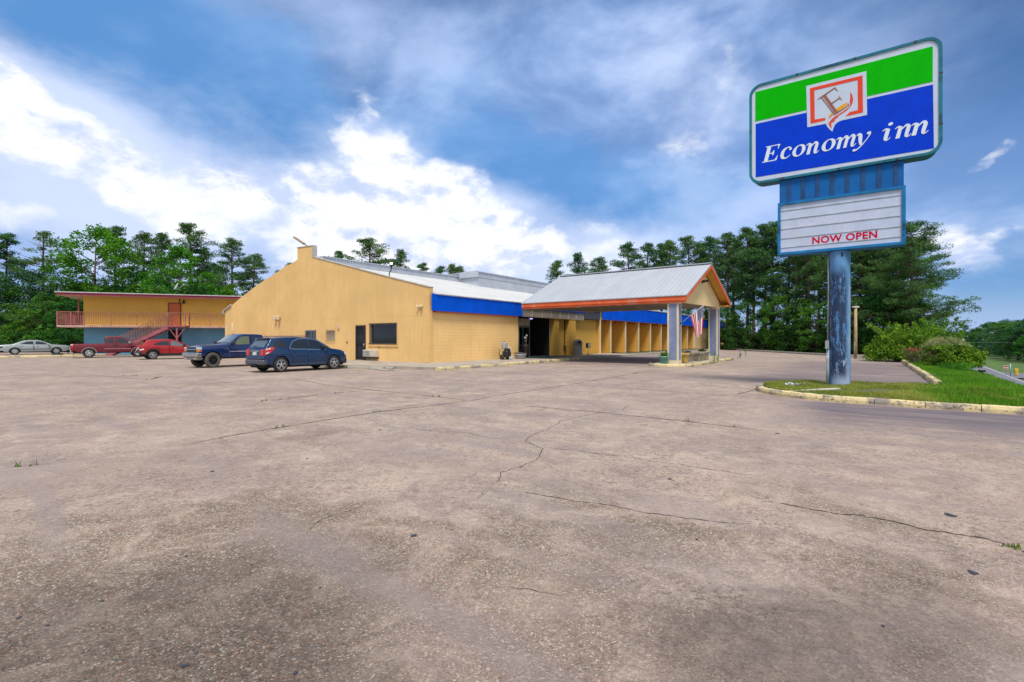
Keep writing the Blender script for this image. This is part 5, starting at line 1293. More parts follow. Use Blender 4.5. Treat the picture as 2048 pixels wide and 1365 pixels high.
def lerp_pts(P, x):
    if x <= P[0][0]: return P[0][1]
    for (a, za), (b, zb) in zip(P, P[1:]):
        if x <= b:
            if b == a: return zb
            return za + (zb-za)*(x-a)/(b-a)
    return P[-1][1]
class Car:
    def __init__(self, spec):
        self.__dict__.update(spec); self.hl = self.L/2
    def top_z(self, x): return lerp_pts(self.top, x)
    def hw(self, x):
        q = abs(x)/self.hl; k = self.nose if x > 0 else self.tail
        return self.W/2*(1 - k*q**5)
    def side(self, x, z):
        b = lerp_pts(self.belt, x); h = self.hw(x)
        if z <= b:
            q = (z-self.sill)/(b-self.sill); f = .955 + .045*math.sin(min(1, max(0, q)*1.15+.12)*PI/2*1.25) if q < .7 else 1.0 - .03*((q-.7)/.3)**2
            return h*min(f, 1.0)
        return h*(.97 - self.tumble*(z-b)/max(.1, self.roof-b))
    def arch(self, x):
        z = self.sill
        if abs(x) > self.hl-.35: z = self.sill + .10
        for xw in self.axles:
            d = abs(x-xw)
            if d < self.ra: z = max(z, self.r + math.sqrt(self.ra**2-d*d)*.98)
        return z
    def body(self, parent, mat):
        xs = set(np.linspace(-self.hl, self.hl, 61).tolist())
        for xw in self.axles:
            for q in np.linspace(-1, 1, 21): xs.add(xw + self.ra*math.sin(q*PI/2))
        for x, _ in self.top: xs.add(x)
        if self.bed: xs.add(self.bed[1]-.004); xs.add(self.bed[1]+.004)
        xs = sorted(x for x in xs if -self.hl <= x <= self.hl)
        mb = MB(); M, K = 12, 4; loops = []
        for x in xs:
            zb = self.arch(x); zt = self.top_z(x); r = self.rnd; zt = max(zt, zb+.12)
            half = []
            for j in range(M+1): z = zb + (zt-r-zb)*j/M; half.append((self.side(x, z), z))
            y0 = self.side(x, zt-r)
            for k in range(1, 5): a = k/4*PI/2; half.append((y0 - r*1.1*(1-math.cos(a)), zt - r + r*math.sin(a)))
            ye = half[-1][0]
            full = [(x, -y, z) for y, z in half] + [(x, -ye + 2*ye*k/K, zt + self.crown*(1-(2*k/K-1)**2)) for k in range(1, K)] + [(x, y, z) for y, z in reversed(half)]
            loops.append(full)
        n = len(loops[0]); vs = [p for l in loops for p in l]; fs = []
        nb = M+1+4
        for i in range(len(loops)-1):
            inbed = self.bed and xs[i+1] <= self.bed[1]+.001 and xs[i] >= self.bed[0]
            for j in range(n-1):
                if inbed and nb-1 <= j < n-nb: continue
                fs.append((i*n+j, (i+1)*n+j, (i+1)*n+j+1, i*n+j+1))
        nb0 = len(mb.f); mb.add(vs, fs, 0, True)
        if self.bed:      # the rear wall of the cab is flat
            for q, f in enumerate(fs):
                i = f[0]//n
                if abs((xs[i]+xs[i+1])/2 - self.bed[1]) < .006: mb.s[nb0+q] = False
        mb.add(loops[0], [tuple(range(n))]); mb.add(loops[-1], [tuple(range(n-1, -1, -1))])
        o = mb.build('body', mat, parent)
        # underbody and wheel wells
        mb = MB(); w = self.W/2 - .16
        mb.box(-self.hl+.12, self.hl-.12, -w+.1, w-.1, self.sill-.08, self.r+self.ra*.8)
        for xw in self.axles: mb.box(xw-self.ra, xw+self.ra, -self.W/2+.30, self.W/2-.30, self.r, self.r+self.ra+.02)
        mb.box(self.axles[0]-.03, self.axles[1]+.03, -self.W/2+.1, self.W/2-.1, self.sill-.05, self.sill+.02)
        for xw in self.axles:
            for s in (-1, 1):
                pts = [(xw+self.ra*1.0*math.cos(R(q)), self.r+self.ra*math.sin(R(q))) for q in range(0, 181, 15)]
                for a, b in zip(pts, pts[1:]): mb.quad((a[0], s*(self.W/2-.045), a[1]), (b[0], s*(self.W/2-.045), b[1]), (b[0], s*(self.W/2-.42), b[1]), (a[0], s*(self.W/2-.42), a[1]))
        mb.build('underbody', M_UNDER, parent)
        if self.bed:
            mb = MB(); a, b = self.bed; z = self.top_z((a+b)/2); w = self.side((a+b)/2, z-.05)-.11
            mb.box(a+.06, b-.02, -w, w, self.sill+.25, self.sill+.3)
            for q in ((a+.04, b-.01, w, w+.02), (a+.04, b-.01, -w-.02, -w), (a+.04, a+.07, -w, w), (b-.03, b-.012, -w, w)): mb.box(*q, self.sill+.25, z-.02)
            mb.build('cargo_bed', M_PLAS, parent)
            zt = self.top_z(b+.05); w = self.side(b+.05, zt-.1)-.16; mb = MB(); mb.box(b-.03, b-.006, -w, w, z+.1, zt-.1); mb.build('rear_window', M_CARGL, parent)
        return o
    def patch(self, poly, off=.006, n=10, rows=4, sides=(1,), mb=None, m=0):
        """panel over the body side inside a polygon (x,z), convex in x"""
        mb = mb or MB(); xs = sorted(set([p[0] for p in poly])); x0, x1 = xs[0], xs[-1]
        xs = sorted(set(xs + [x0+(x1-x0)*i/n for i in range(n+1)]))
        def rng_z(x):
            zs = []
            for (a, za), (b, zb) in zip(poly, poly[1:]+poly[:1]):
                if a == b:
                    if abs(a-x) < 1e-9: zs += [za, zb]
                elif min(a, b)-1e-9 <= x <= max(a, b)+1e-9: zs.append(za+(zb-za)*(x-a)/(b-a))
            return min(zs), max(zs)
        for s in sides:
            vs = []; fs = []
            for x in xs:
                a, b = rng_z(x)
                for j in range(rows+1): z = a+(b-a)*j/rows; vs.append((x, s*(self.side(x, z)+off), z))
            k = rows+1
            for i in range(len(xs)-1):
                for j in range(rows): fs.append((i*k+j, (i+1)*k+j, (i+1)*k+j+1, i*k+j+1))
            mb.add(vs, fs, m, True)
        return mb
    def outline(self, poly, w, off=.008, sides=(1,), mb=None, m=0, close=True):
        mb = mb or MB(); cx = sum(p[0] for p in poly)/len(poly); cz = sum(p[1] for p in poly)/len(poly)
        seq = list(zip(poly, poly[1:]+poly[:1])) if close else list(zip(poly, poly[1:]))
        for s in sides:
            for a, b in seq:
                n = 5; dx, dz = b[0]-a[0], b[1]-a[1]; L = math.hypot(dx, dz) or 1; nx, nz = -dz/L*w/2, dx/L*w/2
                for i in range(n):
                    q = []
                    for t, sg in ((i/n, 1), ((i+1)/n, 1), ((i+1)/n, -1), (i/n, -1)):
                        x = a[0]+dx*t+nx*sg; z = a[1]+dz*t+nz*sg; q.append((x, s*(self.side(x, z)+off), z))
                    mb.quad(*q, m=m)
        return mb
    def topglass(self, x0, x1, inset, parent, mat, name, n=8, off=.008):
        mb = MB(); vs = []; fs = []
        for i in range(n+1):
            x = x0+(x1-x0)*i/n; zt = self.top_z(x); y = (self.side(x, zt-self.rnd)-self.rnd*1.1)*inset; ye = self.side(x, zt-self.rnd)-self.rnd*1.1
            dx = self.top_z(x+.02)-self.top_z(x-.02); L = math.hypot(.04, dx); nx, nz = -dx/L, .04/L
            for k in range(7): yy = -y+2*y*k/6; vs.append((x+nx*off, yy, zt + self.crown*(1-(yy/ye)**2) + nz*off))
        for i in range(n):
            for k in range(6): fs.append((i*7+k, (i+1)*7+k, (i+1)*7+k+1, i*7+k+1))
        mb.add(vs, fs, 0, True); return mb.build(name, mat, parent)
    def wheels(self, parent, rim_m, tyre_m=None, style='five', width=.23):
        tyre_m = tyre_m or M_TYRE; r = self.r; first = None
        for xw in self.axles:
            for s in (-1, 1):
                c = (xw, s*(self.W/2-.02-width/2+self.wout), r)
                if first is None:
                    mp = lambda x, y, z: (x, z, y)
                    t = MB(); w = width/2; rr = self.rr
                    t.lathe([(rr, -w*.8), (rr+.02, -w*.95), (r-.05, -w), (r-.012, -w*.86), (r, -w*.6), (r, w*.6), (r-.012, w*.86), (r-.05, w), (rr+.02, w*.95), (rr, w*.8)], 30, mp=mp)
                    wh = t.build('wheel', tyre_m, parent)
                    k = MB(); k.lathe([(0, w*.35), (rr*.9, w*.35), (rr*.94, w*.83), (rr+.012, w*.83), (rr+.012, -w*.8), (0, -w*.7)], 30, mp=mp); k.build('rim_barrel', M_RIMB if style != 'steel' else rim_m, wh)
                    k = MB(); ns = {'five': 5, 'six': 6, 'steel': 9, 'black': 8}[style]
                    k.lathe([(rr*.90, w*.86), (rr*1.03, w*.88), (rr*1.03, w*.80), (rr*.9, w*.78)], 30, mp=mp); k.lathe([(0, w*.9), (rr*.2, w*.88), (rr*.23, w*.7)], 16, mp=mp)
                    for i in range(ns):
                        a = 2*PI*i/ns + .3
                        offs = (-.10, .10) if style == 'five' else (0,)
                        for o_ in offs:
                            a1 = a+o_*1.0; a2 = a+o_*1.9; wd = {'five': rr*.13, 'six': rr*.34, 'steel': rr*.3, 'black': rr*.2}[style]
                            k.beam((rr*.15*math.cos(a1), w*.82, rr*.15*math.sin(a1)), (rr*.93*math.cos(a2), w*.80, rr*.93*math.sin(a2)), wd, w*.16, up=(0, 1, 0))
                    k.build('rim', rim_m, wh); first = wh
                    wh.location = c
                    if s < 0: wh.rotation_euler[2] = PI
                else:
                    q = copy_tree(first, parent); q.location = c; q.rotation_euler[2] = PI if s < 0 else 0
    def mirror(self, parent, x, z, mat, size=1.0):
        for s in (-1, 1):
            y = self.side(x, z); mb = MB(); a, b = sorted((s*(y+.05), s*(y+.26*size)))
            mb.bbox(x-.07, x+.09, a, b, z-.02, z+.17*size, .04); a, b = sorted((s*(y-.02), s*(y+.06))); mb.box(x-.03, x+.04, a, b, z-.0, z+.05); mb.build('wing_mirror', mat, parent)
    def door(self, parent, poly, mat, win=None, handle=None, glass=None, hmat=None):
        """doors on both sides: panel, shut line, handle, window"""
        for s in (-1, 1):
            mb = self.patch(poly, .004, 10, 6, (s,)); self.outline(poly, .016, .0055, (s,), mb, 1); d = mb.build('door', [mat, M_SEAM], parent)
            if win: self.patch(win, .009, 10, 4, (s,)).build('window', glass or M_CARGL, d)
            if handle:
                x, z = handle; y = self.side(x, z); k = MB(); a, b = sorted((s*(y+.008), s*(y+.045))); k.bbox(x-.10, x+.10, a, b, z-.02, z+.022, .012); k.build('handle', hmat or mat, d)
    def end_box(self, parent, name, mat, x0, x1, y0, y1, z0, z1, b=.03, both=False):
        for s in ((1, -1) if both else (1,)):
            mb = MB(); a, c = sorted((s*y0, s*y1)); mb.bbox(x0, x1, a, c, z0, z1, b); o = mb.build(name, mat, parent)
        return o
def place(root, pos, heading): root.location = pos; root.rotation_euler = (0, 0, heading)
HU = R(54)

# --- dark blue SUV
P_SUV = paint('dark_blue_paint', (.001, .030, .105))
suv = thing('sport_utility_vehicle', 'dark blue SUV with chrome window line parked nose-in at the gable wall', 'car')
c = Car(dict(L=4.77, W=1.84, sill=.30, roof=1.68, tumble=.17, nose=.16, tail=.10, rnd=.07, crown=.03, axles=(-1.53, 1.53), r=.365, ra=.43, rr=.245, wout=.02, bed=None,
    top=[(-2.385, 1.06), (-2.30, 1.16), (-2.10, 1.42), (-2.0, 1.57), (-1.93, 1.625), (-1.2, 1.675), (-.5, 1.685), (.15, 1.66), (.5, 1.60), (.85, 1.41), (1.30, 1.14), (1.42, 1.10), (2.0, 1.02), (2.25, .94), (2.385, .78)],
    belt=[(-2.4, 1.16), (-.5, 1.08), (1.3, 1.02), (2.4, .86)]))
c.body(suv, P_SUV); c.wheels(suv, M_ALLOY)
c.topglass(.52, 1.27, .96, suv, M_CARGL2, 'windscreen'); c.topglass(-2.29, -2.0, .86, suv, M_CARGL2, 'rear_window')
fw = [(.0, 1.10), (1.0, 1.06), (.84, 1.28), (.60, 1.46), (.30, 1.555), (.04, 1.58)]; rw = [(-.08, 1.105), (-.04, 1.585), (-.55, 1.575), (-.86, 1.46), (-1.07, 1.16), (-.95, 1.12)]
c.door(suv, [(-.03, .42), (.93, .42), (1.05, .62), (1.06, 1.03), (.86, 1.30), (.60, 1.50), (.28, 1.60), (-.01, 1.62)], P_SUV, fw, (.12, .98)); c.door(suv, [(-.06, .42), (-.06, 1.62), (-.6, 1.60), (-.92, 1.48), (-1.14, 1.14), (-1.06, .88), (-.92, .62), (-.88, .42)], P_SUV, rw, (-.86, .99))
c.patch([(-1.28, 1.17), (-1.16, 1.40), (-1.42, 1.54), (-1.72, 1.50), (-2.02, 1.20)], .008, 8, 4, (1, -1)).build('quarter_window', M_CARGL, suv)
chrome = [(-.95, 1.105), (1.03, 1.045), (.86, 1.30), (.61, 1.485), (.30, 1.58), (-.05, 1.605), (-.56, 1.60), (-.88, 1.48), (-1.10, 1.16)]
c.outline(chrome, .03, .014, (1, -1)).build('window_trim', M_CHROME, suv)
c.patch([(-1.0, .33), (1.0, .33), (1.0, .42), (-1.0, .42)], .012, 8, 2, (1, -1)).build('sill_trim', plain('silver_sill', (.05, .09, .14), .4, .3), suv)
c.patch([(-.86, .56), (.98, .56), (.98, .61), (-.86, .60)], .010, 8, 1, (1, -1)).build('door_crease', P_SUV, suv)
c.end_box(suv, 'rear_bumper', M_GREYBUMP, -2.46, -2.2, -.86, .86, .36, .62, .06); c.end_box(suv, 'bumper_step', P_SUV, -2.43, -2.3, -.84, .84, .62, .76, .04)
for s in (1, -1):
    mb = c.patch([(-2.375, .80), (-2.06, .95), (-1.86, 1.16), (-1.95, 1.22), (-2.34, 1.14)], .012, 8, 4, (s,)); a, b = sorted((s*.52, s*.82)); mb.bbox(-2.415, -2.37, a, b, .80, 1.10, .02)
    t = mb.build('tail_light', M_TAIL, suv)
    mb = c.patch([(-2.30, 1.08), (-2.06, 1.12), (-2.06, 1.16), (-2.30, 1.12)], .016, 3, 1, (s,)); c.patch([(-2.32, .88), (-2.16, .93), (-2.16, .98), (-2.32, .93)], .016, 3, 1, (s,), mb)
    mb.build('light_guide', M_TAILW, t)
c.end_box(suv, 'licence_plate', M_PLATE, -2.42, -2.386, -.17, .17, .82, .97, .01); c.end_box(suv, 'tailgate_trim', M_CHROME, -2.425, -2.387, -.42, .42, 1.0, 1.05, .015)
mb = MB(); mb.box(-2.43, -2.426, -.06, .06, 1.01, 1.04); mb.build('badge', plain('gold_badge', (.6, .4, .08), .3, .6), suv)
mb = MB(); mb.box(-2.6, -2.2, -.04, .04, .30, .37); mb.tube([(-2.62, 0, .37), (-2.62, 0, .46)], .03); mb.box(-2.5, -2.42, -.25, .25, .31, .36); mb.build('tow_hitch', M_BARS, suv)
c.end_box(suv, 'front_bumper', M_PLAS, 2.2, 2.43, -.82, .82, .30, .60, .06); c.end_box(suv, 'grille', M_PLAS, 2.33, 2.41, -.5, .5, .62, .82, .03); c.end_box(suv, 'headlight', M_HEADL, 2.1, 2.37, .52, .80, .72, .88, .03, True)
c.mirror(suv, .88, 1.08, M_PLAS); mb = MB(); mb.bbox(-2.12, -1.98, -.6, .6, 1.60, 1.64, .015); mb.build('spoiler', P_SUV, suv)
mb = MB(); mb.tube([(-2.24, -.05, 1.26), (-2.29, .32, 1.24)], .014); mb.build('rear_wiper', M_BARS, suv); mb = MB(); mb.tube([(-1.75, 0, 1.66), (-1.98, 0, 1.86)], .008); mb.build('aerial', M_BARS, suv)
mb = MB()
for s in (-.62, .62): mb.tube([(-1.6, s, 1.69), (-1.5, s, 1.725), (-.1, s, 1.735), (.1, s, 1.70)], .016)
mb.build('roof_rail', P_SUV, suv)
place(suv, (-10.87, 25.03, 0), HU); suv.scale = (.935, 1, 1)

# --- blue lifted pickup
P_PB = paint('royal_blue_paint', (.001, .020, .115))
pk = thing('blue_pickup', 'royal blue lifted pickup with big dusty tyres, facing out, beside the SUV', 'pickup truck')
c = Car(dict(L=5.75, W=1.96, sill=.56, roof=1.86, tumble=.13, nose=.07, tail=.03, rnd=.06, crown=.03, axles=(-1.72, 2.12), r=.42, ra=.50, rr=.235, wout=.06, bed=(-2.82, -.95),
    top=[(-2.875, 1.24), (-.952, 1.26), (-.948, 1.74), (-.93, 1.80), (-.86, 1.84), (-.55, 1.865), (.25, 1.87), (.52, 1.80), (.75, 1.62), (1.15, 1.33), (1.3, 1.30), (2.2, 1.245), (2.62, 1.20), (2.80, 1.12), (2.875, 1.0)],
    belt=[(-2.9, 1.2), (1.2, 1.26), (2.9, 1.1)]))
c.body(pk, P_PB); c.wheels(pk, M_RIMB, M_TYRED, 'black', .29)
c.topglass(.56, 1.12, .95, pk, M_CARGL2, 'windscreen')
c.door(pk, [(-.12, .64), (1.12, .64), (1.16, 1.20), (1.06, 1.35), (.72, 1.64), (.45, 1.79), (-.1, 1.80)], P_PB, [(-.03, 1.29), (.94, 1.27), (.66, 1.58), (.44, 1.73), (-.02, 1.75)], (.02, 1.12), M_GLGREEN, M_PLAS)
c.door(pk, [(-.15, .64), (-.13, 1.80), (-.76, 1.76), (-.84, 1.5), (-.86, .64)], P_PB, [(-.24, 1.31), (-.23, 1.72), (-.68, 1.70), (-.75, 1.50), (-.74, 1.31)])
c.patch([(-2.7, .86), (1.2, .86), (1.2, .91), (-2.7, .91)], .012, 14, 1, (1, -1)).build('side_moulding', plain('silver_moulding', (.42, .46, .52), .4, .3), pk)
c.patch([(1.22, 1.00), (1.5, 1.00), (1.5, 1.05), (1.22, 1.05)], .010, 2, 1, (1, -1)).build('badge', M_CHROME, pk)
c.end_box(pk, 'front_bumper', plain('dull_chrome_bumper', (.50, .50, .49), .25, .85), 2.68, 3.02, -.96, .96, .60, .84, .06); c.end_box(pk, 'bumper_valance', plain('grey_valance', (.26, .25, .24), .6), 2.62, 2.95, -.88, .88, .44, .60, .05); c.end_box(pk, 'fog_light', M_HEADL, 2.93, 2.97, .52, .70, .47, .57, .02, True)
gr = c.end_box(pk, 'grille', M_PLAS, 2.80, 2.91, -.60, .60, .87, 1.13, .02); c.end_box(gr, 'grille_bar', M_CHROME, 2.905, 2.945, -.62, .62, .98, 1.035, .015)
for s in (1, -1):
    mb = MB(); a, b = sorted((s*.62, s*.93)); mb.bbox(2.70, 2.905, a, b, 1.0, 1.13, .02); mb.build('headlight', M_HEADL, pk); mb = MB(); mb.bbox(2.70, 2.90, a, b, .895, .975, .02); mb.build('turn_signal', M_AMBER, pk)
    mb = MB(); a, b = sorted((s*.86, s*.975)); mb.bbox(-2.90, -2.74, a, b, .80, 1.16, .02); mb.build('tail_light', M_TAIL, pk)
c.end_box(pk, 'rear_bumper', M_CHROME, -3.0, -2.8, -.9, .9, .58, .74, .04); c.mirror(pk, 1.02, 1.27, M_PLAS, 1.15)
mb = MB(); mb.tube([(1.0, .30, 1.46), (1.15, .05, 1.36)], .014); mb.tube([(1.0, -.35, 1.46), (1.15, -.6, 1.36)], .014); mb.build('wiper', M_BARS, pk); mb = MB(); mb.tube([(1.3, .85, 1.29), (1.3, .85, 2.35)], .007); mb.build('aerial', plain('white_aerial', (.7, .7, .7), .5), pk)
place(pk, (-16.1, 29.14, 0), HU+PI); pk.scale = (.92, 1, 1)

# --- red crossover
P_RED = paint('bright_red_paint', (.36, .004, .012))
cr = thing('red_crossover', 'bright red crossover hatchback with dark wheel-arch cladding beside the blue pickup', 'car')
c = Car(dict(L=4.17, W=1.80, sill=.34, roof=1.56, tumble=.18, nose=.18, tail=.14, rnd=.07, crown=.03, axles=(-1.30, 1.30), r=.335, ra=.42, rr=.215, wout=.01, bed=None,
    top=[(-2.085, .98), (-2.02, 1.08), (-1.78, 1.34), (-1.68, 1.46), (-1.45, 1.51), (-.6, 1.555), (-.05, 1.54), (.25, 1.47), (.62, 1.27), (.98, 1.06), (1.1, 1.03), (1.7, .95), (1.98, .84), (2.085, .70)],
    belt=[(-2.1, 1.12), (-1.2, 1.10), (1.0, .98), (2.1, .8)]))
c.body(cr, P_RED); c.wheels(cr, M_ALLOY, None, 'five', .21)
c.topglass(.27, .95, .96, cr, M_CARGL2, 'windscreen'); c.topglass(-2.0, -1.72, .84, cr, M_CARGL, 'rear_window')
c.door(cr, [(-.22, .46), (.70, .46), (.84, .7), (.86, .98), (.60, 1.22), (.22, 1.42), (-.19, 1.47)], P_RED, [(-.16, 1.07), (.78, 1.02), (.52, 1.21), (.20, 1.37), (-.13, 1.42)], (-.05, .93), M_CARGL2); c.door(cr, [(-.25, .46), (-.23, 1.47), (-.75, 1.44), (-1.15, 1.30), (-1.10, .85), (-.82, .66), (-.78, .46)], P_RED, [(-.30, 1.08), (-.27, 1.42), (-.74, 1.39), (-1.28, 1.17), (-1.18, 1.12)], (-.92, .97))
for xw in c.axles:
    mb = MB()
    for s in (1, -1):
        for q in range(0, 180, 12):
            P4 = []
            for a, rr in ((q, c.ra), (q+12, c.ra), (q+12, c.ra+.10), (q, c.ra+.10)):
                x = xw+rr*math.cos(R(a)); z = max(.30, c.r+rr*math.sin(R(a))); P4.append((x, s*(c.side(x, z)+.012), z))
            mb.quad(*P4)
    mb.build('arch_cladding', M_PLAS, cr)
c.patch([(-.85, .32), (.85, .32), (.85, .46), (-.85, .46)], .012, 8, 2, (1, -1)).build('sill_cladding', M_PLAS, cr)
c.end_box(cr, 'rear_bumper', M_PLAS, -2.15, -1.80, -.80, .80, .36, .66, .07); c.end_box(cr, 'skid_plate', plain('silver_skid', (.45, .48, .55), .4, .3), -2.17, -2.05, -.5, .5, .36, .50, .03)
for s in (1, -1):
    mb = c.patch([(-2.07, .97), (-1.74, 1.06), (-1.70, 1.12), (-2.05, 1.06)], .014, 4, 2, (s,)); a, b = sorted((s*.45, s*.74)); mb.bbox(-2.11, -2.06, a, b, .97, 1.06, .02); mb.build('tail_light', M_TAIL, cr)
    mb = c.patch([(-2.07, .70), (-1.86, .76), (-1.86, .85), (-2.07, .80)], .016, 3, 1, (s,)); a, b = sorted((s*.56, s*.74)); mb.bbox(-2.12, -2.07, a, b, .70, .80, .02); mb.build('bumper_light', M_TAILW, cr)
c.end_box(cr, 'headlight', M_HEADL, 1.85, 2.08, .46, .72, .62, .74, .03, True); c.end_box(cr, 'front_bumper', M_PLAS, 1.9, 2.13, -.78, .78, .30, .56, .05); c.mirror(cr, .72, 1.03, M_PLAS, .9)
mb = MB(); mb.bbox(-1.86, -1.60, -.58, .58, 1.46, 1.52, .02); mb.build('spoiler', M_PLAS, cr); c.end_box(cr, 'licence_plate', M_PLATE, -2.12, -2.086, -.16, .16, .80, .93, .01)
place(cr, (-27.36, 39.27, 0), R(46))

# --- maroon pickup
P_MAR = paint('maroon_paint', (.15, .006, .020))
mr = thing('maroon_pickup', 'maroon extended-cab pickup with silver wheels parked before the pink stairs', 'pickup truck')
c = Car(dict(L=5.5, W=1.90, sill=.48, roof=1.80, tumble=.13, nose=.10, tail=.03, rnd=.06, crown=.03, axles=(-1.63, 1.63), r=.385, ra=.46, rr=.235, wout=.03, bed=(-2.70, -.58),
    top=[(-2.75, 1.17), (-.582, 1.19), (-.578, 1.70), (-.56, 1.75), (-.50, 1.78), (-.3, 1.80), (.42, 1.80), (.66, 1.73), (.90, 1.54), (1.26, 1.26), (1.4, 1.22), (2.2, 1.14), (2.55, 1.05), (2.70, .95), (2.75, .85)],
    belt=[(-2.8, 1.12), (1.2, 1.18), (2.8, 1.0)]))
c.body(mr, P_MAR); c.wheels(mr, M_ALLOY, None, 'six', .25); c.topglass(.69, 1.22, .95, mr, M_CARGL, 'windscreen')
c.door(mr, [(.12, .56), (1.12, .56), (1.20, .95), (1.18, 1.20), (.86, 1.52), (.58, 1.70), (.14, 1.73)], P_MAR, [(.20, 1.21), (1.04, 1.20), (.80, 1.48), (.56, 1.64), (.21, 1.66)], (.26, 1.06), None, M_PLAS); c.door(mr, [(.09, .56), (.11, 1.73), (-.48, 1.70), (-.52, 1.5), (-.53, .56)], P_MAR, [(-.02, 1.22), (-.0, 1.64), (-.38, 1.62), (-.44, 1.48), (-.43, 1.22)], (-.04, 1.05), None, M_PLAS)
c.patch([(-.66, .72), (1.15, .72), (1.15, .79), (-.66, .79)], .012, 10, 1, (1, -1)).build('side_moulding', plain('dusky_pink_moulding', (.33, .17, .20), .5), mr)
for xw in c.axles:
    mb = MB()
    for s in (1, -1):
        for q in range(6, 174, 12):
            P4 = []
            for a, rr in ((q, c.ra), (q+12, c.ra), (q+12, c.ra+.045), (q, c.ra+.045)):
                x = xw+rr*math.cos(R(a)); z = c.r+rr*math.sin(R(a)); P4.append((x, s*(c.side(x, z)+.014), z))
            mb.quad(*P4)
    mb.build('arch_trim', plain('silver_arch_trim', (.42, .36, .36), .4, .2), mr)
for s in (1, -1):
    mb = MB(); a, b = sorted((s*.80, s*.955)); mb.bbox(-2.79, -2.60, a, b, .78, 1.04, .03); mb.build('tail_light', M_TAIL, mr); mb = MB(); mb.bbox(-2.79, -2.62, a, b, 1.045, 1.12, .02); mb.build('reverse_light', M_TAILW, mr)
c.end_box(mr, 'rear_bumper', plain('dull_bumper', (.40, .36, .36), .4, .5), -2.82, -2.70, -.88, .88, .50, .66, .04); c.end_box(mr, 'front_bumper', M_CHROME, 2.62, 2.85, -.90, .90, .48, .70, .05); c.end_box(mr, 'headlight', M_HEADL, 2.50, 2.76, .55, .88, .84, 1.0, .03, True); c.end_box(mr, 'grille', M_PLAS, 2.66, 2.78, -.5, .5, .74, .98, .03)
c.mirror(mr, 1.02, 1.20, M_CHROME); mb = MB(); mb.box(-2.95, -2.85, -.05, .05, .42, .50); mb.box(-2.95, -2.9, -.25, .25, .38, .44); mb.build('tow_hitch', M_BARS, mr)
c.end_box(mr, 'tailgate', P_MAR, -2.79, -2.752, -.78, .78, .68, 1.15, .012)
place(mr, (-34.66, 42.62, 0), R(42))

# --- sedans
def sedan(label, pcol, gl, group=None):
    P = paint(pcol[0], pcol[1]); o = thing('saloon_car', label, 'car', group=group)
    c = Car(dict(L=5.0, W=1.86, sill=.30, roof=1.42, tumble=.20, nose=.14, tail=.12, rnd=.07, crown=.03, axles=(-1.40, 1.40), r=.335, ra=.395, rr=.20, wout=.0, bed=None,
        top=[(-2.5, .78), (-2.42, .90), (-2.2, .95), (-1.62, 1.0), (-1.5, 1.03), (-1.05, 1.27), (-.80, 1.36), (-.4, 1.415), (.1, 1.41), (.38, 1.35), (.75, 1.16), (1.12, .97), (1.3, .95), (2.1, .87), (2.38, .79), (2.5, .66)],
        belt=[(-2.5, .86), (-1.3, .98), (1.1, .92), (2.5, .76)]))
    c.body(o, P); c.wheels(o, plain('silver_hubcap', (.42, .46, .50), .35, .5), None, 'steel', .20); c.topglass(.42, 1.10, .95, o, M_CARGL2, 'windscreen'); c.topglass(-1.46, -.86, .92, o, M_CARGL, 'rear_window')
    c.door(o, [(-.12, .38), (.92, .38), (1.0, .66), (.98, .94), (.62, 1.17), (.34, 1.31), (-.09, 1.345)], P, [(-.05, 1.0), (.84, .97), (.58, 1.15), (.32, 1.27), (-.04, 1.30)], (.06, .86)); c.door(o, [(-.15, .38), (-.13, 1.345), (-.62, 1.32), (-1.22, 1.05), (-1.2, .8), (-.98, .62), (-.92, .38)], P, [(-.20, 1.0), (-.18, 1.30), (-.60, 1.28), (-1.10, 1.03)], (-.98, .88))
    c.patch([(-1.0, .50), (1.0, .50), (1.0, .56), (-1.0, .56)], .012, 8, 1, (1, -1)).build('side_moulding', plain('blue_grey_moulding', (.05, .075, .12), .5), o)
    c.end_box(o, 'front_bumper', P, 2.30, 2.58, -.86, .86, .34, .60, .07); c.end_box(o, 'rear_bumper', P, -2.58, -2.30, -.86, .86, .34, .62, .07); c.end_box(o, 'bumper_strip', M_PLAS, 2.56, 2.592, -.8, .8, .50, .55, .01)
    for s in (1, -1):
        mb = c.patch([(2.44, .60), (2.2, .62), (2.18, .76), (2.42, .72)], .012, 3, 2, (s,)); a, b = sorted((s*.45, s*.78)); mb.bbox(2.43, 2.515, a, b, .61, .72, .02); mb.build('headlight', plain('grey_headlight', (.20, .24, .24), .15), o)
        mb = c.patch([(-2.47, .66), (-2.2, .66), (-2.2, .82), (-2.47, .78)], .012, 3, 2, (s,)); a, b = sorted((s*.4, s*.8)); mb.bbox(-2.53, -2.47, a, b, .66, .80, .02); mb.build('tail_light', plain('dark_tail_lens', (.10, .012, .02), .2), o)
    c.mirror(o, .80, .93, P, .85); return o
sedan_a = sedan('pale silver-blue saloon car parked before the trees left of the maroon pickup', ('pale_silver_paint', (.36, .42, .45)), None)
place(sedan_a, (-47.83, 49.17, .05), R(48)); sedan_a.scale = (1.06, 1, 1)
sedan_b = sedan('red saloon car only just in view behind the silver one', ('faded_red_paint', (.35, .02, .03)), None)
place(sedan_b, (-63.4, 57.0, .05), HU)
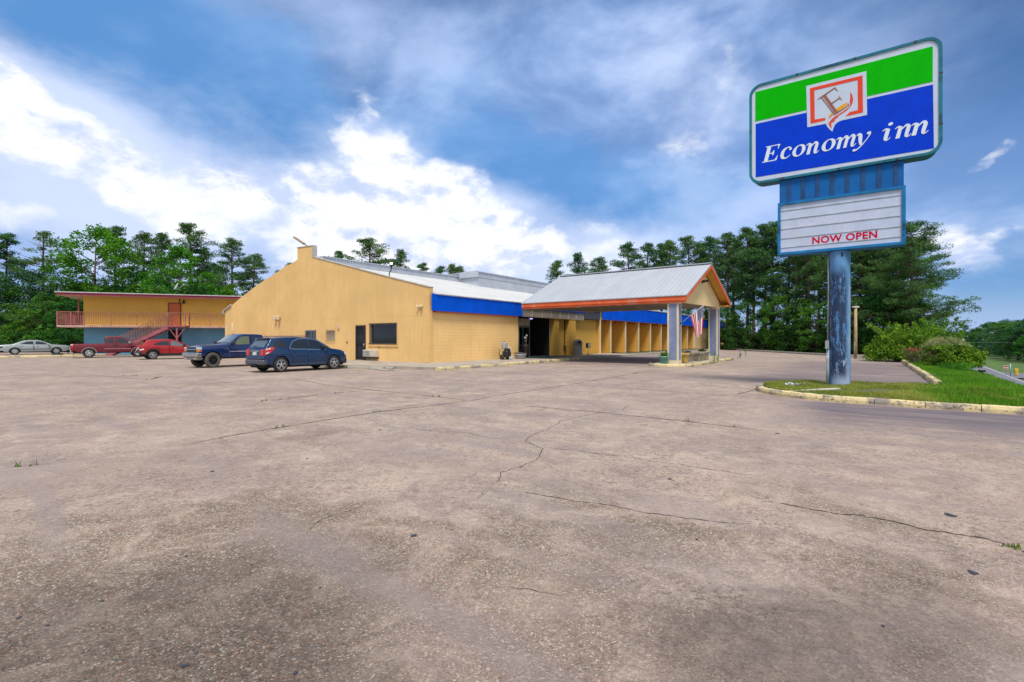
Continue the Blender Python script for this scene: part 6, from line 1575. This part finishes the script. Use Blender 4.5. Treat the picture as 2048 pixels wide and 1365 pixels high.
# ------------------------------------------------------------------ trees and shrubs
M_BARK = plain('pine_bark', (.11, .075, .055), .95, var=.35, scale=3, bump=.03, stretch=(1, 1, .25)); M_BARKG = plain('grey_bark', (.10, .085, .065), .95, var=.3, scale=3)
L_PINE = leaf_mat('pine_needles', (.014, .055, .020), (.105, .245, .060), .30); L_DEC = leaf_mat('broadleaf', (.014, .065, .010), (.10, .31, .026), .34); L_BRI = leaf_mat('bright_leaf', (.03, .12, .008), (.17, .43, .018), .35)
L_DARK = leaf_mat('shade_leaf', (.009, .042, .012), (.07, .225, .030), .3); L_TEAL = leaf_mat('blue_green_leaf', (.014, .06, .024), (.07, .20, .075), .3)
L_HEDGE = leaf_mat('hedge_leaf', (.02, .07, .008), (.13, .34, .02), .25); L_TAN = leaf_mat('pale_flower_stem', (.11, .17, .05), (.40, .40, .20), .25); L_SHRUB = leaf_mat('lime_shrub_leaf', (.022, .10, .008), (.19, .42, .025), .35)
def pine_meshes(seed, h=16, crown=.62, spread=2.4, dens=1.0, wide=False, bare_top=False):
    rg = random.Random(seed); tr = MB(); fo = MB()
    bx, by = rg.uniform(-.3, .3), rg.uniform(-.3, .3)
    def axis(z): q = z/h; return Vector((bx*math.sin(q*2.5), by*math.sin(q*2.1+.5)-by*math.sin(.5), z))
    tr.tube([axis(h*i/10) for i in range(11)], [.21*(1-.86*i/10)+.015 for i in range(11)], 8)
    z0 = h*(1-crown); n = int((62 if wide else 72)*dens)
    for i in range(n):
        q = (i + rg.random())/n; z = z0 + (h-z0)*q**.85
        if wide: L = spread*(1.05 - q*.72)*rg.uniform(.65, 1.1)
        else: L = spread*(math.sin(PI*min(1, (q**.8*.80+.17)))**.9)*rg.uniform(.35, 1.15)*(.55+.45*min(1, q*3))
        a = rg.uniform(0, 2*PI); up = rg.uniform(-.10, .22) + .35*q
        p = axis(z); d = Vector((math.cos(a), math.sin(a), up)); mid = p + d*L*.55 + Vector((0, 0, -.04*L)); e = p + d*L + Vector((0, 0, .08*L))
        if rg.random() < .8: tr.tube([p, mid, e], [.05, .03, .012], 4, cap=False)
        if bare_top and q > .55 and rg.random() < .72: continue
        k = 3 if L < 1.6 else 5
        for j in range(k):
            f = 1 - .62*j/k*rg.uniform(.6, 1.2); c = p + (e-p)*f + Vector((rg.gauss(0, .16*L*.4), rg.gauss(0, .16*L*.4), rg.uniform(.0, .18)))
            fo.cards(c, int(rg.uniform(20, 32)*(2.6 if wide else 1.25)), rg.uniform(.40, .70)*(1.35 if wide else 1), .27 if wide else .33, 4.2, rg, squash=.38 if wide else .55)
    for j in range(5): fo.cards(axis(h*(1.0-.022*j)), 12, .16+.07*j, .28, 4.2, rg)
    for j in range(3): # dead stubs
        a = rg.uniform(0, 6.28); z = z0*rg.uniform(.5, .98); p = axis(z); tr.tube([p, p+Vector((math.cos(a), math.sin(a), .1))*rg.uniform(.4, 1.0)], [.025, .01], 4, cap=False)
    return tr, fo
def broad_meshes(seed, h=12, w=4.0, base=.2, nb=46, leaf=.30, gap=.0):
    rg = random.Random(seed); tr = MB(); fo = MB()
    tr.tube([(0, 0, 0), (.08, .05, h*.3), (-.05, .1, h*.6), (.05, 0, h*.88)], [.2, .15, .10, .02], 8)
    for i in range(nb):
        q = rg.random()**.8; z = h*(base + (1-base)*q); u = (q-.42)/.58 if q > .42 else (q-.42)/.55
        prof = max(.12, math.sqrt(max(0, 1-u*u)))
        a = rg.uniform(0, 2*PI); r = w*prof*(.45+.55*math.sqrt(rg.random()))*rg.uniform(.75, 1.12)
        c = Vector((r*math.cos(a), r*math.sin(a), min(h, z + rg.uniform(-.3, .3))))
        s = Vector((0, 0, max(h*.12, z - r*.55)))
        if i % 2 == 0: tr.tube([s, (s+c)/2 + Vector((0, 0, .1)), c], [.06, .035, .01], 4, cap=False)
        fo.cards(c, int(rg.uniform(70, 120)), rg.uniform(.55, 1.05)*w/4*1.05, leaf, 1.7, rg, squash=.72)
    return tr, fo
PROTO = {}
def proto(kind):
    if kind in PROTO: return PROTO[kind]
    k, s = kind[:-1], int(kind[-1])
    if k == 'pine': t = pine_meshes(100+s, 16, (.73, .60, .76, .66, .56, .72)[s % 6], (2.5, 2.1, 2.7, 2.3, 2.5, 3.0)[s % 6]); hh = 16; lm_ = L_PINE; bk = M_BARK
    elif k == 'snag': t = pine_meshes(210+s, 16, .6, 2.9, 1, False, True); hh = 16; lm_ = L_PINE; bk = M_BARK
    elif k == 'wide': t = pine_meshes(300+s, 14, .88, 5.0, 1.8, True); hh = 14; lm_ = L_PINE; bk = M_BARK
    elif k == 'bright': t = broad_meshes(400+s, 13, 3.8, .22, 74, .27); hh = 13; lm_ = L_BRI; bk = M_BARKG
    elif k == 'dark': t = broad_meshes(500+s, 11, 3.8, .04, 60, .30); hh = 11; lm_ = L_DARK; bk = M_BARKG
    elif k == 'teal': t = broad_meshes(600+s, 11, 4.2, .05, 60, .30); hh = 11; lm_ = L_TEAL; bk = M_BARKG
    else: t = broad_meshes(700+s, 12, 3.8, .08, 66, .28); hh = 12; lm_ = L_DEC; bk = M_BARKG
    a = bpy.data.meshes.new('x'); PROTO[kind] = [t, hh, lm_, bk, None, None]; return PROTO[kind]
NAMES = {'pine': 'pine_tree', 'snag': 'pine_tree', 'wide': 'pine_tree', 'bright': 'broadleaf_tree', 'dark': 'broadleaf_tree', 'teal': 'broadleaf_tree', 'leaf': 'broadleaf_tree'}
def tree(kind, px, d, ytop, label, group, zb=-.15, wf=1.0, rot=None):
    P = proto(kind); q = bear(px, d, zb); H = (678-ytop)/980*d + 1.6 - zb; s = H/P[1]
    o = thing(NAMES[kind[:-1]], label, 'tree', q, rng.uniform(0, 6.28) if rot is None else rot, group)
    o.scale = (s*wf, s*wf, s)
    if P[4] is None:
        P[4] = P[0][0].build('trunk', P[3], o); P[5] = P[0][1].build('crown', P[2], o)
    else:
        for src in (P[4], P[5]): c = src.copy(); COL.objects.link(c); c.parent = o
    return o
ORD = ['first', 'second', 'third', 'fourth', 'fifth', 'sixth', 'seventh', 'eighth', 'ninth', 'tenth', 'eleventh', 'twelfth', 'thirteenth', 'fourteenth', 'fifteenth', 'sixteenth', 'seventeenth', 'eighteenth', 'nineteenth', 'twentieth', 'twenty-first', 'twenty-second', 'twenty-third', 'twenty-fourth', 'twenty-fifth', 'twenty-sixth', 'twenty-seventh', 'twenty-eighth']
# behind the two-storey block
lp_ = [('pine1', 15, 78, 472), ('snag0', 88, 72, 468), ('pine3', 235, 74, 458), ('pine0', 292, 78, 470), ('pine2', 322, 76, 470), ('pine5', 376, 73, 452), ('pine1', 408, 82, 500), ('pine0', 462, 71, 481), ('pine4', 512, 76, 513), ('pine3', 556, 84, 545), ('pine2', 430, 88, 530)]
lp_.sort(key=lambda a: a[1])
for i, a in enumerate(lp_):
    lab = 'broken-topped pine with bare limbs left of the bright green tree' if a[0] == 'snag0' else ORD[i] + ' pine from the left of those rising behind the two-storey block'
    tree(*a, lab, 'pines behind the two-storey block', wf=1.22)
ll = [('bright0', 192, 66, 455, 'bright green broadleaf tree rising highest above the two-storey block roof'), ('bright1', 360, 66, 498, 'bright green broadleaf tree between the tall pines over the orange door'), ('teal0', 62, 66, 548, 'blue-green broadleaf tree at the far left behind the silver saloon'),
      ('dark0', 125, 64, 560, 'dark broadleaf tree just left of the two-storey roof end'), ('leaf0', 285, 70, 548, 'dark broadleaf tree behind the roof between bright trees'), ('leaf1', 430, 72, 575, 'low broadleaf tree behind the roof under the rightmost tall pines'), ('dark1', 235, 68, 575, 'low dark broadleaf tree behind the roof under the tallest bright tree'),
      ('bright1', 468, 70, 572, 'small bright green tree just left of the gable slope'), ('dark2', 520, 76, 575, 'low dark tree touching the left gable slope'), ('dark1', 340, 74, 570, 'low dark broadleaf tree behind the satellite dish'), ('dark2', 395, 76, 572, 'low dark tree right of the satellite dish'), ('teal1', -25, 64, 552, 'blue-green tree cut by the left frame edge')]
for k, px, d, yt, lab in ll: tree(k, px, d, yt, lab, 'broadleaf trees behind the two-storey block')
us = [('dark1', 8, 60, 610, 'low dark tree at the left edge behind the silver saloon'), ('leaf1', 50, 59, 622, 'low green tree right behind the silver saloon roof'), ('dark0', 92, 60, 606, 'low dark tree behind the silver saloon windscreen'), ('leaf0', 122, 58, 625, 'low green tree behind the silver saloon bonnet'), ('dark2', 150, 60, 600, 'low dark tree under the walkway end of the two-storey block'), ('dark0', 25, 66, 575, 'dark middle-height tree behind the silver saloon boot'), ('teal1', 95, 68, 580, 'blue-green middle-height tree left of the two-storey block'), ('dark1', 160, 68, 575, 'dark tree framed by the end railing of the two-storey block'), ('dark2', -15, 60, 622, 'low dark tree beyond the red saloon'), ('dark1', 70, 63, 640, 'lowest dark tree between the low green ones behind the silver saloon')]
for k, px, d, yt, lab in us: tree(k, px, d, yt, lab, 'low trees left of the two-storey block', wf=1.25)
# seen over the main roof
mp_ = [('pine2', 678, 98, 505, 'small crown left of the big round one above the main roof'), ('pine5', 736, 92, 482, 'big round pine crown rising above the main roof'), ('pine0', 802, 96, 503, 'pine crown right of the big round one above the main roof'), ('pine1', 846, 112, 530, 'tiny pine tip above the ridge, left of the penthouse cluster'), ('pine3', 882, 112, 536, 'left tip of the small pine cluster by the roof penthouse'), ('pine2', 903, 112, 531, 'middle tip of the small pine cluster by the roof penthouse'), ('pine4', 918, 112, 537, 'right tip of the small pine cluster by the roof penthouse'), ('pine1', 580, 110, 530, 'pine tip peeping over the left gable slope')]
for k, px, d, yt, lab in mp_: tree(k, px, d, yt, lab, 'pines seen over the main roof', wf=1.5 if k == 'pine5' else 1.15)
# the row right of the canopy
rp = [('pine3', 1116, 96, 525), ('pine0', 1154, 94, 510), ('pine4', 1200, 100, 519), ('pine0', 1258, 84, 490), ('pine2', 1298, 84, 490), ('pine1', 1322, 86, 492), ('pine3', 1342, 84, 486), ('pine5', 1374, 82, 478), ('pine1', 1400, 86, 492), ('pine0', 1418, 80, 478), ('pine2', 1452, 74, 470), ('pine4', 1470, 80, 482), ('pine1', 1494, 70, 461), ('pine3', 1526, 68, 456), ('pine0', 1548, 66, 449),
      ('pine4', 1572, 70, 470), ('pine2', 1596, 64, 462), ('pine3', 1622, 60, 470), ('pine1', 1640, 66, 480), ('pine0', 1690, 60, 475), ('pine4', 1716, 56, 470), ('pine3', 1745, 56, 462), ('pine2', 1772, 54, 457), ('pine1', 1788, 58, 476), ('pine4', 1610, 74, 476), ('pine1', 1660, 70, 470), ('pine4', 1508, 80, 478), ('pine4', 1730, 66, 480)]
rp.sort(key=lambda a: a[1])
for i, a in enumerate(rp): tree(*a, ORD[i] + ' pine from the left in the row right of the main roof', 'pines in the row beyond the lot', zb=-.4, wf=1.18)
tree('wide0', 1822, 47, 456, 'broad dark pine with long level boughs at the right end of the row', 'pines in the row beyond the lot', zb=-.5, rot=1.0)
tree('wide1', 1790, 52, 500, 'second broad dark pine tucked left behind the level-boughed one', 'pines in the row beyond the lot', zb=-.5)
ur = [('leaf0', 1452, 72, 618, 'green understorey tree right of the far canopy column'), ('dark1', 1474, 70, 633, 'low dark understorey tree beside the pierced block wall'), ('dark0', 1500, 68, 603, 'dark understorey tree beyond the lot, left of the letter board'), ('dark2', 1528, 65, 618, 'low dark understorey tree under the letter board left corner'), ('leaf1', 1558, 63, 596, 'green understorey tree below the left end of the letter board'),
      ('dark0', 1584, 61, 623, 'low dark understorey tree, first left of the blue pole'), ('dark1', 1606, 60, 600, 'dark understorey tree, second left of the blue pole'), ('leaf0', 1634, 57, 610, 'green understorey tree close on the left of the blue pole'), ('dark2', 1664, 56, 603, 'dark understorey tree behind the blue pole'), ('dark1', 1690, 54, 608, 'dark understorey tree just right of the blue pole'), ('dark0', 1722, 52, 600, 'dark understorey tree behind the tan wooden post'), ('dark2', 1752, 50, 593, 'dark understorey tree between tan post and lime shrub'),
      ('dark1', 1784, 49, 590, 'dark understorey tree behind the lime shrub, left half'), ('dark0', 1820, 48, 596, 'dark understorey tree behind the lime shrub, right half'), ('dark2', 1540, 75, 638, 'lowest dark understorey tree far beyond the lot kerb'), ('teal0', 1850, 60, 610, 'blue-green tree behind the tan flowering shrub')]
for k, px, d, yt, lab in ur: tree(k, px, d, yt, lab, 'understorey trees beyond the lot', zb=-.5, wf=1.15)
# undergrowth along the edge of the wood
def bush_row(lst, group, zb):
    for k, px, d, yt, lab in lst: tree(k, px, d, yt, lab, group, zb=zb)
NAMES['bush'] = 'undergrowth_bush'
def bush_proto(s):
    mat = (L_DEC, L_DARK, L_BRI)[s]; PROTO['bush%d' % s] = [broad_meshes(800+s, 4, 3.4, .02, 60, .26), 4, mat, M_BARKG, None, None]
for s in range(3): bush_proto(s)
br = []
for i in range(22):
    px = 1446 + 17.2*i + rng.uniform(-5, 5); d = 74 - 27*(px-1446)/380 + rng.uniform(-1.5, 4); br.append(('bush%d' % (0, 1, 2, 0, 1)[i % 5], px, d, 664 + rng.uniform(-14, 16), ORD[i] + ' undergrowth bush from the left at the edge of the wood beyond the lot'))
bush_row(br, 'undergrowth beyond the lot', -.4)
br = [('bush%d' % (1, 0, 1)[i % 3], -4 + 24*i, 57 + rng.uniform(-1, 2.5), 664 + rng.uniform(-14, 12), ORD[i] + ' undergrowth bush from the left behind the silver saloon') for i in range(8)]
bush_row(br, 'undergrowth behind the silver saloon', -.1)
br = [('bush%d' % (0, 2, 1)[i % 3], 190 + 42*i, 67 + rng.uniform(-1, 3), 596 + rng.uniform(-16, 6), ORD[i] + ' bushy crown from the left just showing over the two-storey roof') for i in range(9)]
bush_row(br, 'bushy crowns behind the two-storey roof', -.1)
# woods across the highway
wr = []
k_ = ['leaf0', 'dark1', 'teal0', 'leaf1', 'teal1', 'dark2', 'dark0']
for i, (px, t, yt) in enumerate(((1962, -50, 662), (1978, -52, 650), (1992, -50, 655), (2004, -53, 648), (2016, -50, 656), (2028, -52, 646), (2040, -49, 652), (2052, -51, 644), (2064, -49, 650), (2078, -50, 640), (1984, -60, 646), (2020, -61, 642), (2050, -60, 640), (1952, -54, 660), (2094, -50, 640), (2035, -47, 676), (2008, -47.5, 680), (2060, -46.5, 672), (1980, -48, 682))):
    p = at_road(px, t); wr.append((k_[i % 7], px, p.y, yt))
wr.sort(key=lambda a: a[1])
for i, a in enumerate(wr): tree(*a, ORD[i] + ' tree from the left in the woods across the highway', 'woods across the highway', zb=ROAD_Z, wf=1.5)
tree('pine5', 1932, 190, 652, 'lone far pine crown in the gap above the highway', 'woods across the highway', zb=ROAD_Z, wf=1.6)
for i, (px, d, yt) in enumerate(((1892, 260, 664), (1908, 250, 668), (1922, 280, 664), (1944, 260, 667), (1956, 240, 664))): tree('teal%d' % (i % 2), px, d, yt, ORD[i] + ' of the hazy far trees closing the highway gap', 'far trees closing the highway', zb=ROAD_Z, wf=1.9)

# shrubs in the verge
def shrub(name, label, px, d, zb, w, h, mat, n, leaf, asp, shape='dome', seed=1, cat='shrub'):
    o = thing(name, label, cat, bear(px, d, zb), 0); rg = random.Random(seed); st = MB(); fo = MB()
    for i in range(n):
        a = rg.uniform(0, 2*PI); q = math.sqrt(rg.random())
        if shape == 'dome': z = h*(.12+.80*rg.random()*(1-.72*q*q)); c = Vector((w/2*q*math.cos(a), w/2*q*.8*math.sin(a), z)); rad = .38*h/2.5
        elif shape == 'hedge':
            u = rg.uniform(-1, 1); v = rg.uniform(-1, 1); zz = rg.random(); face = rg.random()
            if face < .45: zz = 1
            elif face < .8: v = -1
            sx = (1-.25*(zz > .85))
            c = Vector((w/2*u*sx, w/3*v*sx, h*(.08+.84*zz)*(1-.12*u*u))); rad = .12
        else: z = h*rg.uniform(.25, .95)*(1-.3*q*q); c = Vector((w/2*q*math.cos(a), w/2*q*math.sin(a), z)); rad = .22
        fo.cards(c, 46 if shape != 'hedge' else 26, rad*(1.15 if shape != 'hedge' else 1), leaf, asp, rg, squash=.8, droop=.5 if shape == 'arch' else 0)
        if i % 3 == 0: st.tube([(c.x*.12, c.y*.12, 0), (c.x*.5, c.y*.5, c.z*.6), tuple(c)], [.025, .018, .006], 4, cap=False)
    if shape == 'dome':
        for i in range(34):
            a = rg.uniform(0, 2*PI); e = Vector((w*.56*math.cos(a)*rg.uniform(.5, 1.05), w*.45*math.sin(a), h*rg.uniform(.55, 1.12))); b = Vector((e.x*.2, e.y*.2, .1)); st.tube([b, (b+e)/2+Vector((0, 0, h*.15)), e], [.02, .014, .004], 4, cap=False)
            for q in (.6, .75, .9, 1.0): fo.cards(b.lerp(e, q)+Vector((0, 0, h*.15*4*q*(1-q))), 12, .16, leaf*.9, asp, rg)
    st.build('stem', M_BARKG, o); fo.build('foliage', mat, o); return o
shrub('lime_shrub', 'big loose lime-green shrub at the end of the lot kerb', 1812, 34.5, -.05, 4.6, 2.6, L_SHRUB, 250, .19, 1.9, 'dome', 5)
shrub('lime_shrub', 'lime-green shrub behind, right of the biggest one under the broad pine', 1862, 40, -.1, 4.2, 3.1, L_SHRUB, 190, .20, 1.9, 'dome', 8)
shrub('flowering_shrub', 'pale tan arching shrub above the trimmed hedge', 1893, 29, .05, 2.3, 1.75, L_TAN, 170, .16, 5, 'arch', 6)
shrub('trimmed_hedge', 'low clipped dark green hedge bush at the edge of the lawn', 1899, 25.6, .08, 2.3, 1.2, L_HEDGE, 640, .10, 1.6, 'hedge', 7, 'hedge')
o = shrub('rose_bush', 'twiggy rose bush with pink blooms left of the trimmed hedge', 1834, 28, .08, 1.5, .95, leaf_mat('rose_leaf', (.05, .07, .02), (.14, .16, .05)), 16, .06, 1.8, 'dome', 9)
mb = MB(); rg = random.Random(4)
for i in range(16): mb.cards((rg.gauss(-.1, .18), rg.gauss(0, .2), rg.uniform(.72, 1.02)), 7, .06, .07, 1.3, rg)
mb.build('bloom', plain('pink_petals', (.50, .06, .10), .7), o)
shrub('low_grass_tuft', 'bright low green tuft at the foot of the trimmed hedge', 1910, 23.6, .08, 1.1, .32, L_SHRUB, 40, .08, 3, 'arch', 10, 'plant')
rw_ = thing('retaining_kerb', 'low grey concrete wall at the back of the lot beside the tan post', 'wall', bear(1745, 39, -.1), R(-30))
mb = MB(); mb.bbox(-1.7, 1.8, -.15, .15, 0, .42, .02); mb.build('block', M_KERBG, rw_)

# ------------------------------------------------------------------ grass and weeds (nobody could count them)
def blades(name, pts, mat, hmin, hmax, w, seed):
    rs = np.random.RandomState(seed); n = len(pts); P = np.array(pts, dtype=np.float64)
    a = rs.uniform(0, 2*np.pi, n); L = rs.uniform(hmin, hmax, n) * P[:, 3]; lean = rs.normal(0, .35, (n, 2)) * L[:, None]
    dx = np.cos(a)*w*.5; dy = np.sin(a)*w*.5
    V = np.zeros((n, 3, 3)); V[:, 0] = P[:, :3]; V[:, 0, 0] -= dx; V[:, 0, 1] -= dy; V[:, 1] = P[:, :3]; V[:, 1, 0] += dx; V[:, 1, 1] += dy
    V[:, 2] = P[:, :3]; V[:, 2, :2] += lean; V[:, 2, 2] += L
    me = bpy.data.meshes.new(name); me.vertices.add(n*3); me.vertices.foreach_set('co', V.reshape(-1)); me.loops.add(n*3); me.loops.foreach_set('vertex_index', np.arange(n*3)); me.polygons.add(n); me.polygons.foreach_set('loop_start', np.arange(0, n*3, 3)); me.polygons.foreach_set('loop_total', np.full(n, 3)); me.update(); me.validate()
    me.materials.append(mat); o = bpy.data.objects.new(name, me); COL.objects.link(o); return o
L_GRASS = leaf_mat('lawn_blade', (.06, .17, .010), (.21, .46, .018), .35); L_GRASSD = leaf_mat('dry_lawn_blade', (.13, .20, .02), (.42, .46, .10), .4)
rg = random.Random(11); G1 = []; G2 = []
from mathutils import noise as mn
while len(G1) < 90000:
    t = -22.3 - 7.2*rg.random(); s = -6.05 + 27*rg.random()**1.5
    if not in_verge(s, t): continue
    p = W(s, t, 0); q = mn.noise(p*.9)
    if t > -24.2 and rg.random() > (-t-22.3)/2.0 + q*.5: continue
    G1.append((p.x, p.y, z_verge(s, t)-.01, (1 + .6*q)*(1 if t > -24.4 else .5)))
while len(G2) < 42000:
    t = -24.6 + 6.0*rg.random(); s = -6.0 + 5.1*rg.random()
    if not in_verge(s, t): continue
    p = W(s, t, 0); q = mn.noise(p*1.3)
    if q < rg.uniform(-.35, .25): continue
    G2.append((p.x, p.y, z_verge(s, t)-.01, .8 + .7*q))
tag(blades('lawn_grass', G1, L_GRASS, .07, .19, .017, 1), 'bright green unmown lawn grass on the verge', 'grass', kind='stuff')
tag(blades('dry_grass', G2, L_GRASSD, .035, .115, .016, 2), 'thin dry patchy grass around the sign pole', 'grass', kind='stuff')
G3 = []
for p, k in WEED:
    if k == 0 or rg.random() < (.55 if k == 1 else .25): continue
    if mn.noise(Vector((p.x*.6, p.y*.6, 2.0))) < (.26 if k == 1 else -.1): continue
    for _ in range(7 if k == 1 else 9): G3.append((p.x+rg.gauss(0, .022), p.y+rg.gauss(0, .022), 0, rg.uniform(.4, 1.0)*(1 if k == 1 else .55)))
for s0, t0, s1, t1, n, sz in ((24.6, -2.0, 55, -.2, 1500, 2.2), (7.0, -13.2, 19, -13.1, 420, 1.4), (24.6, -2.95, 55, -2.9, 260, 1.5), (-3.2, -4.05, 12, -3.85, 120, .8), (14, -13.1, 24, -12.6, 160, 1.5)):
    for _ in range(n):
        q = rg.random(); s = s0+(s1-s0)*q; t = rg.uniform(t0, t1) if abs(t1-t0) > .5 else t0+(t1-t0)*q+rg.gauss(0, .05)
        p = W(s, t, 0)
        if mn.noise(p*.8) < .0: continue
        G3.append((p.x, p.y, .09 if (s0 == 24.6 and t0 == -2.0) else 0, rg.uniform(.5, 1.3)*sz))
tag(blades('weeds', G3, leaf_mat('weed_blade', (.04, .10, .012), (.16, .27, .03)), .04, .12, .017, 3), 'weeds growing in joints, kerbs and planting beds', 'weeds', kind='stuff')
for i, (s, t, h, lab) in enumerate(((12.6, -13.25, .75, 'tall weed at the canopy island kerb, left of the pair'), (13.8, -13.2, .55, 'bushier weed at the canopy island kerb, right of the pair'), (22.5, -12.9, .6, 'leafy weed on the paving right of the far canopy column'), (24.2, -13.0, .9, 'thin tall weed on the paving farthest right of the canopy'), (1.5, -18.0, .16, None))):
    if not lab: continue
    o = thing('weed', lab, 'weed', tuple(W(s, t, 0)), 0, 'tall weeds by the canopy'); rg2 = random.Random(60+i); mb = MB()
    mb.tube([(0, 0, 0), (.02, 0, h*.6), (0, .02, h)], [.012, .008, .003], 5)
    for q in range(9): mb.cards((0, 0, h*(.2+.09*q)), 6, .11, .10, 2.4, rg2)
    mb.build('foliage', L_SHRUB, o)
